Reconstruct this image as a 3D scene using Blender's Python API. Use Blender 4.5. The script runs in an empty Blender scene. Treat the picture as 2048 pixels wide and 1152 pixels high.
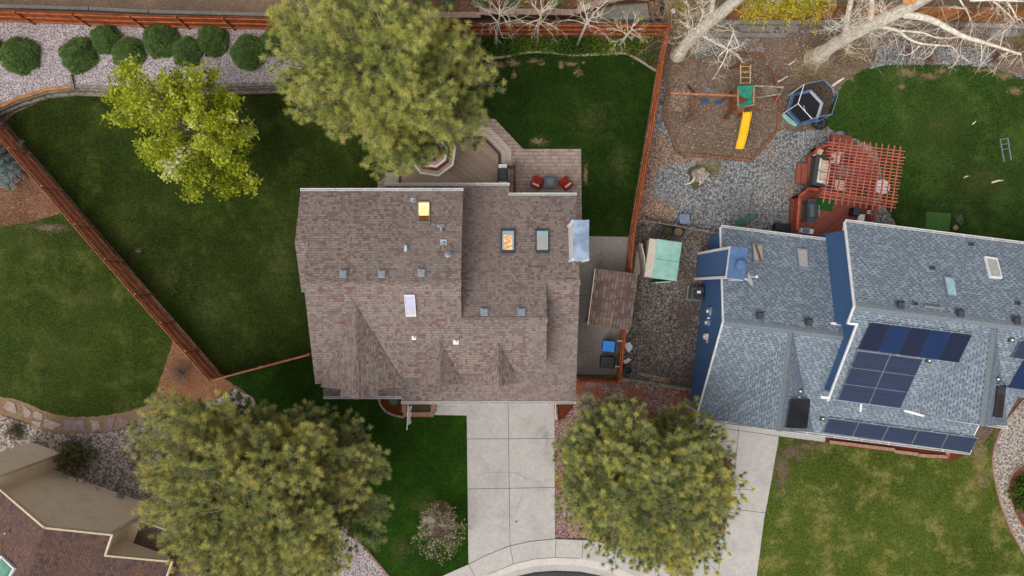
import bpy, bmesh, math, random
import numpy as np
from mathutils import Vector, Matrix
R = math.radians
scn = bpy.context.scene
COL = scn.collection
H = 41.0            # drone height in metres
K = 0.03            # metres of ground per photograph pixel

# ---------------------------------------------------------------- camera
cam = bpy.data.cameras.new('camera'); cam_o = bpy.data.objects.new('camera', cam); COL.objects.link(cam_o)
cam_o.location = (0, 0, H); cam_o.rotation_euler = (0, 0, 0)
cam.sensor_width = 36; cam.lens = 36 * H / (2048 * K); cam.clip_end = 2000
scn.camera = cam_o
# ---------------------------------------------------------------- sky and sun
SUN_EL, SUN_AZ = R(58), R(220)       # azimuth clockwise from north (+Y)
w = bpy.data.worlds.new('World'); scn.world = w; w.use_nodes = True
nt = w.node_tree; bg = nt.nodes['Background']
sky = nt.nodes.new('ShaderNodeTexSky'); sky.sky_type = 'NISHITA'; sky.sun_disc = False
sky.sun_elevation = SUN_EL; sky.sun_rotation = SUN_AZ; sky.air_density = 1.0; sky.dust_density = 5.0; sky.ozone_density = 0.6
hs = nt.nodes.new('ShaderNodeHueSaturation'); hs.inputs['Saturation'].default_value = 0.16
nt.links.new(sky.outputs[0], hs.inputs['Color']); nt.links.new(hs.outputs[0], bg.inputs['Color'])
bg.inputs['Strength'].default_value = 0.14
sl = bpy.data.lights.new('sun', 'SUN'); sl.energy = 0.5; sl.angle = R(60); sl.color = (1.0, 0.97, 0.93)
so = bpy.data.objects.new('sun', sl); COL.objects.link(so)
sd = Vector((math.sin(SUN_AZ) * math.cos(SUN_EL), math.cos(SUN_AZ) * math.cos(SUN_EL), math.sin(SUN_EL)))
so.rotation_euler = sd.to_track_quat('Z', 'Y').to_euler(); so.location = sd * 60
vs = scn.view_settings; vs.view_transform = 'Standard'; vs.look = 'None'; vs.gamma = 1.0; vs.use_curve_mapping = False
vs.exposure = 0.30

# ---------------------------------------------------------------- helpers
def W(u, v, z=0.0):
    s = (H - z) / H
    return Vector(((u - 1024) * K * s, (576 - v) * K * s, z))
def WP(u, v, zf):
    z = 3.0
    for _ in range(25):
        p = W(u, v, z); z = zf(p.x, p.y)
    return W(u, v, z)
def lin(c):
    r = []
    for x in c[:3]:
        x = x / 255.0
        r.append(x / 12.92 if x <= 0.04045 else ((x + 0.055) / 1.055) ** 2.4)
    return (r[0], r[1], r[2], 1.0)

class MB:
    def __init__(s): s.v = []; s.f = []; s.m = []
    def add(s, vs, fs, m=0):
        b = len(s.v); s.v += [tuple(x) for x in vs]; s.f += [[b + i for i in f] for f in fs]; s.m += [m] * len(fs); return s
    def hexa(s, c8, m=0):
        return s.add(c8, [(3, 2, 1, 0), (4, 5, 6, 7), (0, 1, 5, 4), (1, 2, 6, 5), (2, 3, 7, 6), (3, 0, 4, 7)], m)
    def box(s, c, d, rz=0.0, m=0):
        x, y, z = d[0] / 2, d[1] / 2, d[2] / 2; cs, sn = math.cos(rz), math.sin(rz)
        pts = [(-x, -y, -z), (x, -y, -z), (x, y, -z), (-x, y, -z), (-x, -y, z), (x, -y, z), (x, y, z), (-x, y, z)]
        return s.hexa([(c[0] + a * cs - b * sn, c[1] + a * sn + b * cs, c[2] + e) for a, b, e in pts], m)
    def beam(s, p, q, w, h, m=0, up=(0, 0, 1)):
        p = Vector(p); q = Vector(q); d = (q - p).normalized(); u = Vector(up)
        if abs(d.dot(u)) > .98: u = Vector((1, 0, 0))
        a = d.cross(u).normalized() * (w / 2); b = a.cross(d).normalized() * (h / 2)
        return s.hexa([p - a - b, p + a - b, p + a + b, p - a + b, q - a - b, q + a - b, q + a + b, q - a + b], m)
    def tube(s, pts, r, n=6, m=0, cap=True):
        pts = [Vector(p) for p in pts]
        if not isinstance(r, (list, tuple)): r = [r] * len(pts)
        vs = []; prev = None
        for i, p in enumerate(pts):
            d = (pts[min(i + 1, len(pts) - 1)] - pts[max(i - 1, 0)])
            if d.length < 1e-9: d = Vector((0, 0, 1))
            d.normalize()
            if prev is None:
                a = d.cross(Vector((0.31, 0.77, 0.55)))
                if a.length < .05: a = d.cross(Vector((1, 0, 0)))
            else:
                a = prev - d * prev.dot(d)
            a.normalize(); prev = a; b = d.cross(a)
            for k in range(n):
                t = 2 * math.pi * k / n
                vs.append(p + (a * math.cos(t) + b * math.sin(t)) * r[i])
        fs = []
        for i in range(len(pts) - 1):
            for k in range(n):
                fs.append((i * n + k, i * n + (k + 1) % n, (i + 1) * n + (k + 1) % n, (i + 1) * n + k))
        if cap:
            fs.append(tuple(range(n - 1, -1, -1))); fs.append(tuple(range((len(pts) - 1) * n, len(pts) * n)))
        return s.add(vs, fs, m)
    def cyl(s, c, r0, r1, h, n=18, m=0):
        return s.tube([(c[0], c[1], c[2]), (c[0], c[1], c[2] + h)], [r0, r1], n, m)
    def prism(s, poly, z0, z1, m=0):
        n = len(poly); a = sum(poly[i][0] * poly[(i + 1) % n][1] - poly[(i + 1) % n][0] * poly[i][1] for i in range(n))
        if a < 0: poly = poly[::-1]
        vs = [(p[0], p[1], z0) for p in poly] + [(p[0], p[1], z1) for p in poly]
        fs = [tuple(range(n - 1, -1, -1)), tuple(range(n, 2 * n))] + [(i, (i + 1) % n, n + (i + 1) % n, n + i) for i in range(n)]
        return s.add(vs, fs, m)
    def slab(s, poly, t, m=0, mside=None):
        poly = [Vector(p) for p in poly]; n = len(poly)
        a = sum(poly[i].x * poly[(i + 1) % n].y - poly[(i + 1) % n].x * poly[i].y for i in range(n))
        if a < 0: poly = poly[::-1]
        vs = [(p.x, p.y, p.z - t) for p in poly] + list(poly)
        s.add(vs, [tuple(range(n - 1, -1, -1)), tuple(range(n, 2 * n))] + [(i, (i + 1) % n, n + (i + 1) % n, n + i) for i in range(n)], m)
        if mside is not None:
            for k in range(n): s.m[-1 - k] = mside
        return s
    def flat(s, poly, m=0):
        poly = [Vector(p) for p in poly]; n = len(poly)
        a = sum(poly[i].x * poly[(i + 1) % n].y - poly[(i + 1) % n].x * poly[i].y for i in range(n))
        if a < 0: poly = poly[::-1]
        return s.add(poly, [tuple(range(n))], m)
    def exx(s, x0, x1, prof, m=0):
        """profile of (y, z) extruded along x"""
        n = len(prof)
        vs = [(x0, y, z) for y, z in prof] + [(x1, y, z) for y, z in prof]
        fs = [tuple(range(n)), tuple(range(2 * n - 1, n - 1, -1))] + [(i, n + i, n + (i + 1) % n, (i + 1) % n) for i in range(n)]
        return s.add(vs, fs, m)
    def exy(s, y0, y1, prof, m=0):
        n = len(prof)
        vs = [(x, y0, z) for x, z in prof] + [(x, y1, z) for x, z in prof]
        fs = [tuple(range(n)), tuple(range(2 * n - 1, n - 1, -1))] + [(i, n + i, n + (i + 1) % n, (i + 1) % n) for i in range(n)]
        return s.add(vs, fs, m)
    def lathe(s, c, prof, n=20, m=0):
        vs = []; fs = []
        for r, z in prof:
            for k in range(n):
                t = 2 * math.pi * k / n; vs.append((c[0] + r * math.cos(t), c[1] + r * math.sin(t), c[2] + z))
        for i in range(len(prof) - 1):
            for k in range(n):
                fs.append((i * n + k, i * n + (k + 1) % n, (i + 1) * n + (k + 1) % n, (i + 1) * n + k))
        fs.append(tuple(range((len(prof) - 1) * n, len(prof) * n)))
        return s.add(vs, fs, m)
    def xf(s, M, i0=0):
        s.v[i0:] = [tuple(M @ Vector(p)) for p in s.v[i0:]]; return s
    def build_split(s, name, mats, parent=None, local=False):
        par = list(range(len(s.v)))
        def find(i):
            while par[i] != i: par[i] = par[par[i]]; i = par[i]
            return i
        for f in s.f:
            for i in f[1:]: par[find(i)] = find(f[0])
        groups = {}
        for k, f in enumerate(s.f): groups.setdefault(find(f[0]), []).append(k)
        for ks in groups.values():
            ids = sorted({i for k in ks for i in s.f[k]}); mp = {i: j for j, i in enumerate(ids)}; m = MB()
            m.add([s.v[i] for i in ids], [[mp[i] for i in s.f[k]] for k in ks]); m.m = [s.m[k] for k in ks]; m.build(name, mats, parent, local)
    def build(s, name, mats, parent=None, local=False, smooth=False, fix=True, label=None, bevel=0, uvm=True):
        if not isinstance(mats, (list, tuple)): mats = [mats]
        me = bpy.data.meshes.new(name)
        off = Vector((0, 0, 0))
        if parent is not None and not local: off = world_off(parent)
        me.from_pydata([(p[0] - off[0], p[1] - off[1], p[2] - off[2]) for p in s.v], [], s.f)
        for m in mats: me.materials.append(m)
        me.polygons.foreach_set('material_index', s.m)
        if fix:
            bm = bmesh.new(); bm.from_mesh(me); bmesh.ops.recalc_face_normals(bm, faces=bm.faces); bm.to_mesh(me); bm.free()
        if smooth: me.polygons.foreach_set('use_smooth', [True] * len(me.polygons))
        if uvm: set_uv(me, off)
        o = bpy.data.objects.new(name, me); COL.objects.link(o)
        if parent is not None: o.parent = parent
        if label: o['label'] = label
        if bevel:
            bv = o.modifiers.new('bevel', 'BEVEL'); bv.width = bevel; bv.segments = 2; bv.limit_method = 'ANGLE'
        return o

def world_off(p):
    v = Vector((0, 0, 0))
    while p is not None: v = v + Vector(p.location); p = p.parent
    return v
def set_uv(me, off):
    ul = me.uv_layers.new(name='UVMap'); data = np.empty(len(me.loops) * 2, dtype=np.float32); Z = Vector((0, 0, 1))
    vv = me.vertices
    for p in me.polygons:
        n = p.normal
        if abs(n.z) > .9995 or n.length < .5: e = Vector((1, 0, 0)); f = Vector((0, 1, 0))
        else:
            e = Z.cross(n).normalized(); f = n.cross(e)
        for li in p.loop_indices:
            q = vv[me.loops[li].vertex_index].co + off
            data[2 * li] = q.dot(e); data[2 * li + 1] = q.dot(f)
    ul.data.foreach_set('uv', data)

def tag(o, label, cat, group=None):
    o['label'] = label; o['category'] = cat
    if group: o['group'] = group
    return o
def thing(name, label, cat, loc=(0, 0, 0), rz=0.0, group=None):
    o = bpy.data.objects.new(name, None); COL.objects.link(o); o.location = loc; o.rotation_euler = (0, 0, rz)
    o.empty_display_size = .3
    return tag(o, label, cat, group)
def dup(root, loc, rz, label, scale=None):
    r = root.copy(); COL.objects.link(r); r.location = loc; r.rotation_euler = (0, 0, rz); r['label'] = label
    if scale: r.scale = scale
    for ch in list(root.children):
        c = ch.copy(); COL.objects.link(c); c.parent = r
        for g in list(ch.children):
            d = g.copy(); COL.objects.link(d); d.parent = c
    return r
def jit(poly, amp, step, seed=1, closed=True):
    """roughen the outline of a pixel polygon: natural bed edges"""
    rg = random.Random(seed); out = []; n = len(poly)
    for i in range(n if closed else n - 1):
        a = poly[i]; b = poly[(i + 1) % n]; L = math.hypot(b[0] - a[0], b[1] - a[1]); k = max(1, int(L / step))
        for j in range(k):
            t = j / k; m = amp if j else amp * .4
            out.append((a[0] + (b[0] - a[0]) * t + rg.uniform(-m, m), a[1] + (b[1] - a[1]) * t + rg.uniform(-m, m)))
    return out
def smooth_poly(pts, n=2, closed=False):
    for _ in range(n):
        q = []; N = len(pts)
        if not closed: q.append(pts[0])
        for i in range(N if closed else N - 1):
            a = pts[i]; b = pts[(i + 1) % N]
            q.append(tuple(a[k] * .75 + b[k] * .25 for k in range(len(a)))); q.append(tuple(a[k] * .25 + b[k] * .75 for k in range(len(a))))
        if not closed: q.append(pts[-1])
        pts = q
    return pts
SHEETS = [0]
def sheet(name, poly, level, mat, amp=0, step=6, z=None, seed=1):
    if amp: poly = jit(poly, amp, step, seed)
    SHEETS[0] += 1
    zz = level * .007 + SHEETS[0] * .00008 if z is None else z      # every sheet on a level of its own
    o = MB().flat([W(u, v, zz) for u, v in poly]).build(name, mat, fix=False); o['kind'] = 'structure'; return o
def block(name, poly, z0, z1, mat, amp=0, step=6, seed=1):
    if amp: poly = jit(poly, amp, step, seed)
    o = MB().prism([W(u, v, z1)[:2] for u, v in poly], z0, z1).build(name, mat); o['kind'] = 'structure'; return o

# ---------------------------------------------------------------- materials
class NT:
    def __init__(s, name):
        s.mat = bpy.data.materials.new(name); s.mat.use_nodes = True; s.t = s.mat.node_tree; s.b = s.t.nodes['Principled BSDF']
        s.tc = s.t.nodes.new('ShaderNodeTexCoord')
    def nd(s, typ, **props):
        n = s.t.nodes.new(typ)
        for k, v in props.items(): setattr(n, k, v)
        return n
    def put(s, sock, val):
        if isinstance(val, bpy.types.NodeSocket): s.t.links.new(val, sock)
        elif val is not None: sock.default_value = val
    def vec(s, kind='Object', scale=(1, 1, 1), rot=(0, 0, 0), loc=(0, 0, 0)):
        n = s.nd('ShaderNodeMapping'); s.t.links.new(s.tc.outputs[kind], n.inputs['Vector'])
        n.inputs['Scale'].default_value = scale; n.inputs['Rotation'].default_value = rot; n.inputs['Location'].default_value = loc
        return n.outputs[0]
    def noise(s, scale, detail=4, rough=.6, vec=None, dist=0):
        n = s.nd('ShaderNodeTexNoise'); n.inputs['Scale'].default_value = scale; n.inputs['Detail'].default_value = detail
        n.inputs['Roughness'].default_value = rough; n.inputs['Distortion'].default_value = dist
        s.t.links.new(vec if vec is not None else s.tc.outputs['Object'], n.inputs['Vector']); return n.outputs[0]
    def voro(s, scale, vec=None, feature='F1', rand=1.0):
        n = s.nd('ShaderNodeTexVoronoi', feature=feature); n.inputs['Scale'].default_value = scale; n.inputs['Randomness'].default_value = rand
        s.t.links.new(vec if vec is not None else s.tc.outputs['Object'], n.inputs['Vector']); return n
    def ramp(s, fac, stops, interp='LINEAR'):
        n = s.nd('ShaderNodeValToRGB'); n.color_ramp.interpolation = interp; el = n.color_ramp.elements
        while len(el) < len(stops): el.new(0.5)
        for e, (p, c) in zip(el, stops):
            e.position = p; e.color = c if len(c) == 4 else lin(c)
        s.t.links.new(fac, n.inputs[0]); return n.outputs[0]
    def mask(s, fac, a, b):
        n = s.nd('ShaderNodeMapRange'); n.interpolation_type = 'SMOOTHSTEP'; s.put(n.inputs[0], fac); n.inputs[1].default_value = a; n.inputs[2].default_value = b
        return n.outputs[0]
    def mix(s, fac, a, b, blend='MIX'):
        n = s.nd('ShaderNodeMix', data_type='RGBA', blend_type=blend)
        s.put(n.inputs[0], fac)
        s.put(n.inputs[6], lin(a) if isinstance(a, tuple) and len(a) == 3 else a)
        s.put(n.inputs[7], lin(b) if isinstance(b, tuple) and len(b) == 3 else b)
        return n.outputs[2]
    def math(s, op, a, b=None, c=None):
        n = s.nd('ShaderNodeMath', operation=op); s.put(n.inputs[0], a); s.put(n.inputs[1], b)
        if c is not None: s.put(n.inputs[2], c)
        return n.outputs[0]
    def sep(s, vec):
        n = s.nd('ShaderNodeSeparateXYZ'); s.t.links.new(vec, n.inputs[0]); return n.outputs
    def comb(s, x, y, z=0.0):
        n = s.nd('ShaderNodeCombineXYZ'); s.put(n.inputs[0], x); s.put(n.inputs[1], y); s.put(n.inputs[2], z); return n.outputs[0]
    def brick(s, vec, bw, rh, mortar=.01, offset=.5, smooth=.1):
        n = s.nd('ShaderNodeTexBrick'); n.offset = offset; n.inputs['Color1'].default_value = (0, 0, 0, 1); n.inputs['Color2'].default_value = (1, 1, 1, 1)
        n.inputs['Mortar'].default_value = (.5, .5, .5, 1); n.inputs['Scale'].default_value = 1.0; n.inputs['Mortar Size'].default_value = mortar
        n.inputs['Mortar Smooth'].default_value = smooth; n.inputs['Brick Width'].default_value = bw; n.inputs['Row Height'].default_value = rh
        s.t.links.new(vec, n.inputs['Vector']); return n.outputs[0], n.outputs[1]
    def done(s, col, rough=.85, height=None, bump=.3, dist=.02, metal=0.0, spec=.3, **kw):
        b = s.b
        s.put(b.inputs['Base Color'], lin(col) if isinstance(col, tuple) and len(col) == 3 else col)
        s.put(b.inputs['Roughness'], rough); s.put(b.inputs['Metallic'], metal); s.put(b.inputs['Specular IOR Level'], spec)
        if height is not None:
            n = s.nd('ShaderNodeBump'); n.inputs['Strength'].default_value = bump; n.inputs['Distance'].default_value = dist
            s.t.links.new(height, n.inputs['Height']); s.t.links.new(n.outputs[0], b.inputs['Normal'])
        return s.mat

def m_plain(name, col, rough=.6, var=.12, scale=6.0, metal=0.0, spec=.4, kind='Object'):
    n = NT(name); v = n.vec(kind)
    f = n.noise(scale, 5, .65, v); g = n.noise(scale * .17, 3, .5, v)
    a = tuple(max(0, x * (1 - var)) for x in col); b = tuple(min(255, x * (1 + var)) for x in col)
    c = n.mix(n.mask(f, .3, .7), a, b); c = n.mix(n.math('MULTIPLY', n.mask(g, .5, .75), .25), c, tuple(x * .72 for x in col))
    return n.done(c, rough, f, .12, .01, metal, spec)
def m_lawn(name, dark, mid, light, dry, dry_at=(.62, .72), seed=0.0, stripe=0.0, stripe_rot=0.0):
    n = NT(name); v = n.vec('Object', loc=(seed * 13.7, seed * 7.1, 0))
    big = n.noise(.16, 3, .5, v); medn = n.noise(.55, 7, .68, v, .1); fine = n.noise(9.0, 6, .75, v); vf = n.noise(38.0, 3, .7, v)
    c = n.mix(n.mask(big, .32, .66), dark, mid)
    c = n.mix(n.math('MULTIPLY', n.mask(medn, .43, .66), .8), c, light)
    if stripe:
        sv = n.vec('Object', rot=(0, 0, stripe_rot)); x = n.sep(sv)
        wv = n.math('SINE', n.math('MULTIPLY', x[1], 2 * math.pi / .95))
        c = n.mix(n.math('MULTIPLY_ADD', wv, stripe * .5, stripe * .5), c, tuple(q * .62 for q in mid))
    dm = n.noise(.55, 8, .74, v, .1)
    c = n.mix(n.math('MULTIPLY', n.mask(dm, *dry_at), .85), c, dry)
    sp = n.mask(fine, .30, .72)
    c = n.mix(sp, n.mix(.68, c, tuple(q * .42 for q in dark)), n.mix(.42, c, light))
    c = n.mix(n.math('MULTIPLY', n.mask(vf, .45, .75), .35), c, n.mix(.5, c, light))
    return n.done(c, .9, n.math('ADD', fine, vf), .6, .04, 0, .1)
def m_gravel(name, palette, scale=11.0, dirt=(80, 66, 56), dirt_amt=.5, litter=None, lit_at=(.5, .62), seed=0.0):
    n = NT(name); v = n.vec('Object', loc=(seed * 9.1, seed * 5.3, 0))
    vo = n.voro(scale, v); vo2 = n.voro(scale * 2.3, v)
    stops = [(i / max(1, len(palette) - 1), c) for i, c in enumerate(palette)]
    c = n.ramp(n.sep(vo.outputs['Color'])[0], stops); c2 = n.ramp(n.sep(vo2.outputs['Color'])[1], stops)
    edge = n.mask(vo.outputs['Distance'], .38 , .74)
    c = n.mix(.4, c, c2)
    c = n.mix(n.math('MULTIPLY', edge, .72), c, tuple(q * .5 for q in dirt))
    big = n.noise(.5, 5, .65, v)
    c = n.mix(n.math('MULTIPLY', n.mask(big, .45, .68), dirt_amt), c, dirt)
    if litter:
        lm = n.noise(.33, 6, .7, n.vec('Object', loc=(3 + seed, 1, 0)), .6); lv = n.voro(8.5, v); lc = n.ramp(n.sep(lv.outputs['Color'])[2], [(i / (len(litter) - 1), q) for i, q in enumerate(litter)])
        c = n.mix(n.math('MULTIPLY', n.mask(lm, *lit_at), .8), c, lc)
    return n.done(c, .9, vo.outputs['Distance'], .5, -.03, 0, .15)
def m_soil(name, palette, scale=7.0, litter=None, amt=.6, seed=0.0):
    n = NT(name); v = n.vec('Object', loc=(seed * 4.1, seed * 3.3, 0))
    f = n.noise(scale, 8, .78, v, .3); g = n.noise(.45, 5, .6, v)
    k = len(palette)
    c = n.ramp(n.math('MULTIPLY_ADD', g, .55, n.math('MULTIPLY', f, .55)), [(.28 + .5 * i / (k - 1), q) for i, q in enumerate(palette)])
    h = f
    if litter:
        vo = n.voro(13.0, n.vec('Object', scale=(1, 1.6, 1), rot=(0, 0, .6))); r = n.sep(vo.outputs['Color'])
        lc = n.ramp(r[0], [(i / (len(litter) - 1), q) for i, q in enumerate(litter)])
        c = n.mix(n.math('MULTIPLY', n.mask(n.math('ADD', r[1], n.math('MULTIPLY', g, .9)), .75, 1.15), amt), c, lc)
    return n.done(c, .95, h, .5, .05, 0, .1)
def m_concrete(name, col, var=.10, stain=.35, seed=0.0):
    n = NT(name); v = n.vec('Object', loc=(seed * 3, seed * 5, 0))
    f = n.noise(5.5, 6, .7, v); g = n.noise(.5, 5, .6, v, .5); h = n.noise(24, 3, .7, v)
    c = n.mix(n.mask(f, .25, .75), tuple(q * (1 - var) for q in col), tuple(min(255, q * (1 + var * .6)) for q in col))
    c = n.mix(n.math('MULTIPLY', n.mask(g, .46, .72), stain), c, tuple(q * t for q, t in zip(col, (.78, .77, .76))))
    c = n.mix(n.math('MULTIPLY', n.mask(h, .5, .75), .12), c, tuple(q * .6 for q in col))
    return n.done(c, .88, f, .1, .01, 0, .25)
def m_shingle(name, palette, bw=.33, rh=.135, line=(.55), weather=.25, light=None):
    n = NT(name); uv = n.vec('UV'); 
    x = n.sep(uv)
    t1, f1 = n.brick(uv, bw, rh, .006, .43); uv2 = n.vec('UV', loc=(.17, rh * 3, 0)); t2, f2 = n.brick(uv2, bw * .55, rh, .004, .37)
    uv3 = n.vec('UV', loc=(.6, rh * 7, 0)); t3, f3 = n.brick(uv3, bw * 2.1, rh * 2, .0, .31)
    r = n.math('MULTIPLY_ADD', t1, .5, n.math('MULTIPLY_ADD', t2, .3, n.math('MULTIPLY', t3, .2)))
    k = len(palette)
    c = n.ramp(r, [(.12 + .76 * i / k, q) for i, q in enumerate(palette)], 'CONSTANT')
    row = n.math('FRACT', n.math('DIVIDE', x[1], rh))
    # painted row shadow: a darker line along the lower edge of each course
    c = n.mix(n.math('MULTIPLY', n.math('LESS_THAN', row, .20), n.math('MULTIPLY_ADD', t2, .5, .25)), c, tuple(q * .55 for q in palette[0]))
    g = n.noise(.35, 5, .6); g2 = n.noise(30, 3, .7); st = n.noise(1.0, 5, .65, n.vec('UV', scale=(2.6, .22, 1))); g3 = n.noise(.14, 3, .5)
    c = n.mix(n.math('MULTIPLY', n.mask(g, .45, .7), weather), c, tuple(q * .80 for q in palette[1]))
    c = n.mix(n.math('MULTIPLY', n.mask(st, .50, .72), weather * 1.1), c, tuple(q * .74 for q in palette[0])); c = n.mix(n.math('MULTIPLY', n.mask(g3, .45, .62), weather * .8), c, tuple(min(255, q * 1.10) for q in palette[2]))
    c = n.mix(n.math('MULTIPLY', n.mask(g2, .4, .7), .14), c, tuple(q * .55 for q in palette[0]))
    return n.done(c, .92, n.math('ADD', row, n.math('MULTIPLY', t2, .6)), .35, .015, 0, .15)
def m_tabs(name, base, dark, alt, pitch=.29, rh=.14):
    n = NT(name); uv = n.vec('UV'); x = n.sep(uv)
    rowi = n.math('FLOOR', n.math('DIVIDE', x[1], rh)); row = n.math('FRACT', n.math('DIVIDE', x[1], rh))
    sh = n.math('MULTIPLY', rowi, .382); cu = n.math('ADD', n.math('DIVIDE', x[0], pitch), sh); fu = n.math('FRACT', cu); ci = n.math('FLOOR', cu)
    wn = n.nd('ShaderNodeTexWhiteNoise', noise_dimensions='2D'); n.t.links.new(n.comb(ci, rowi), wn.inputs['Vector'])
    wn2 = n.nd('ShaderNodeTexWhiteNoise', noise_dimensions='2D'); n.t.links.new(n.comb(n.math('FLOOR', n.math('MULTIPLY', cu, 2.0)), n.math('ADD', rowi, 31.0)), wn2.inputs['Vector'])
    c = n.ramp(wn2.outputs[0], [(0, base), (.4, tuple(q * .93 for q in base)), (.7, alt), (1, tuple(q * 1.06 for q in alt))])
    wdt = n.math('MULTIPLY_ADD', wn.outputs[0], .34, .24)
    dash = n.math('MULTIPLY', n.math('LESS_THAN', fu, wdt), n.math('LESS_THAN', row, .36))
    c = n.mix(n.math('MULTIPLY', dash, .85), c, dark)
    c = n.mix(n.math('MULTIPLY', n.math('LESS_THAN', row, .13), .22), c, dark)
    g = n.noise(.4, 5, .6); g2 = n.noise(28, 3, .7); st = n.noise(1.0, 5, .65, n.vec('UV', scale=(2.2, .2, 1)))
    c = n.mix(n.math('MULTIPLY', n.mask(st, .50, .72), .22), c, tuple(q * .80 for q in base))
    c = n.mix(n.math('MULTIPLY', n.mask(g, .45, .7), .25), c, tuple(q * .84 for q in base))
    c = n.mix(n.math('MULTIPLY', n.mask(g2, .4, .7), .12), c, dark)
    return n.done(c, .92, row, .25, .012, 0, .15)
def m_boards(name, palette, bw, length=3.6, kind='UV', rot=0.0, gap=.008, gapc=(30, 22, 18), grain=.35, rough=.75):
    n = NT(name); v = n.vec(kind, rot=(0, 0, rot)); t, f = n.brick(v, length, bw, gap, .37)
    k = len(palette); c = n.ramp(t, [(i / max(1, k - 1), q) for i, q in enumerate(palette)])
    g = n.noise(1.0, 6, .7, n.vec(kind, scale=(1.2, 22, 6), rot=(0, 0, rot)))
    c = n.mix(n.math('MULTIPLY', n.mask(g, .42, .72), grain), c, tuple(q * .6 for q in palette[0]))
    c = n.mix(f, c, gapc)
    return n.done(c, rough, n.math('SUBTRACT', g, f), .25, .01, 0, .3)
def m_wood(name, col, var=.3, sc=(2, 2, 9), rough=.75):
    n = NT(name); g = n.noise(2.0, 7, .72, n.vec('Object', scale=sc)); h = n.noise(1.1, 4, .6)
    c = n.mix(n.mask(g, .3, .72), tuple(q * (1 - var) for q in col), tuple(min(255, q * (1 + var * .6)) for q in col))
    c = n.mix(n.math('MULTIPLY', n.mask(h, .45, .7), .35), c, tuple(q * .62 for q in col))
    return n.done(c, rough, g, .25, .01, 0, .25)
def m_leaf(name, stops, trans=.40, rough=.6):
    n = NT(name); at = n.nd('ShaderNodeAttribute', attribute_name='tint')
    c = n.ramp(at.outputs['Fac'], stops); n.done(c, rough, spec=.2)
    tr = n.nd('ShaderNodeBsdfTranslucent'); n.t.links.new(c, tr.inputs['Color'])
    mx = n.nd('ShaderNodeMixShader'); mx.inputs[0].default_value = trans
    out = n.t.nodes['Material Output']; n.t.links.new(n.b.outputs[0], mx.inputs[1]); n.t.links.new(tr.outputs[0], mx.inputs[2]); n.t.links.new(mx.outputs[0], out.inputs['Surface'])
    return n.mat
def m_patch(name, col, alt, seed):
    n = NT(name); x = n.sep(n.vec('Object')); geo = n.nd('ShaderNodeNewGeometry'); f = n.noise(1.5, 8, .72, geo.outputs['Position']); h = n.noise(16, 5, .7, geo.outputs['Position'])
    r = n.math('SQRT', n.math('ADD', n.math('MULTIPLY', x[0], x[0]), n.math('MULTIPLY', x[1], x[1])))
    h2 = n.noise(6, 8, .78, geo.outputs['Position']); n.done(n.mix(n.mask(h, .35, .65), col, alt), .95, h, .4, .03, 0, .1)
    k = n.math('ADD', n.math('MULTIPLY_ADD', r, -.55, .52), n.math('ADD', n.math('MULTIPLY_ADD', h2, 1.5, -.75), n.math('MULTIPLY_ADD', f, .9, -.45)))
    n.put(n.b.inputs['Alpha'], n.math('MULTIPLY', n.mask(k, .02, .02 + seed), .8)); return n.mat
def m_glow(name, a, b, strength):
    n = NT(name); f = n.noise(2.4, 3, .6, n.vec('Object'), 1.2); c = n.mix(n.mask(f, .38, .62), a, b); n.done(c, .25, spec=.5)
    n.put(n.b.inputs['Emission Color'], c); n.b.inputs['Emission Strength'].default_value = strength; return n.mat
def m_net(name, col, alpha):
    n = NT(name); n.done(col, .7); n.b.inputs['Alpha'].default_value = alpha; return n.mat

# ---------------------------------------------------------------- foliage builders
def np_mesh(name, V, F, mat, tint=None, parent=None, smooth=False):
    me = bpy.data.meshes.new(name); n = F.shape[1]
    V = V - np.array(world_off(parent)) if parent is not None else V
    me.vertices.add(len(V)); me.vertices.foreach_set('co', np.ascontiguousarray(V, dtype=np.float32).ravel())
    me.loops.add(F.size); me.loops.foreach_set('vertex_index', np.ascontiguousarray(F, dtype=np.int32).ravel())
    me.polygons.add(len(F)); me.polygons.foreach_set('loop_start', np.arange(0, F.size, n, dtype=np.int32))
    me.update(calc_edges=True)
    if tint is not None:
        a = me.attributes.new('tint', 'FLOAT', 'POINT'); a.data.foreach_set('value', np.ascontiguousarray(tint, dtype=np.float32))
    me.materials.append(mat); me.validate()
    o = bpy.data.objects.new(name, me); COL.objects.link(o)
    if parent is not None: o.parent = parent
    return o
def unit(a): return a / np.maximum(np.linalg.norm(a, axis=1, keepdims=True), 1e-9)
def needles(C, A, T, N, L, wd, rg, th=(.1, 1.9), jit_t=.12):
    M = len(C); c = np.repeat(C, N, 0); a = unit(np.repeat(A, N, 0)); t = np.repeat(T, N)
    r = rg.normal(size=(M * N, 3)); p = unit(r - (r * a).sum(1, keepdims=True) * a)
    q = rg.uniform(th[0], th[1], (M * N, 1)); d = a * np.cos(q) + p * np.sin(q)
    ln = L * rg.uniform(.78, 1.06, (M * N, 1)); b = c + a * rg.uniform(-.45, .15, (M * N, 1)) * L
    s = unit(np.cross(d, rg.normal(size=(M * N, 3)))) * wd
    V = np.stack([b + s, b - s, b + d * ln], 1).reshape(-1, 3)
    F = np.arange(M * N * 3).reshape(-1, 3)
    tt = np.repeat(np.clip(t + rg.normal(0, jit_t, M * N), 0, 1), 3)
    return V, F, tt
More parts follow.
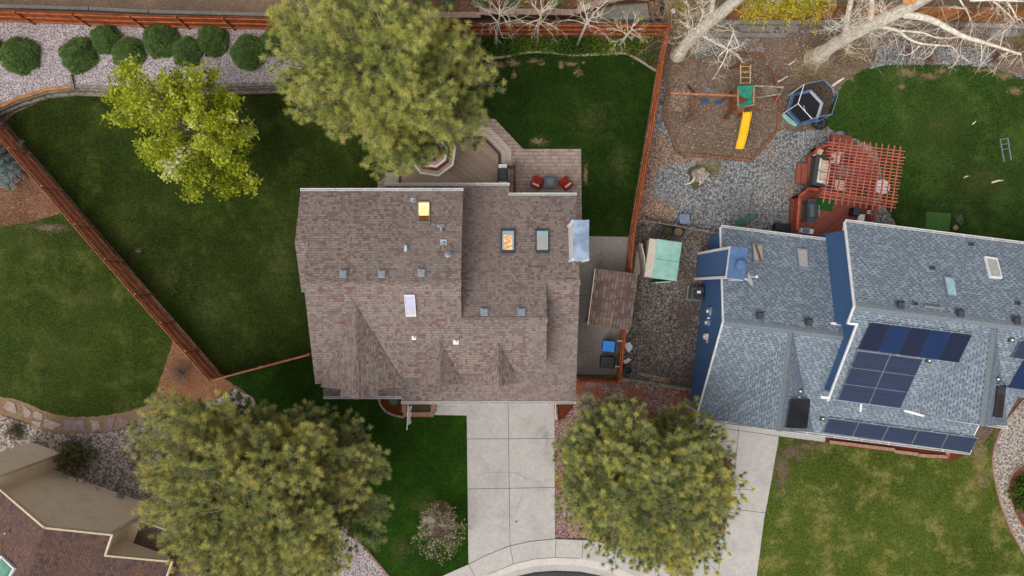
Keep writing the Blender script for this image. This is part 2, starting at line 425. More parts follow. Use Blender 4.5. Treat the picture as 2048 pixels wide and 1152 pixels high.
def leaves(C, T, n, spread, size, rg, jit_t=.12, up=.6):
    M = len(C); c = np.repeat(C, n, 0) + rg.normal(0, spread, (M * n, 3)); t = np.repeat(T, n)
    nrm = unit(rg.normal(size=(M * n, 3)) + np.array([0, 0, up])); e = unit(np.cross(nrm, rg.normal(size=(M * n, 3)))); f = np.cross(nrm, e)
    sz = size * rg.uniform(.6, 1.25, (M * n, 1))
    V = np.stack([c - e * sz, c - f * sz * .55 + nrm * sz * .12, c + e * sz, c + f * sz * .55 + nrm * sz * .12], 1).reshape(-1, 3)
    F = np.arange(M * n * 4).reshape(-1, 4)
    return V, F, np.repeat(np.clip(t + rg.normal(0, jit_t, M * n), 0, 1), 4)
def radius_fn(outline, z, cx, cy):
    pts = []
    n = len(outline)
    for i in range(n):
        a = W(*outline[i], z); b = W(*outline[(i + 1) % n], z)
        for k in range(12): pts.append(a.lerp(b, k / 12))
    az = np.array([math.atan2(p.y - cy, p.x - cx) for p in pts]); rr = np.array([math.hypot(p.x - cx, p.y - cy) for p in pts])
    o = np.argsort(az); az = az[o]; rr = rr[o]
    return lambda t: float(np.interp(math.atan2(math.sin(t), math.cos(t)), np.r_[az - 2 * math.pi, az, az + 2 * math.pi], np.r_[rr, rr, rr]))

def pine(name, label, base, ht, outline, zc, mat, bark, seed, nb=85, tbias=.45, low=.26, dens=1.0, L=.25, holes=()):
    rg = np.random.default_rng(seed); rd = random.Random(seed)
    b = W(*base, 0); root = thing(name, label, 'pine tree', b, group='mature pines around the houses')
    RF = radius_fn(outline, zc, b.x, b.y)
    tr = MB(); tp = [Vector((b.x + rd.uniform(-.1, .1) * i * .35, b.y + rd.uniform(-.1, .1) * i * .35, ht * i / 8 * .985)) for i in range(9)]
    tr.tube(tp, [.34 * (1 - i / 8 * .88) + (.08 if i == 0 else 0) for i in range(9)], 10); tr.build('trunk', bark, root, smooth=True)
    br = MB(); C = []; A = []; T = []
    for i in range(nb):
        t = low + (.97 - low) * ((i + .5) / nb) ** .92; z0 = t * ht; az = i * 2.39996 + rd.uniform(-.35, .35)
        p = math.sqrt(max(0, 1 - ((t - .46) / .56) ** 2)) if t > .46 else .72 + .28 * (t - low) / (.46 - low)
        Lb = max(.5, RF(az) * p * rd.uniform(.80, 1.04)); d = Vector((math.cos(az), math.sin(az), 0))
        f = ht * t / ht * 8; k = min(7, int(f)); o = tp[k].lerp(tp[k + 1], f - k)
        rise = .06 + .75 * max(0, t - .5); s0_ = .12 if t > .55 else .28; btint = rd.gauss(0, .08)
        if any((math.cos(az - ha) > math.cos(hw)) and t0 < t < t1 for ha, hw, t0, t1 in holes): continue
        pts = [o + d * (Lb * s) + Vector((rd.uniform(-.12, .12) * s * Lb * .5, rd.uniform(-.12, .12) * s * Lb * .5, Lb * (rise * s + .12 * s * s) - .35 * Lb * .18 * math.sin(s * 3.14))) for s in (0, .25, .5, .75, 1.0)]
        br.tube(pts, [.052 * (1 - .8 * s) * (.6 + .12 * Lb) for s in (0, .25, .5, .75, 1.0)], 4, cap=False)
        ns = max(4, int(Lb / .40 * dens))
        for j in range(ns + 1):
            s = s0_ + (1 - s0_) * (j + rd.random() * .6) / (ns + .6); s = min(s, 1.0)
            x = s * 4; q = min(3, int(x)); o2 = pts[q].lerp(pts[q + 1], x - q); fw = (pts[q + 1] - pts[q]).normalized()
            for sg in ((-1, 1) if j < ns else (0,)):
                ang = sg * R(rd.uniform(28, 66)); d2 = (Matrix.Rotation(ang, 3, 'Z') @ fw); d2.z += rd.uniform(.05, .4); d2.normalize()
                l2 = (rd.uniform(.35, .8) + .30 * Lb * (1 - s) * .8) if sg else .35
                e = o2 + d2 * l2
                br.tube([o2, o2.lerp(e, .5) + Vector((0, 0, -.04)), e], [.02, .015, .008], 3, cap=False)
                nt_ = max(1, int(l2 / .26))
                for m in range(nt_):
                    u = 1 - m * .30 / max(l2, .3) * rd.uniform(.8, 1.2)
                    if u < .12: break
                    side = Vector((rd.uniform(-1, 1), rd.uniform(-1, 1), rd.uniform(-.2, .6))) * (.16 if m else .03)
                    C.append(o2.lerp(e, u) + side); ax = d2 * .8 + Vector((rd.uniform(-.5, .5), rd.uniform(-.5, .5), rd.uniform(.2, 1.0))); A.append(ax)
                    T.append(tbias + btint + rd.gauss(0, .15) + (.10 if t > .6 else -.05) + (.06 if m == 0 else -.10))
    for i in range(60):
        az = rd.uniform(0, 6.283); q = rd.random() ** .6 * .9
        C.append(tp[8] + Vector((math.cos(az) * q, math.sin(az) * q, .25 - q * .55 + rd.uniform(-.1, .15)))); A.append(Vector((math.cos(az) * q * 1.5, math.sin(az) * q * 1.5, .8))); T.append(tbias + rd.gauss(.05, .12))
    br.build('limbs', bark, root, uvm=False)
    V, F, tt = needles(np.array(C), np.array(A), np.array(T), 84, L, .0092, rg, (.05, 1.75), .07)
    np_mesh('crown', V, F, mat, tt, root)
    return root

def grow(mb, p, d, L, r, depth, rd, kids=4, wig=.22, tips=None, n=5, up=.0, spread=(25, 60), m=0, ratio=(.45, .75)):
    p = Vector(p); d = Vector(d).normalized(); pts = [p]; k = 4
    for i in range(k):
        d = (d + Vector((rd.uniform(-wig, wig), rd.uniform(-wig, wig), rd.uniform(-wig, wig) + up))).normalized(); pts.append(pts[-1] + d * (L / k))
    mb.tube(pts, [r * (1 - .62 * i / k) for i in range(k + 1)], n if depth > 1 else 3, m, cap=depth > 1)
    if depth <= 0:
        if tips is not None: tips += [(pts[-1], d), (pts[2], d)]
        return
    for j in range(kids):
        s = rd.uniform(.3, 1.0) if j else 1.0; x = s * k; q = min(k - 1, int(x)); o = pts[q].lerp(pts[q + 1], x - q); fw = (pts[q + 1] - pts[q]).normalized()
        ax = fw.orthogonal().normalized(); ax.rotate(Matrix.Rotation(rd.uniform(0, 6.283), 3, fw)); d2 = fw.copy(); d2.rotate(Matrix.Rotation(R(rd.uniform(*spread)), 3, ax))
        grow(mb, o, d2, L * rd.uniform(*ratio), r * (1 - .62 * s) * .75 + .002, depth - 1, rd, kids, wig, tips, n, up, spread, m, ratio)

# ---------------------------------------------------------------- material library
M = {}
M['ground'] = m_soil('bare soil', [(70, 55, 46), (96, 78, 66), (124, 104, 88)], 6, [(150, 128, 110), (88, 66, 52), (170, 150, 132), (60, 46, 38)], .5)
M['lawn_main'] = m_lawn('mown dark lawn', (16, 31, 3), (36, 55, 10), (72, 86, 30), (96, 96, 50), (.54, .80), 1.0, .3, R(53))
M['lawn_back'] = m_lawn('mown back lawn', (14, 35, 4), (30, 58, 10), (54, 80, 22), (78, 92, 40), (.62, .84), 2.0, .38, R(2))
M['lawn_front'] = m_lawn('mown front lawn', (12, 38, 2), (28, 62, 7), (54, 88, 14), (84, 100, 34), (.62, .86), 3.0, .34, R(-48))
M['lawn_west'] = m_lawn('neighbouring lawn', (24, 45, 6), (52, 72, 16), (86, 98, 38), (122, 114, 66), (.54, .74), 4.0, .12, R(50))
M['lawn_east'] = m_lawn('rough back lawn', (20, 48, 9), (44, 76, 22), (80, 104, 42), (146, 130, 88), (.62, .80), 5.0)
M['lawn_street'] = m_lawn('patchy front lawn', (36, 62, 8), (70, 95, 26), (118, 122, 54), (174, 156, 100), (.49, .70), 6.0)
M['gravel_pink'] = m_gravel('pink gravel', [(118, 106, 108), (172, 156, 158), (196, 182, 184), (152, 138, 140), (216, 208, 208), (136, 124, 126)], 12, (140, 124, 122), .3)
M['gravel_grey'] = m_gravel('grey gravel', [(74, 76, 80), (124, 128, 132), (158, 160, 160), (96, 100, 104), (188, 186, 182), (128, 122, 116)], 10, (98, 94, 90), .45, [(150, 112, 92), (110, 84, 68), (178, 146, 124), (90, 74, 64)], (.56, .66))
M['gravel_brown'] = m_gravel('brown gravel', [(66, 58, 54), (104, 94, 88), (136, 126, 118), (84, 74, 68), (160, 150, 142), (96, 82, 72)], 10, (78, 64, 56), .75, seed=2)
M['gravel_red'] = m_gravel('red lava rock', [(112, 70, 64), (150, 110, 104), (182, 150, 144), (126, 84, 76), (200, 176, 170), (104, 74, 70)], 11, (110, 76, 62), .3, [(128, 76, 46), (152, 92, 56), (104, 62, 40)], (.50, .56), seed=4)
M['litter'] = m_gravel('leafy gravel', [(120, 92, 76), (168, 136, 116), (190, 162, 142), (96, 76, 64), (150, 126, 110), (112, 106, 102)], 11, (112, 94, 82), .3, seed=8)
M['river_rock'] = m_gravel('river rock', [(110, 98, 92), (152, 138, 130), (180, 166, 156), (134, 118, 112), (200, 188, 178), (120, 106, 100)], 7.5, (116, 102, 94), .2, seed=5)
M['gravel_tan'] = m_gravel('tan gravel', [(120, 108, 98), (172, 158, 146), (200, 190, 178), (146, 130, 118), (214, 204, 194)], 9, (128, 112, 98), .2, seed=6)
M['mulch'] = m_soil('bark mulch', [(66, 44, 34), (96, 68, 52), (130, 98, 76)], 9, [(140, 100, 76), (84, 56, 42), (160, 122, 96), (60, 40, 32)], .7)
M['mulch_orange'] = m_soil('orange bark mulch', [(88, 58, 40), (118, 80, 56), (142, 102, 76)], 9, [(146, 104, 74), (98, 66, 48), (164, 126, 96), (76, 52, 38)], .7)
M['mulch_red'] = m_soil('red bark mulch', [(62, 28, 18), (92, 44, 26), (120, 64, 42)], 12, [(120, 64, 40), (76, 36, 22)], .6)
M['mulch_play'] = m_soil('wood chips', [(72, 58, 48), (100, 84, 72), (132, 114, 98)], 8, [(152, 130, 112), (92, 72, 58), (170, 150, 132), (66, 52, 44)], .6)
M['soil_back'] = m_soil('dry hillside soil', [(76, 58, 48), (112, 92, 78), (146, 124, 104)], 5, [(160, 138, 116), (90, 70, 56), (120, 106, 70)], .5, 3.0)
M['soil_path'] = m_soil('tan path soil', [(104, 82, 62), (136, 110, 88), (160, 134, 110)], 9, [(150, 124, 100), (96, 78, 60), (92, 92, 56)], .5)
M['soil_dark'] = m_soil('planting soil', [(52, 42, 34), (78, 66, 54), (102, 88, 72)], 8, [(120, 104, 84), (60, 72, 30), (84, 96, 40)], .5)
M['concrete'] = m_concrete('driveway concrete', (179, 173, 167), .07, .42)
M['concrete2'] = m_concrete('pale concrete', (184, 178, 172), .07, .35, 2)
M['concrete_grey'] = m_concrete('weathered concrete', (136, 132, 124), .14, .5, 3)
M['concrete_drain'] = m_concrete('damp drain concrete', (92, 86, 82), .12, .5, 4)
M['concrete_side'] = m_concrete('side yard concrete', (146, 138, 132), .08, .4, 5)
M['joint'] = m_plain('joint', (92, 80, 74), .95)
M['asphalt'] = m_concrete('asphalt', (72, 66, 66), .2, .4, 6)
M['tar'] = m_plain('sealed crack', (38, 38, 40), .7)
M['paver'] = m_shingle('pavers', [(148, 128, 118), (164, 144, 132), (178, 156, 144), (156, 136, 126), (168, 150, 140)], .30, .22, weather=.12)
M['roof_brown'] = m_shingle('brown blend shingles', [(111, 101, 96), (122, 98, 92), (137, 124, 118), (122, 111, 107), (147, 130, 118), (131, 119, 114), (118, 89, 82), (142, 129, 123)])
M['roof_shed'] = m_shingle('shed shingles', [(96, 80, 74), (114, 92, 84), (124, 106, 98), (106, 88, 80), (134, 114, 104)], .4, .21)
M['roof_red'] = m_shingle('dark red brown shingles', [(84, 68, 66), (108, 82, 72), (94, 78, 76), (124, 92, 76), (100, 84, 82), (114, 86, 72)], .26, .14)
M['roof_blue'] = m_tabs('slate blue shingles', (121, 132, 143), (62, 74, 88), (137, 147, 155))
M['roof_blue_cap'] = m_plain('ridge cap shingles', (112, 120, 126), .9, .1, 12)
M['white'] = m_plain('white paint', (232, 230, 230), .5, .04)
M['gutter'] = m_plain('gutter aluminium', (216, 216, 220), .45, .05, 3)
M['siding'] = m_plain('beige siding', (176, 160, 142), .8, .05)
M['siding_blue'] = m_boards('blue lap siding', [(68, 100, 142), (72, 104, 148)], .16, 3.8, 'UV', 0, .006, (56, 84, 122), .12, .7)
M['blue_metal'] = m_plain('blue painted metal', (78, 106, 146), .45, .08, 3)
M['stucco'] = m_plain('tan stucco', (240, 221, 196), .92, .04, 9)
M['stucco_light'] = m_plain('light tan trim', (206, 188, 162), .85, .05)
M['wood_fence'] = m_wood('stained fence cedar', (150, 74, 38), .30, (1.5, 1.5, 1.2))
M['wood_rail'] = m_wood('stained rail', (176, 104, 66), .25, (2, 2, 2))
M['wood_fence_left'] = m_wood('faded fence cedar', (192, 114, 82), .22, (1.5, 1.5, 1.2))
M['wood_rail_left'] = m_wood('faded rail', (198, 132, 102), .2, (2, 2, 2))
M['wood_old'] = m_wood('old brown fence boards', (176, 118, 70), .45, (.5, .5, .12))
M['timber_grey'] = m_wood('weathered timber', (128, 120, 108), .45, (3, 3, 3))
M['timber_brown'] = m_wood('landscape timber', (128, 88, 66), .3, (3, 3, 3))
M['timber_tan'] = m_wood('new timber', (164, 118, 74), .25, (3, 3, 3))
M['deck'] = m_boards('composite deck boards', [(156, 134, 116), (168, 145, 127), (176, 152, 134)], .16, 30, 'Object', R(38), .010, (104, 86, 76), .08)
M['deck_step'] = m_boards('pale step boards', [(196, 180, 164), (204, 188, 172)], .14, 30, 'Object', 0, .010, (136, 122, 110), .08)
M['deck_trim'] = m_wood('brown deck trim', (96, 60, 46), .15)
M['deck_red'] = m_boards('red stained deck', [(142, 78, 64), (152, 86, 70), (134, 72, 58)], .15, 20, 'Object', R(-38), .010, (84, 40, 32), .25)
M['wood_red'] = m_wood('red stained wood', (160, 78, 54), .22, (3, 3, 3))
M['pergola'] = m_wood('faded red pergola wood', (194, 112, 92), .16, (3, 3, 3))
M['block'] = m_concrete('pink wall block', (160, 132, 120), .12, .35, 7)
M['block_face'] = m_concrete('wall block face', (112, 84, 74), .18, .3, 8)
M['brick_edge'] = m_concrete('edging brick', (164, 124, 104), .16, .35, 9)
M['curb'] = m_concrete('edging concrete', (158, 142, 126), .1, .3, 10)
M['stone'] = m_concrete('flagstone', (158, 140, 130), .16, .35, 11)
M['stone_b'] = m_concrete('purple flagstone', (134, 116, 114), .16, .35, 12)
M['rock'] = m_concrete('boulder', (170, 154, 140), .2, .4, 13)
M['steel'] = m_plain('galvanised metal', (158, 166, 176), .35, .12, 5, .6)
M['vent'] = m_plain('grey vent metal', (128, 132, 138), .5, .1, 5, .2)
M['vent_dark'] = m_plain('dark vent', (62, 66, 70), .6, .12, 5)
M['cap_sky_blue'] = m_plain('chimney cap sheet metal', (146, 164, 186), .35, .14, 1.6, .45)  # blue of the reflected sky is put into the metal's colour
M['black'] = m_plain('black plastic', (32, 33, 36), .5, .2)
M['dark'] = m_plain('charcoal', (58, 64, 70), .5, .15)
M['glass'] = m_plain('skylight glass', (150, 158, 172), .12, .06, 2, 0, .8)
M['glass_lav'] = m_plain('lavender blind glass', (168, 164, 190), .15, .04, 2, 0, .8)
M['glass_green'] = m_plain('green glass', (70, 118, 96), .12, .3, 1.2, 0, .8)
M['glass_cyan'] = m_plain('pale glass', (150, 182, 192), .12, .08, 2, 0, .8)
M['shade'] = m_plain('cellular shade', (170, 166, 160), .7, .06)
M['glow'] = m_glow('lit room', (240, 190, 110), (255, 226, 170), .55)
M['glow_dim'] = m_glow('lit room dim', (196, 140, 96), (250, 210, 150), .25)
M['panel_navy'] = m_boards('solar cells navy', [(14, 24, 50), (18, 28, 58)], .12, .12, 'UV', 0, .004, (40, 46, 72), 0, .15)
M['panel_blue'] = m_boards('solar cells blue', [(10, 36, 74), (14, 42, 82)], .12, .12, 'UV', 0, .004, (24, 54, 92), 0, .15)
M['panel_grey'] = m_boards('solar cells slate', [(36, 47, 70), (42, 53, 78)], .10, 1.2, 'UV', 0, .004, (62, 72, 94), 0, .15)
M['panel_black'] = m_boards('solar cells black', [(26, 24, 28), (30, 28, 32)], .16, .16, 'UV', 0, .006, (52, 50, 56), 0, .2)
M['cream'] = m_plain('cream cushion', (214, 202, 182), .9, .05)
M['red_cloth'] = m_plain('red cushion', (150, 34, 32), .9, .12)
M['maroon'] = m_plain('maroon canvas', (112, 58, 58), .9, .1)
M['tan_cloth'] = m_plain('tan canvas', (176, 154, 132), .9, .1)
M['bronze'] = m_plain('bronze frame', (62, 46, 38), .5, .15)
M['yellow'] = m_plain('yellow plastic', (238, 186, 26), .4, .05)
M['yellow_rung'] = m_plain('yellow rung', (214, 160, 56), .5, .1)
M['green_tarp'] = m_plain('green tarp', (30, 122, 98), .7, .12)
M['green_turf'] = m_plain('artificial turf', (30, 84, 36), .95, .25, 20)
M['green_pad'] = m_plain('putting mat', (66, 104, 44), .95, .08, 6)
M['green_plastic'] = m_plain('green plastic', (14, 92, 66), .45, .1)
M['mint'] = m_plain('mint plastic', (136, 178, 166), .5, .07, 2)
M['beige_plastic'] = m_plain('beige plastic', (186, 176, 160), .6, .06)
M['blue_plastic'] = m_plain('blue plastic', (36, 132, 220), .4, .06)
M['blue_tramp'] = m_plain('blue vinyl', (96, 130, 174), .5, .12)
M['blue_seat'] = m_plain('blue swing seat', (26, 78, 134), .5, .1)
M['slate_plastic'] = m_plain('slate plastic', (108, 122, 144), .5, .06)
M['net'] = m_net('safety net', (30, 32, 36), .5)
M['car_red'] = m_plain('red car paint', (146, 32, 34), .25, .06, 1, .1, .6)
M['bark_pine'] = m_wood('pine bark', (140, 122, 108), .35, (3, 3, 1))
M['bark_grey'] = m_wood('grey bark', (128, 116, 102), .3, (4, 4, 1))
M['bark_white'] = m_wood('cottonwood bark', (214, 204, 186), .26, (6, 6, 1.2))
M['bark_bare'] = m_plain('bare bleached wood', (222, 209, 190), .85, .14, 3)
M['bark_aspen'] = m_plain('aspen bark', (206, 202, 190), .8, .14, 8)
M['twig'] = m_plain('dry twigs', (172, 150, 112), .9, .2)
M['twig_grey'] = m_plain('grey twigs', (112, 98, 92), .9, .2)
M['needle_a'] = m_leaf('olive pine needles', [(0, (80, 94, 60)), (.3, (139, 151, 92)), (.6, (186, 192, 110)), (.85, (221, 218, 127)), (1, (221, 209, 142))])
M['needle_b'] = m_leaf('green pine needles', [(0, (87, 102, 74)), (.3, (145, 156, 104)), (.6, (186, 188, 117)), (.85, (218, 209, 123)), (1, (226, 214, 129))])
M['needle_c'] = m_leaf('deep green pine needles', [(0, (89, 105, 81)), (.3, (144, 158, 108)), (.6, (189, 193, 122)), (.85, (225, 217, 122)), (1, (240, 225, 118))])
M['needle_blue'] = m_leaf('blue spruce needles', [(0, (96, 118, 124)), (.5, (156, 180, 184)), (1, (196, 214, 214))])
M['leaf_lime'] = m_leaf('spring leaves', [(0, (98, 114, 18)), (.35, (156, 168, 34)), (.65, (194, 202, 60)), (.88, (214, 216, 104)), (1, (230, 232, 188))], .45)
M['leaf_yellow'] = m_leaf('yellow spring leaves', [(0, (120, 118, 16)), (.5, (176, 166, 30)), (1, (214, 198, 60))], .35)
M['leaf_shrub'] = m_leaf('juniper foliage', [(0, (64, 88, 48)), (.5, (118, 148, 80)), (1, (168, 188, 116))], .3)
M['leaf_dark'] = m_leaf('dark shrub foliage', [(0, (60, 58, 34)), (.5, (98, 94, 56)), (1, (132, 126, 78))], .15)
M['leaf_green'] = m_leaf('ground cover leaves', [(0, (36, 64, 14)), (.5, (78, 112, 30)), (1, (134, 152, 54))], .3)
M['leaf_white'] = m_leaf('dry pale leaves', [(0, (120, 100, 76)), (.5, (168, 152, 118)), (1, (214, 204, 176))], .2)
M['leaf_yucca'] = m_leaf('yucca blades', [(0, (60, 78, 52)), (.5, (104, 124, 90)), (1, (148, 164, 128))], .1)
M['leaf_dry'] = m_leaf('dry grass', [(0, (104, 88, 44)), (.5, (150, 132, 74)), (1, (190, 170, 110))], .2)
M['bloom'] = m_leaf('orange and yellow blooms', [(0, (206, 84, 30)), (.5, (230, 150, 30)), (1, (236, 196, 60))], .2)

# ================================================================ GROUND
g = MB().flat([(-250, -250, -.02), (250, -250, -.02), (250, 250, -.02), (-250, 250, -.02)]).build('ground', M['ground'], fix=False); g['kind'] = 'structure'
# west neighbour
sheet('mulch_bed', [(-80, 250), (6, 250), (186, 454), (120, 428), (60, 446), (-80, 460)], 2, M['mulch'], 2, 6)
sheet('mulch_bed', [(336, 640), (448, 756), (505, 800), (300, 815), (310, 790)], 2, M['mulch_orange'], 2, 6)
sheet('lawn', smooth_poly([(-80, 455), (0, 455), (64, 444), (122, 426), (160, 425), (252, 533), (352, 660), (332, 725), (303, 810), (240, 829), (150, 837), (95, 827), (50, 807), (18, 796), (-80, 790)], 1, True), 3, M['lawn_west'], 1.2, 5)
sheet('river_rock_bed', [(-80, 832), (0, 830), (60, 850), (110, 868), (200, 866), (310, 850), (420, 830), (430, 960), (420, 1170), (300, 1170), (-80, 1170)], 2, M['river_rock'])
sheet('garden_path', smooth_poly([(-80, 790), (20, 795), (52, 806), (96, 826), (150, 836), (240, 828), (310, 806), (380, 800), (380, 850), (290, 850), (240, 858), (190, 866), (110, 868), (75, 856), (40, 840), (0, 829), (-80, 826)], 1, True), 4, M['soil_path'], 1.5, 6)
sheet('gravel_bed', [(400, 820), (470, 778), (505, 795), (545, 872), (640, 990), (745, 1113), (800, 1170), (420, 1170), (390, 1000)], 3, M['gravel_pink'])
# main yard
sheet('lawn', [(10, 243), (30, 226), (100, 195), (165, 187), (400, 182), (600, 174), (770, 150), (770, 420), (1150, 420), (1150, 700), (640, 700), (446, 752)], 4, M['lawn_main'])
sheet('lawn', jit([(765, 145), (960, 118), (1010, 115), (1050, 105), (1105, 106), (1150, 112), (1240, 106), (1262, 108), (1312, 142)], .8, 5, 3, False) + [(1312, 142), (1257, 473), (1150, 476), (1150, 430), (765, 430)], 5, M['lawn_back'])
sheet('lawn', [(450, 756), (625, 708), (640, 760), (935, 760), (937, 1129), (880, 1170), (795, 1170), (745, 1113), (640, 990), (545, 872), (505, 795)], 4, M['lawn_front'])
sheet('planting_bed', [(760, 70), (960, 72), (1326, 73), (1312, 142), (1262, 108), (1240, 106), (1150, 112), (1105, 106), (1050, 105), (1010, 115), (960, 118), (760, 145)], 4, M['soil_dark'])
block('gravel_terrace', [(-80, 35), (0, 42), (300, 54), (560, 60), (775, 66), (775, 160), (600, 166), (245, 176), (150, 172), (95, 178), (35, 197), (-80, 250)], -.3, .7, M['gravel_pink'])
# strip behind the fences
sheet('hillside', [(-80, -60), (2130, -60), (2130, 75), (1320, 75), (1320, 66), (775, 66), (775, 54), (560, 54), (-80, 40)], 1, M['soil_back'])
sheet('drain_channel', [(775, 40), (1332, 38), (1334, 54), (775, 56)], 4, M['concrete_drain'])
block('hillside_terrace', smooth_poly([(770, 30), (962, 29), (1150, 30), (1196, 8), (1240, -2), (1310, -6), (1310, -60), (770, -60)], 0), -.2, .72, M['mulch'])
sheet('concrete_pad', [(1186, 38), (1200, 20), (1230, 12), (1304, 6), (1306, 39)], 5, M['concrete_grey'])
# east neighbour
sheet('gravel_yard', [(1336, 60), (2130, 60), (2130, 560), (1440, 500), (1385, 830), (1236, 790), (1262, 470), (1316, 142)], 2, M['gravel_grey'])
sheet('mulch_bed', [(1334, 66), (2130, 66), (2130, 170), (1985, 134), (1742, 133), (1694, 157), (1664, 200), (1655, 262), (1556, 262), (1549, 154), (1500, 112), (1457, 104), (1384, 122), (1345, 165), (1318, 172)], 3, M['mulch_play'], 3, 9)
sheet('gravel_patch', [(1392, 78), (1520, 78), (1528, 105), (1457, 104), (1384, 124), (1388, 100)], 4, M['gravel_grey'], 4, 8)
sheet('gravel_patch', [(1762, 92), (1800, 84), (1990, 100), (1990, 134), (1742, 133)], 4, M['gravel_grey'], 4, 8, seed=5)
sheet('play_area', [(1337, 169), (1326, 233), (1357, 308), (1503, 321), (1555, 260), (1560, 190), (1549, 154), (1520, 108), (1457, 101), (1384, 120), (1360, 140)], 5, M['mulch_play'])
sheet('gravel_patch', [(1296, 296), (1320, 262), (1340, 290), (1354, 306), (1400, 318), (1376, 330), (1338, 326), (1312, 350), (1302, 378), (1322, 402), (1352, 416), (1346, 444), (1262, 442), (1272, 390)], 4, M['litter'], 8, 7, seed=9)
sheet('gravel_patch', [(1345, 180), (1372, 172), (1376, 205), (1356, 225), (1336, 222)], 6, M['litter'], 5, 6, seed=10)
sheet('side_yard', [(1262, 446), (1300, 444), (1424, 468), (1388, 800), (1236, 768)], 3, M['gravel_brown'])
sheet('lawn', smooth_poly([(1694, 157), (1742, 132), (1870, 128), (1985, 133), (2050, 160), (2130, 190), (2130, 560), (1860, 520), (1778, 470), (1760, 420), (1740, 330), (1690, 262), (1660, 262), (1652, 236), (1664, 200)], 1, True), 4, M['lawn_east'], 2.2, 5)
# front
sheet('gravel_bed', [(1110, 752), (1242, 752), (1390, 780), (1400, 840), (1400, 1100), (1110, 1100)], 3, M['gravel_red'])
def jointed(name, poly, z, mat, joints, wj=.015):
    m = MB().prism([W(u, v, z)[:2] for u, v in poly], -.05, z, 0)
    for ln in joints:
        for a, b in zip(ln[:-1], ln[1:]):
            p = W(*a, z + .004); q = W(*b, z + .004); d = (q - p).normalized(); s = Vector((-d.y, d.x, 0)) * wj
            m.flat([p - s, q - s, q + s, p + s], 1)
    o = m.build(name, [mat, M['joint']]); o['kind'] = 'structure'; return o
drive = jointed('driveway', [(933, 790), (1109, 790), (1110, 1077), (1060, 1082), (1016, 1092), (970, 1112), (937, 1129)], .09, M['concrete'],
        [[(1016, 800), (1020, 1091)], [(933, 878), (1109, 877)], [(935, 978), (1110, 975)]])
up = [(840, 1185), (885, 1152), (937, 1129), (970, 1112), (1016, 1093), (1060, 1083), (1110, 1078), (1170, 1080), (1230, 1090), (1300, 1115), (1400, 1165)]
lo = [(1390, 1200), (1290, 1162), (1215, 1128), (1160, 1117), (1110, 1115), (1070, 1118), (1030, 1127), (975, 1149), (920, 1185)]
jointed('sidewalk', up + lo, .10, M['concrete2'], [up[2:9], [(937, 1129), (952, 1158)], [(1020, 1092), (1027, 1128)], [(1112, 1079), (1111, 1114)], [(1166, 1080), (1164, 1116)], lo[3:8]])
cu = [(920, 1185), (975, 1149), (1030, 1127), (1070, 1118), (1110, 1115), (1160, 1117), (1215, 1128), (1290, 1162), (1390, 1200)]
cv = [(a, b + 14) for a, b in cu]
block('curb', cu + cv[::-1], -.05, .092, m_concrete('curb concrete', (204, 196, 188), .06, .25, 14))
cw = [(a, b + 26) for a, b in cu]
sheet('gutter_pan', cv + cw[::-1], 2, M['concrete2'])
sheet('street', [(a, b + 25) for a, b in cu] + [(1390, 1400), (800, 1400)], 1, M['asphalt'])
tb = MB()
for a, b in zip(cw[2:-2], cw[3:-1]): tb.flat([W(a[0], a[1], .012), W(b[0], b[1], .012), W(b[0], b[1] + 5, .012), W(a[0], a[1] + 5, .012)])
o = tb.build('road_seal', M['tar'], fix=False); o['kind'] = 'structure'
jointed('driveway', [(1392, 830), (1560, 850), (1556, 885), (1543, 960), (1528, 1040), (1510, 1180), (1380, 1180), (1396, 1000)], .09, M['concrete2'],
        [[(1395, 850), (1558, 872)], [(1478, 850), (1468, 960), (1432, 1170)], [(1400, 1010), (1532, 1026)]])
sheet('walkway', [(1556, 860), (1652, 866), (1650, 884), (1556, 872)], 8, M['concrete2'])
sheet('walkway', [(868, 795), (934, 795), (934, 831), (868, 830)], 8, M['concrete2'])
sheet('lawn', [(1558, 872), (1660, 884), (1700, 893), (1795, 905), (1900, 920), (1965, 895), (1996, 850), (1983, 905), (1987, 955), (2012, 1050), (2060, 1130), (2100, 1190), (1508, 1190), (1528, 1040), (1544, 960)], 4, M['lawn_street'], 2.2, 5)
sheet('mulch_bed', [(1650, 860), (1960, 900), (1900, 922), (1795, 905), (1700, 894), (1650, 884)], 5, M['mulch_red'])
sheet('gravel_path', smooth_poly([(2130, 740), (2046, 800), (2004, 850), (1984, 905), (1987, 955), (2010, 1040), (2060, 1130), (2130, 1190)], 1), 5, M['gravel_tan'], 1, 6)
sheet('mulch_bed', smooth_poly([(2130, 912), (2060, 922), (2030, 938), (2015, 965), (2018, 992), (2034, 1040), (2060, 1070), (2130, 1090)], 1), 6, M['mulch'])
# patio and side yard slabs
sheet('patio', [(755, 365), (940, 235), (990, 238), (1046, 298), (1162, 298), (1164, 470), (755, 470)], 7, M['paver'])
jointed('side_slab', [(1120, 471), (1257, 474), (1232, 750), (1120, 748)], .06, M['concrete_side'], [[(1140, 590), (1244, 594)]])
sheet('mulch_bed', smooth_poly([(757, 785), (760, 806), (768, 820), (785, 830), (806, 834), (806, 785)], 1), 7, M['mulch_red'])
sheet('mulch_bed', [(1108, 795), (1150, 795), (1146, 815), (1130, 835), (1112, 845)], 5, M['mulch_red'])
sheet('mulch_island', smooth_poly([(845, 1030), (862, 1006), (884, 998), (902, 1008), (908, 1035), (905, 1060), (880, 1075), (850, 1070), (834, 1056)], 2, True), 6, M['soil_dark'], 1, 5)

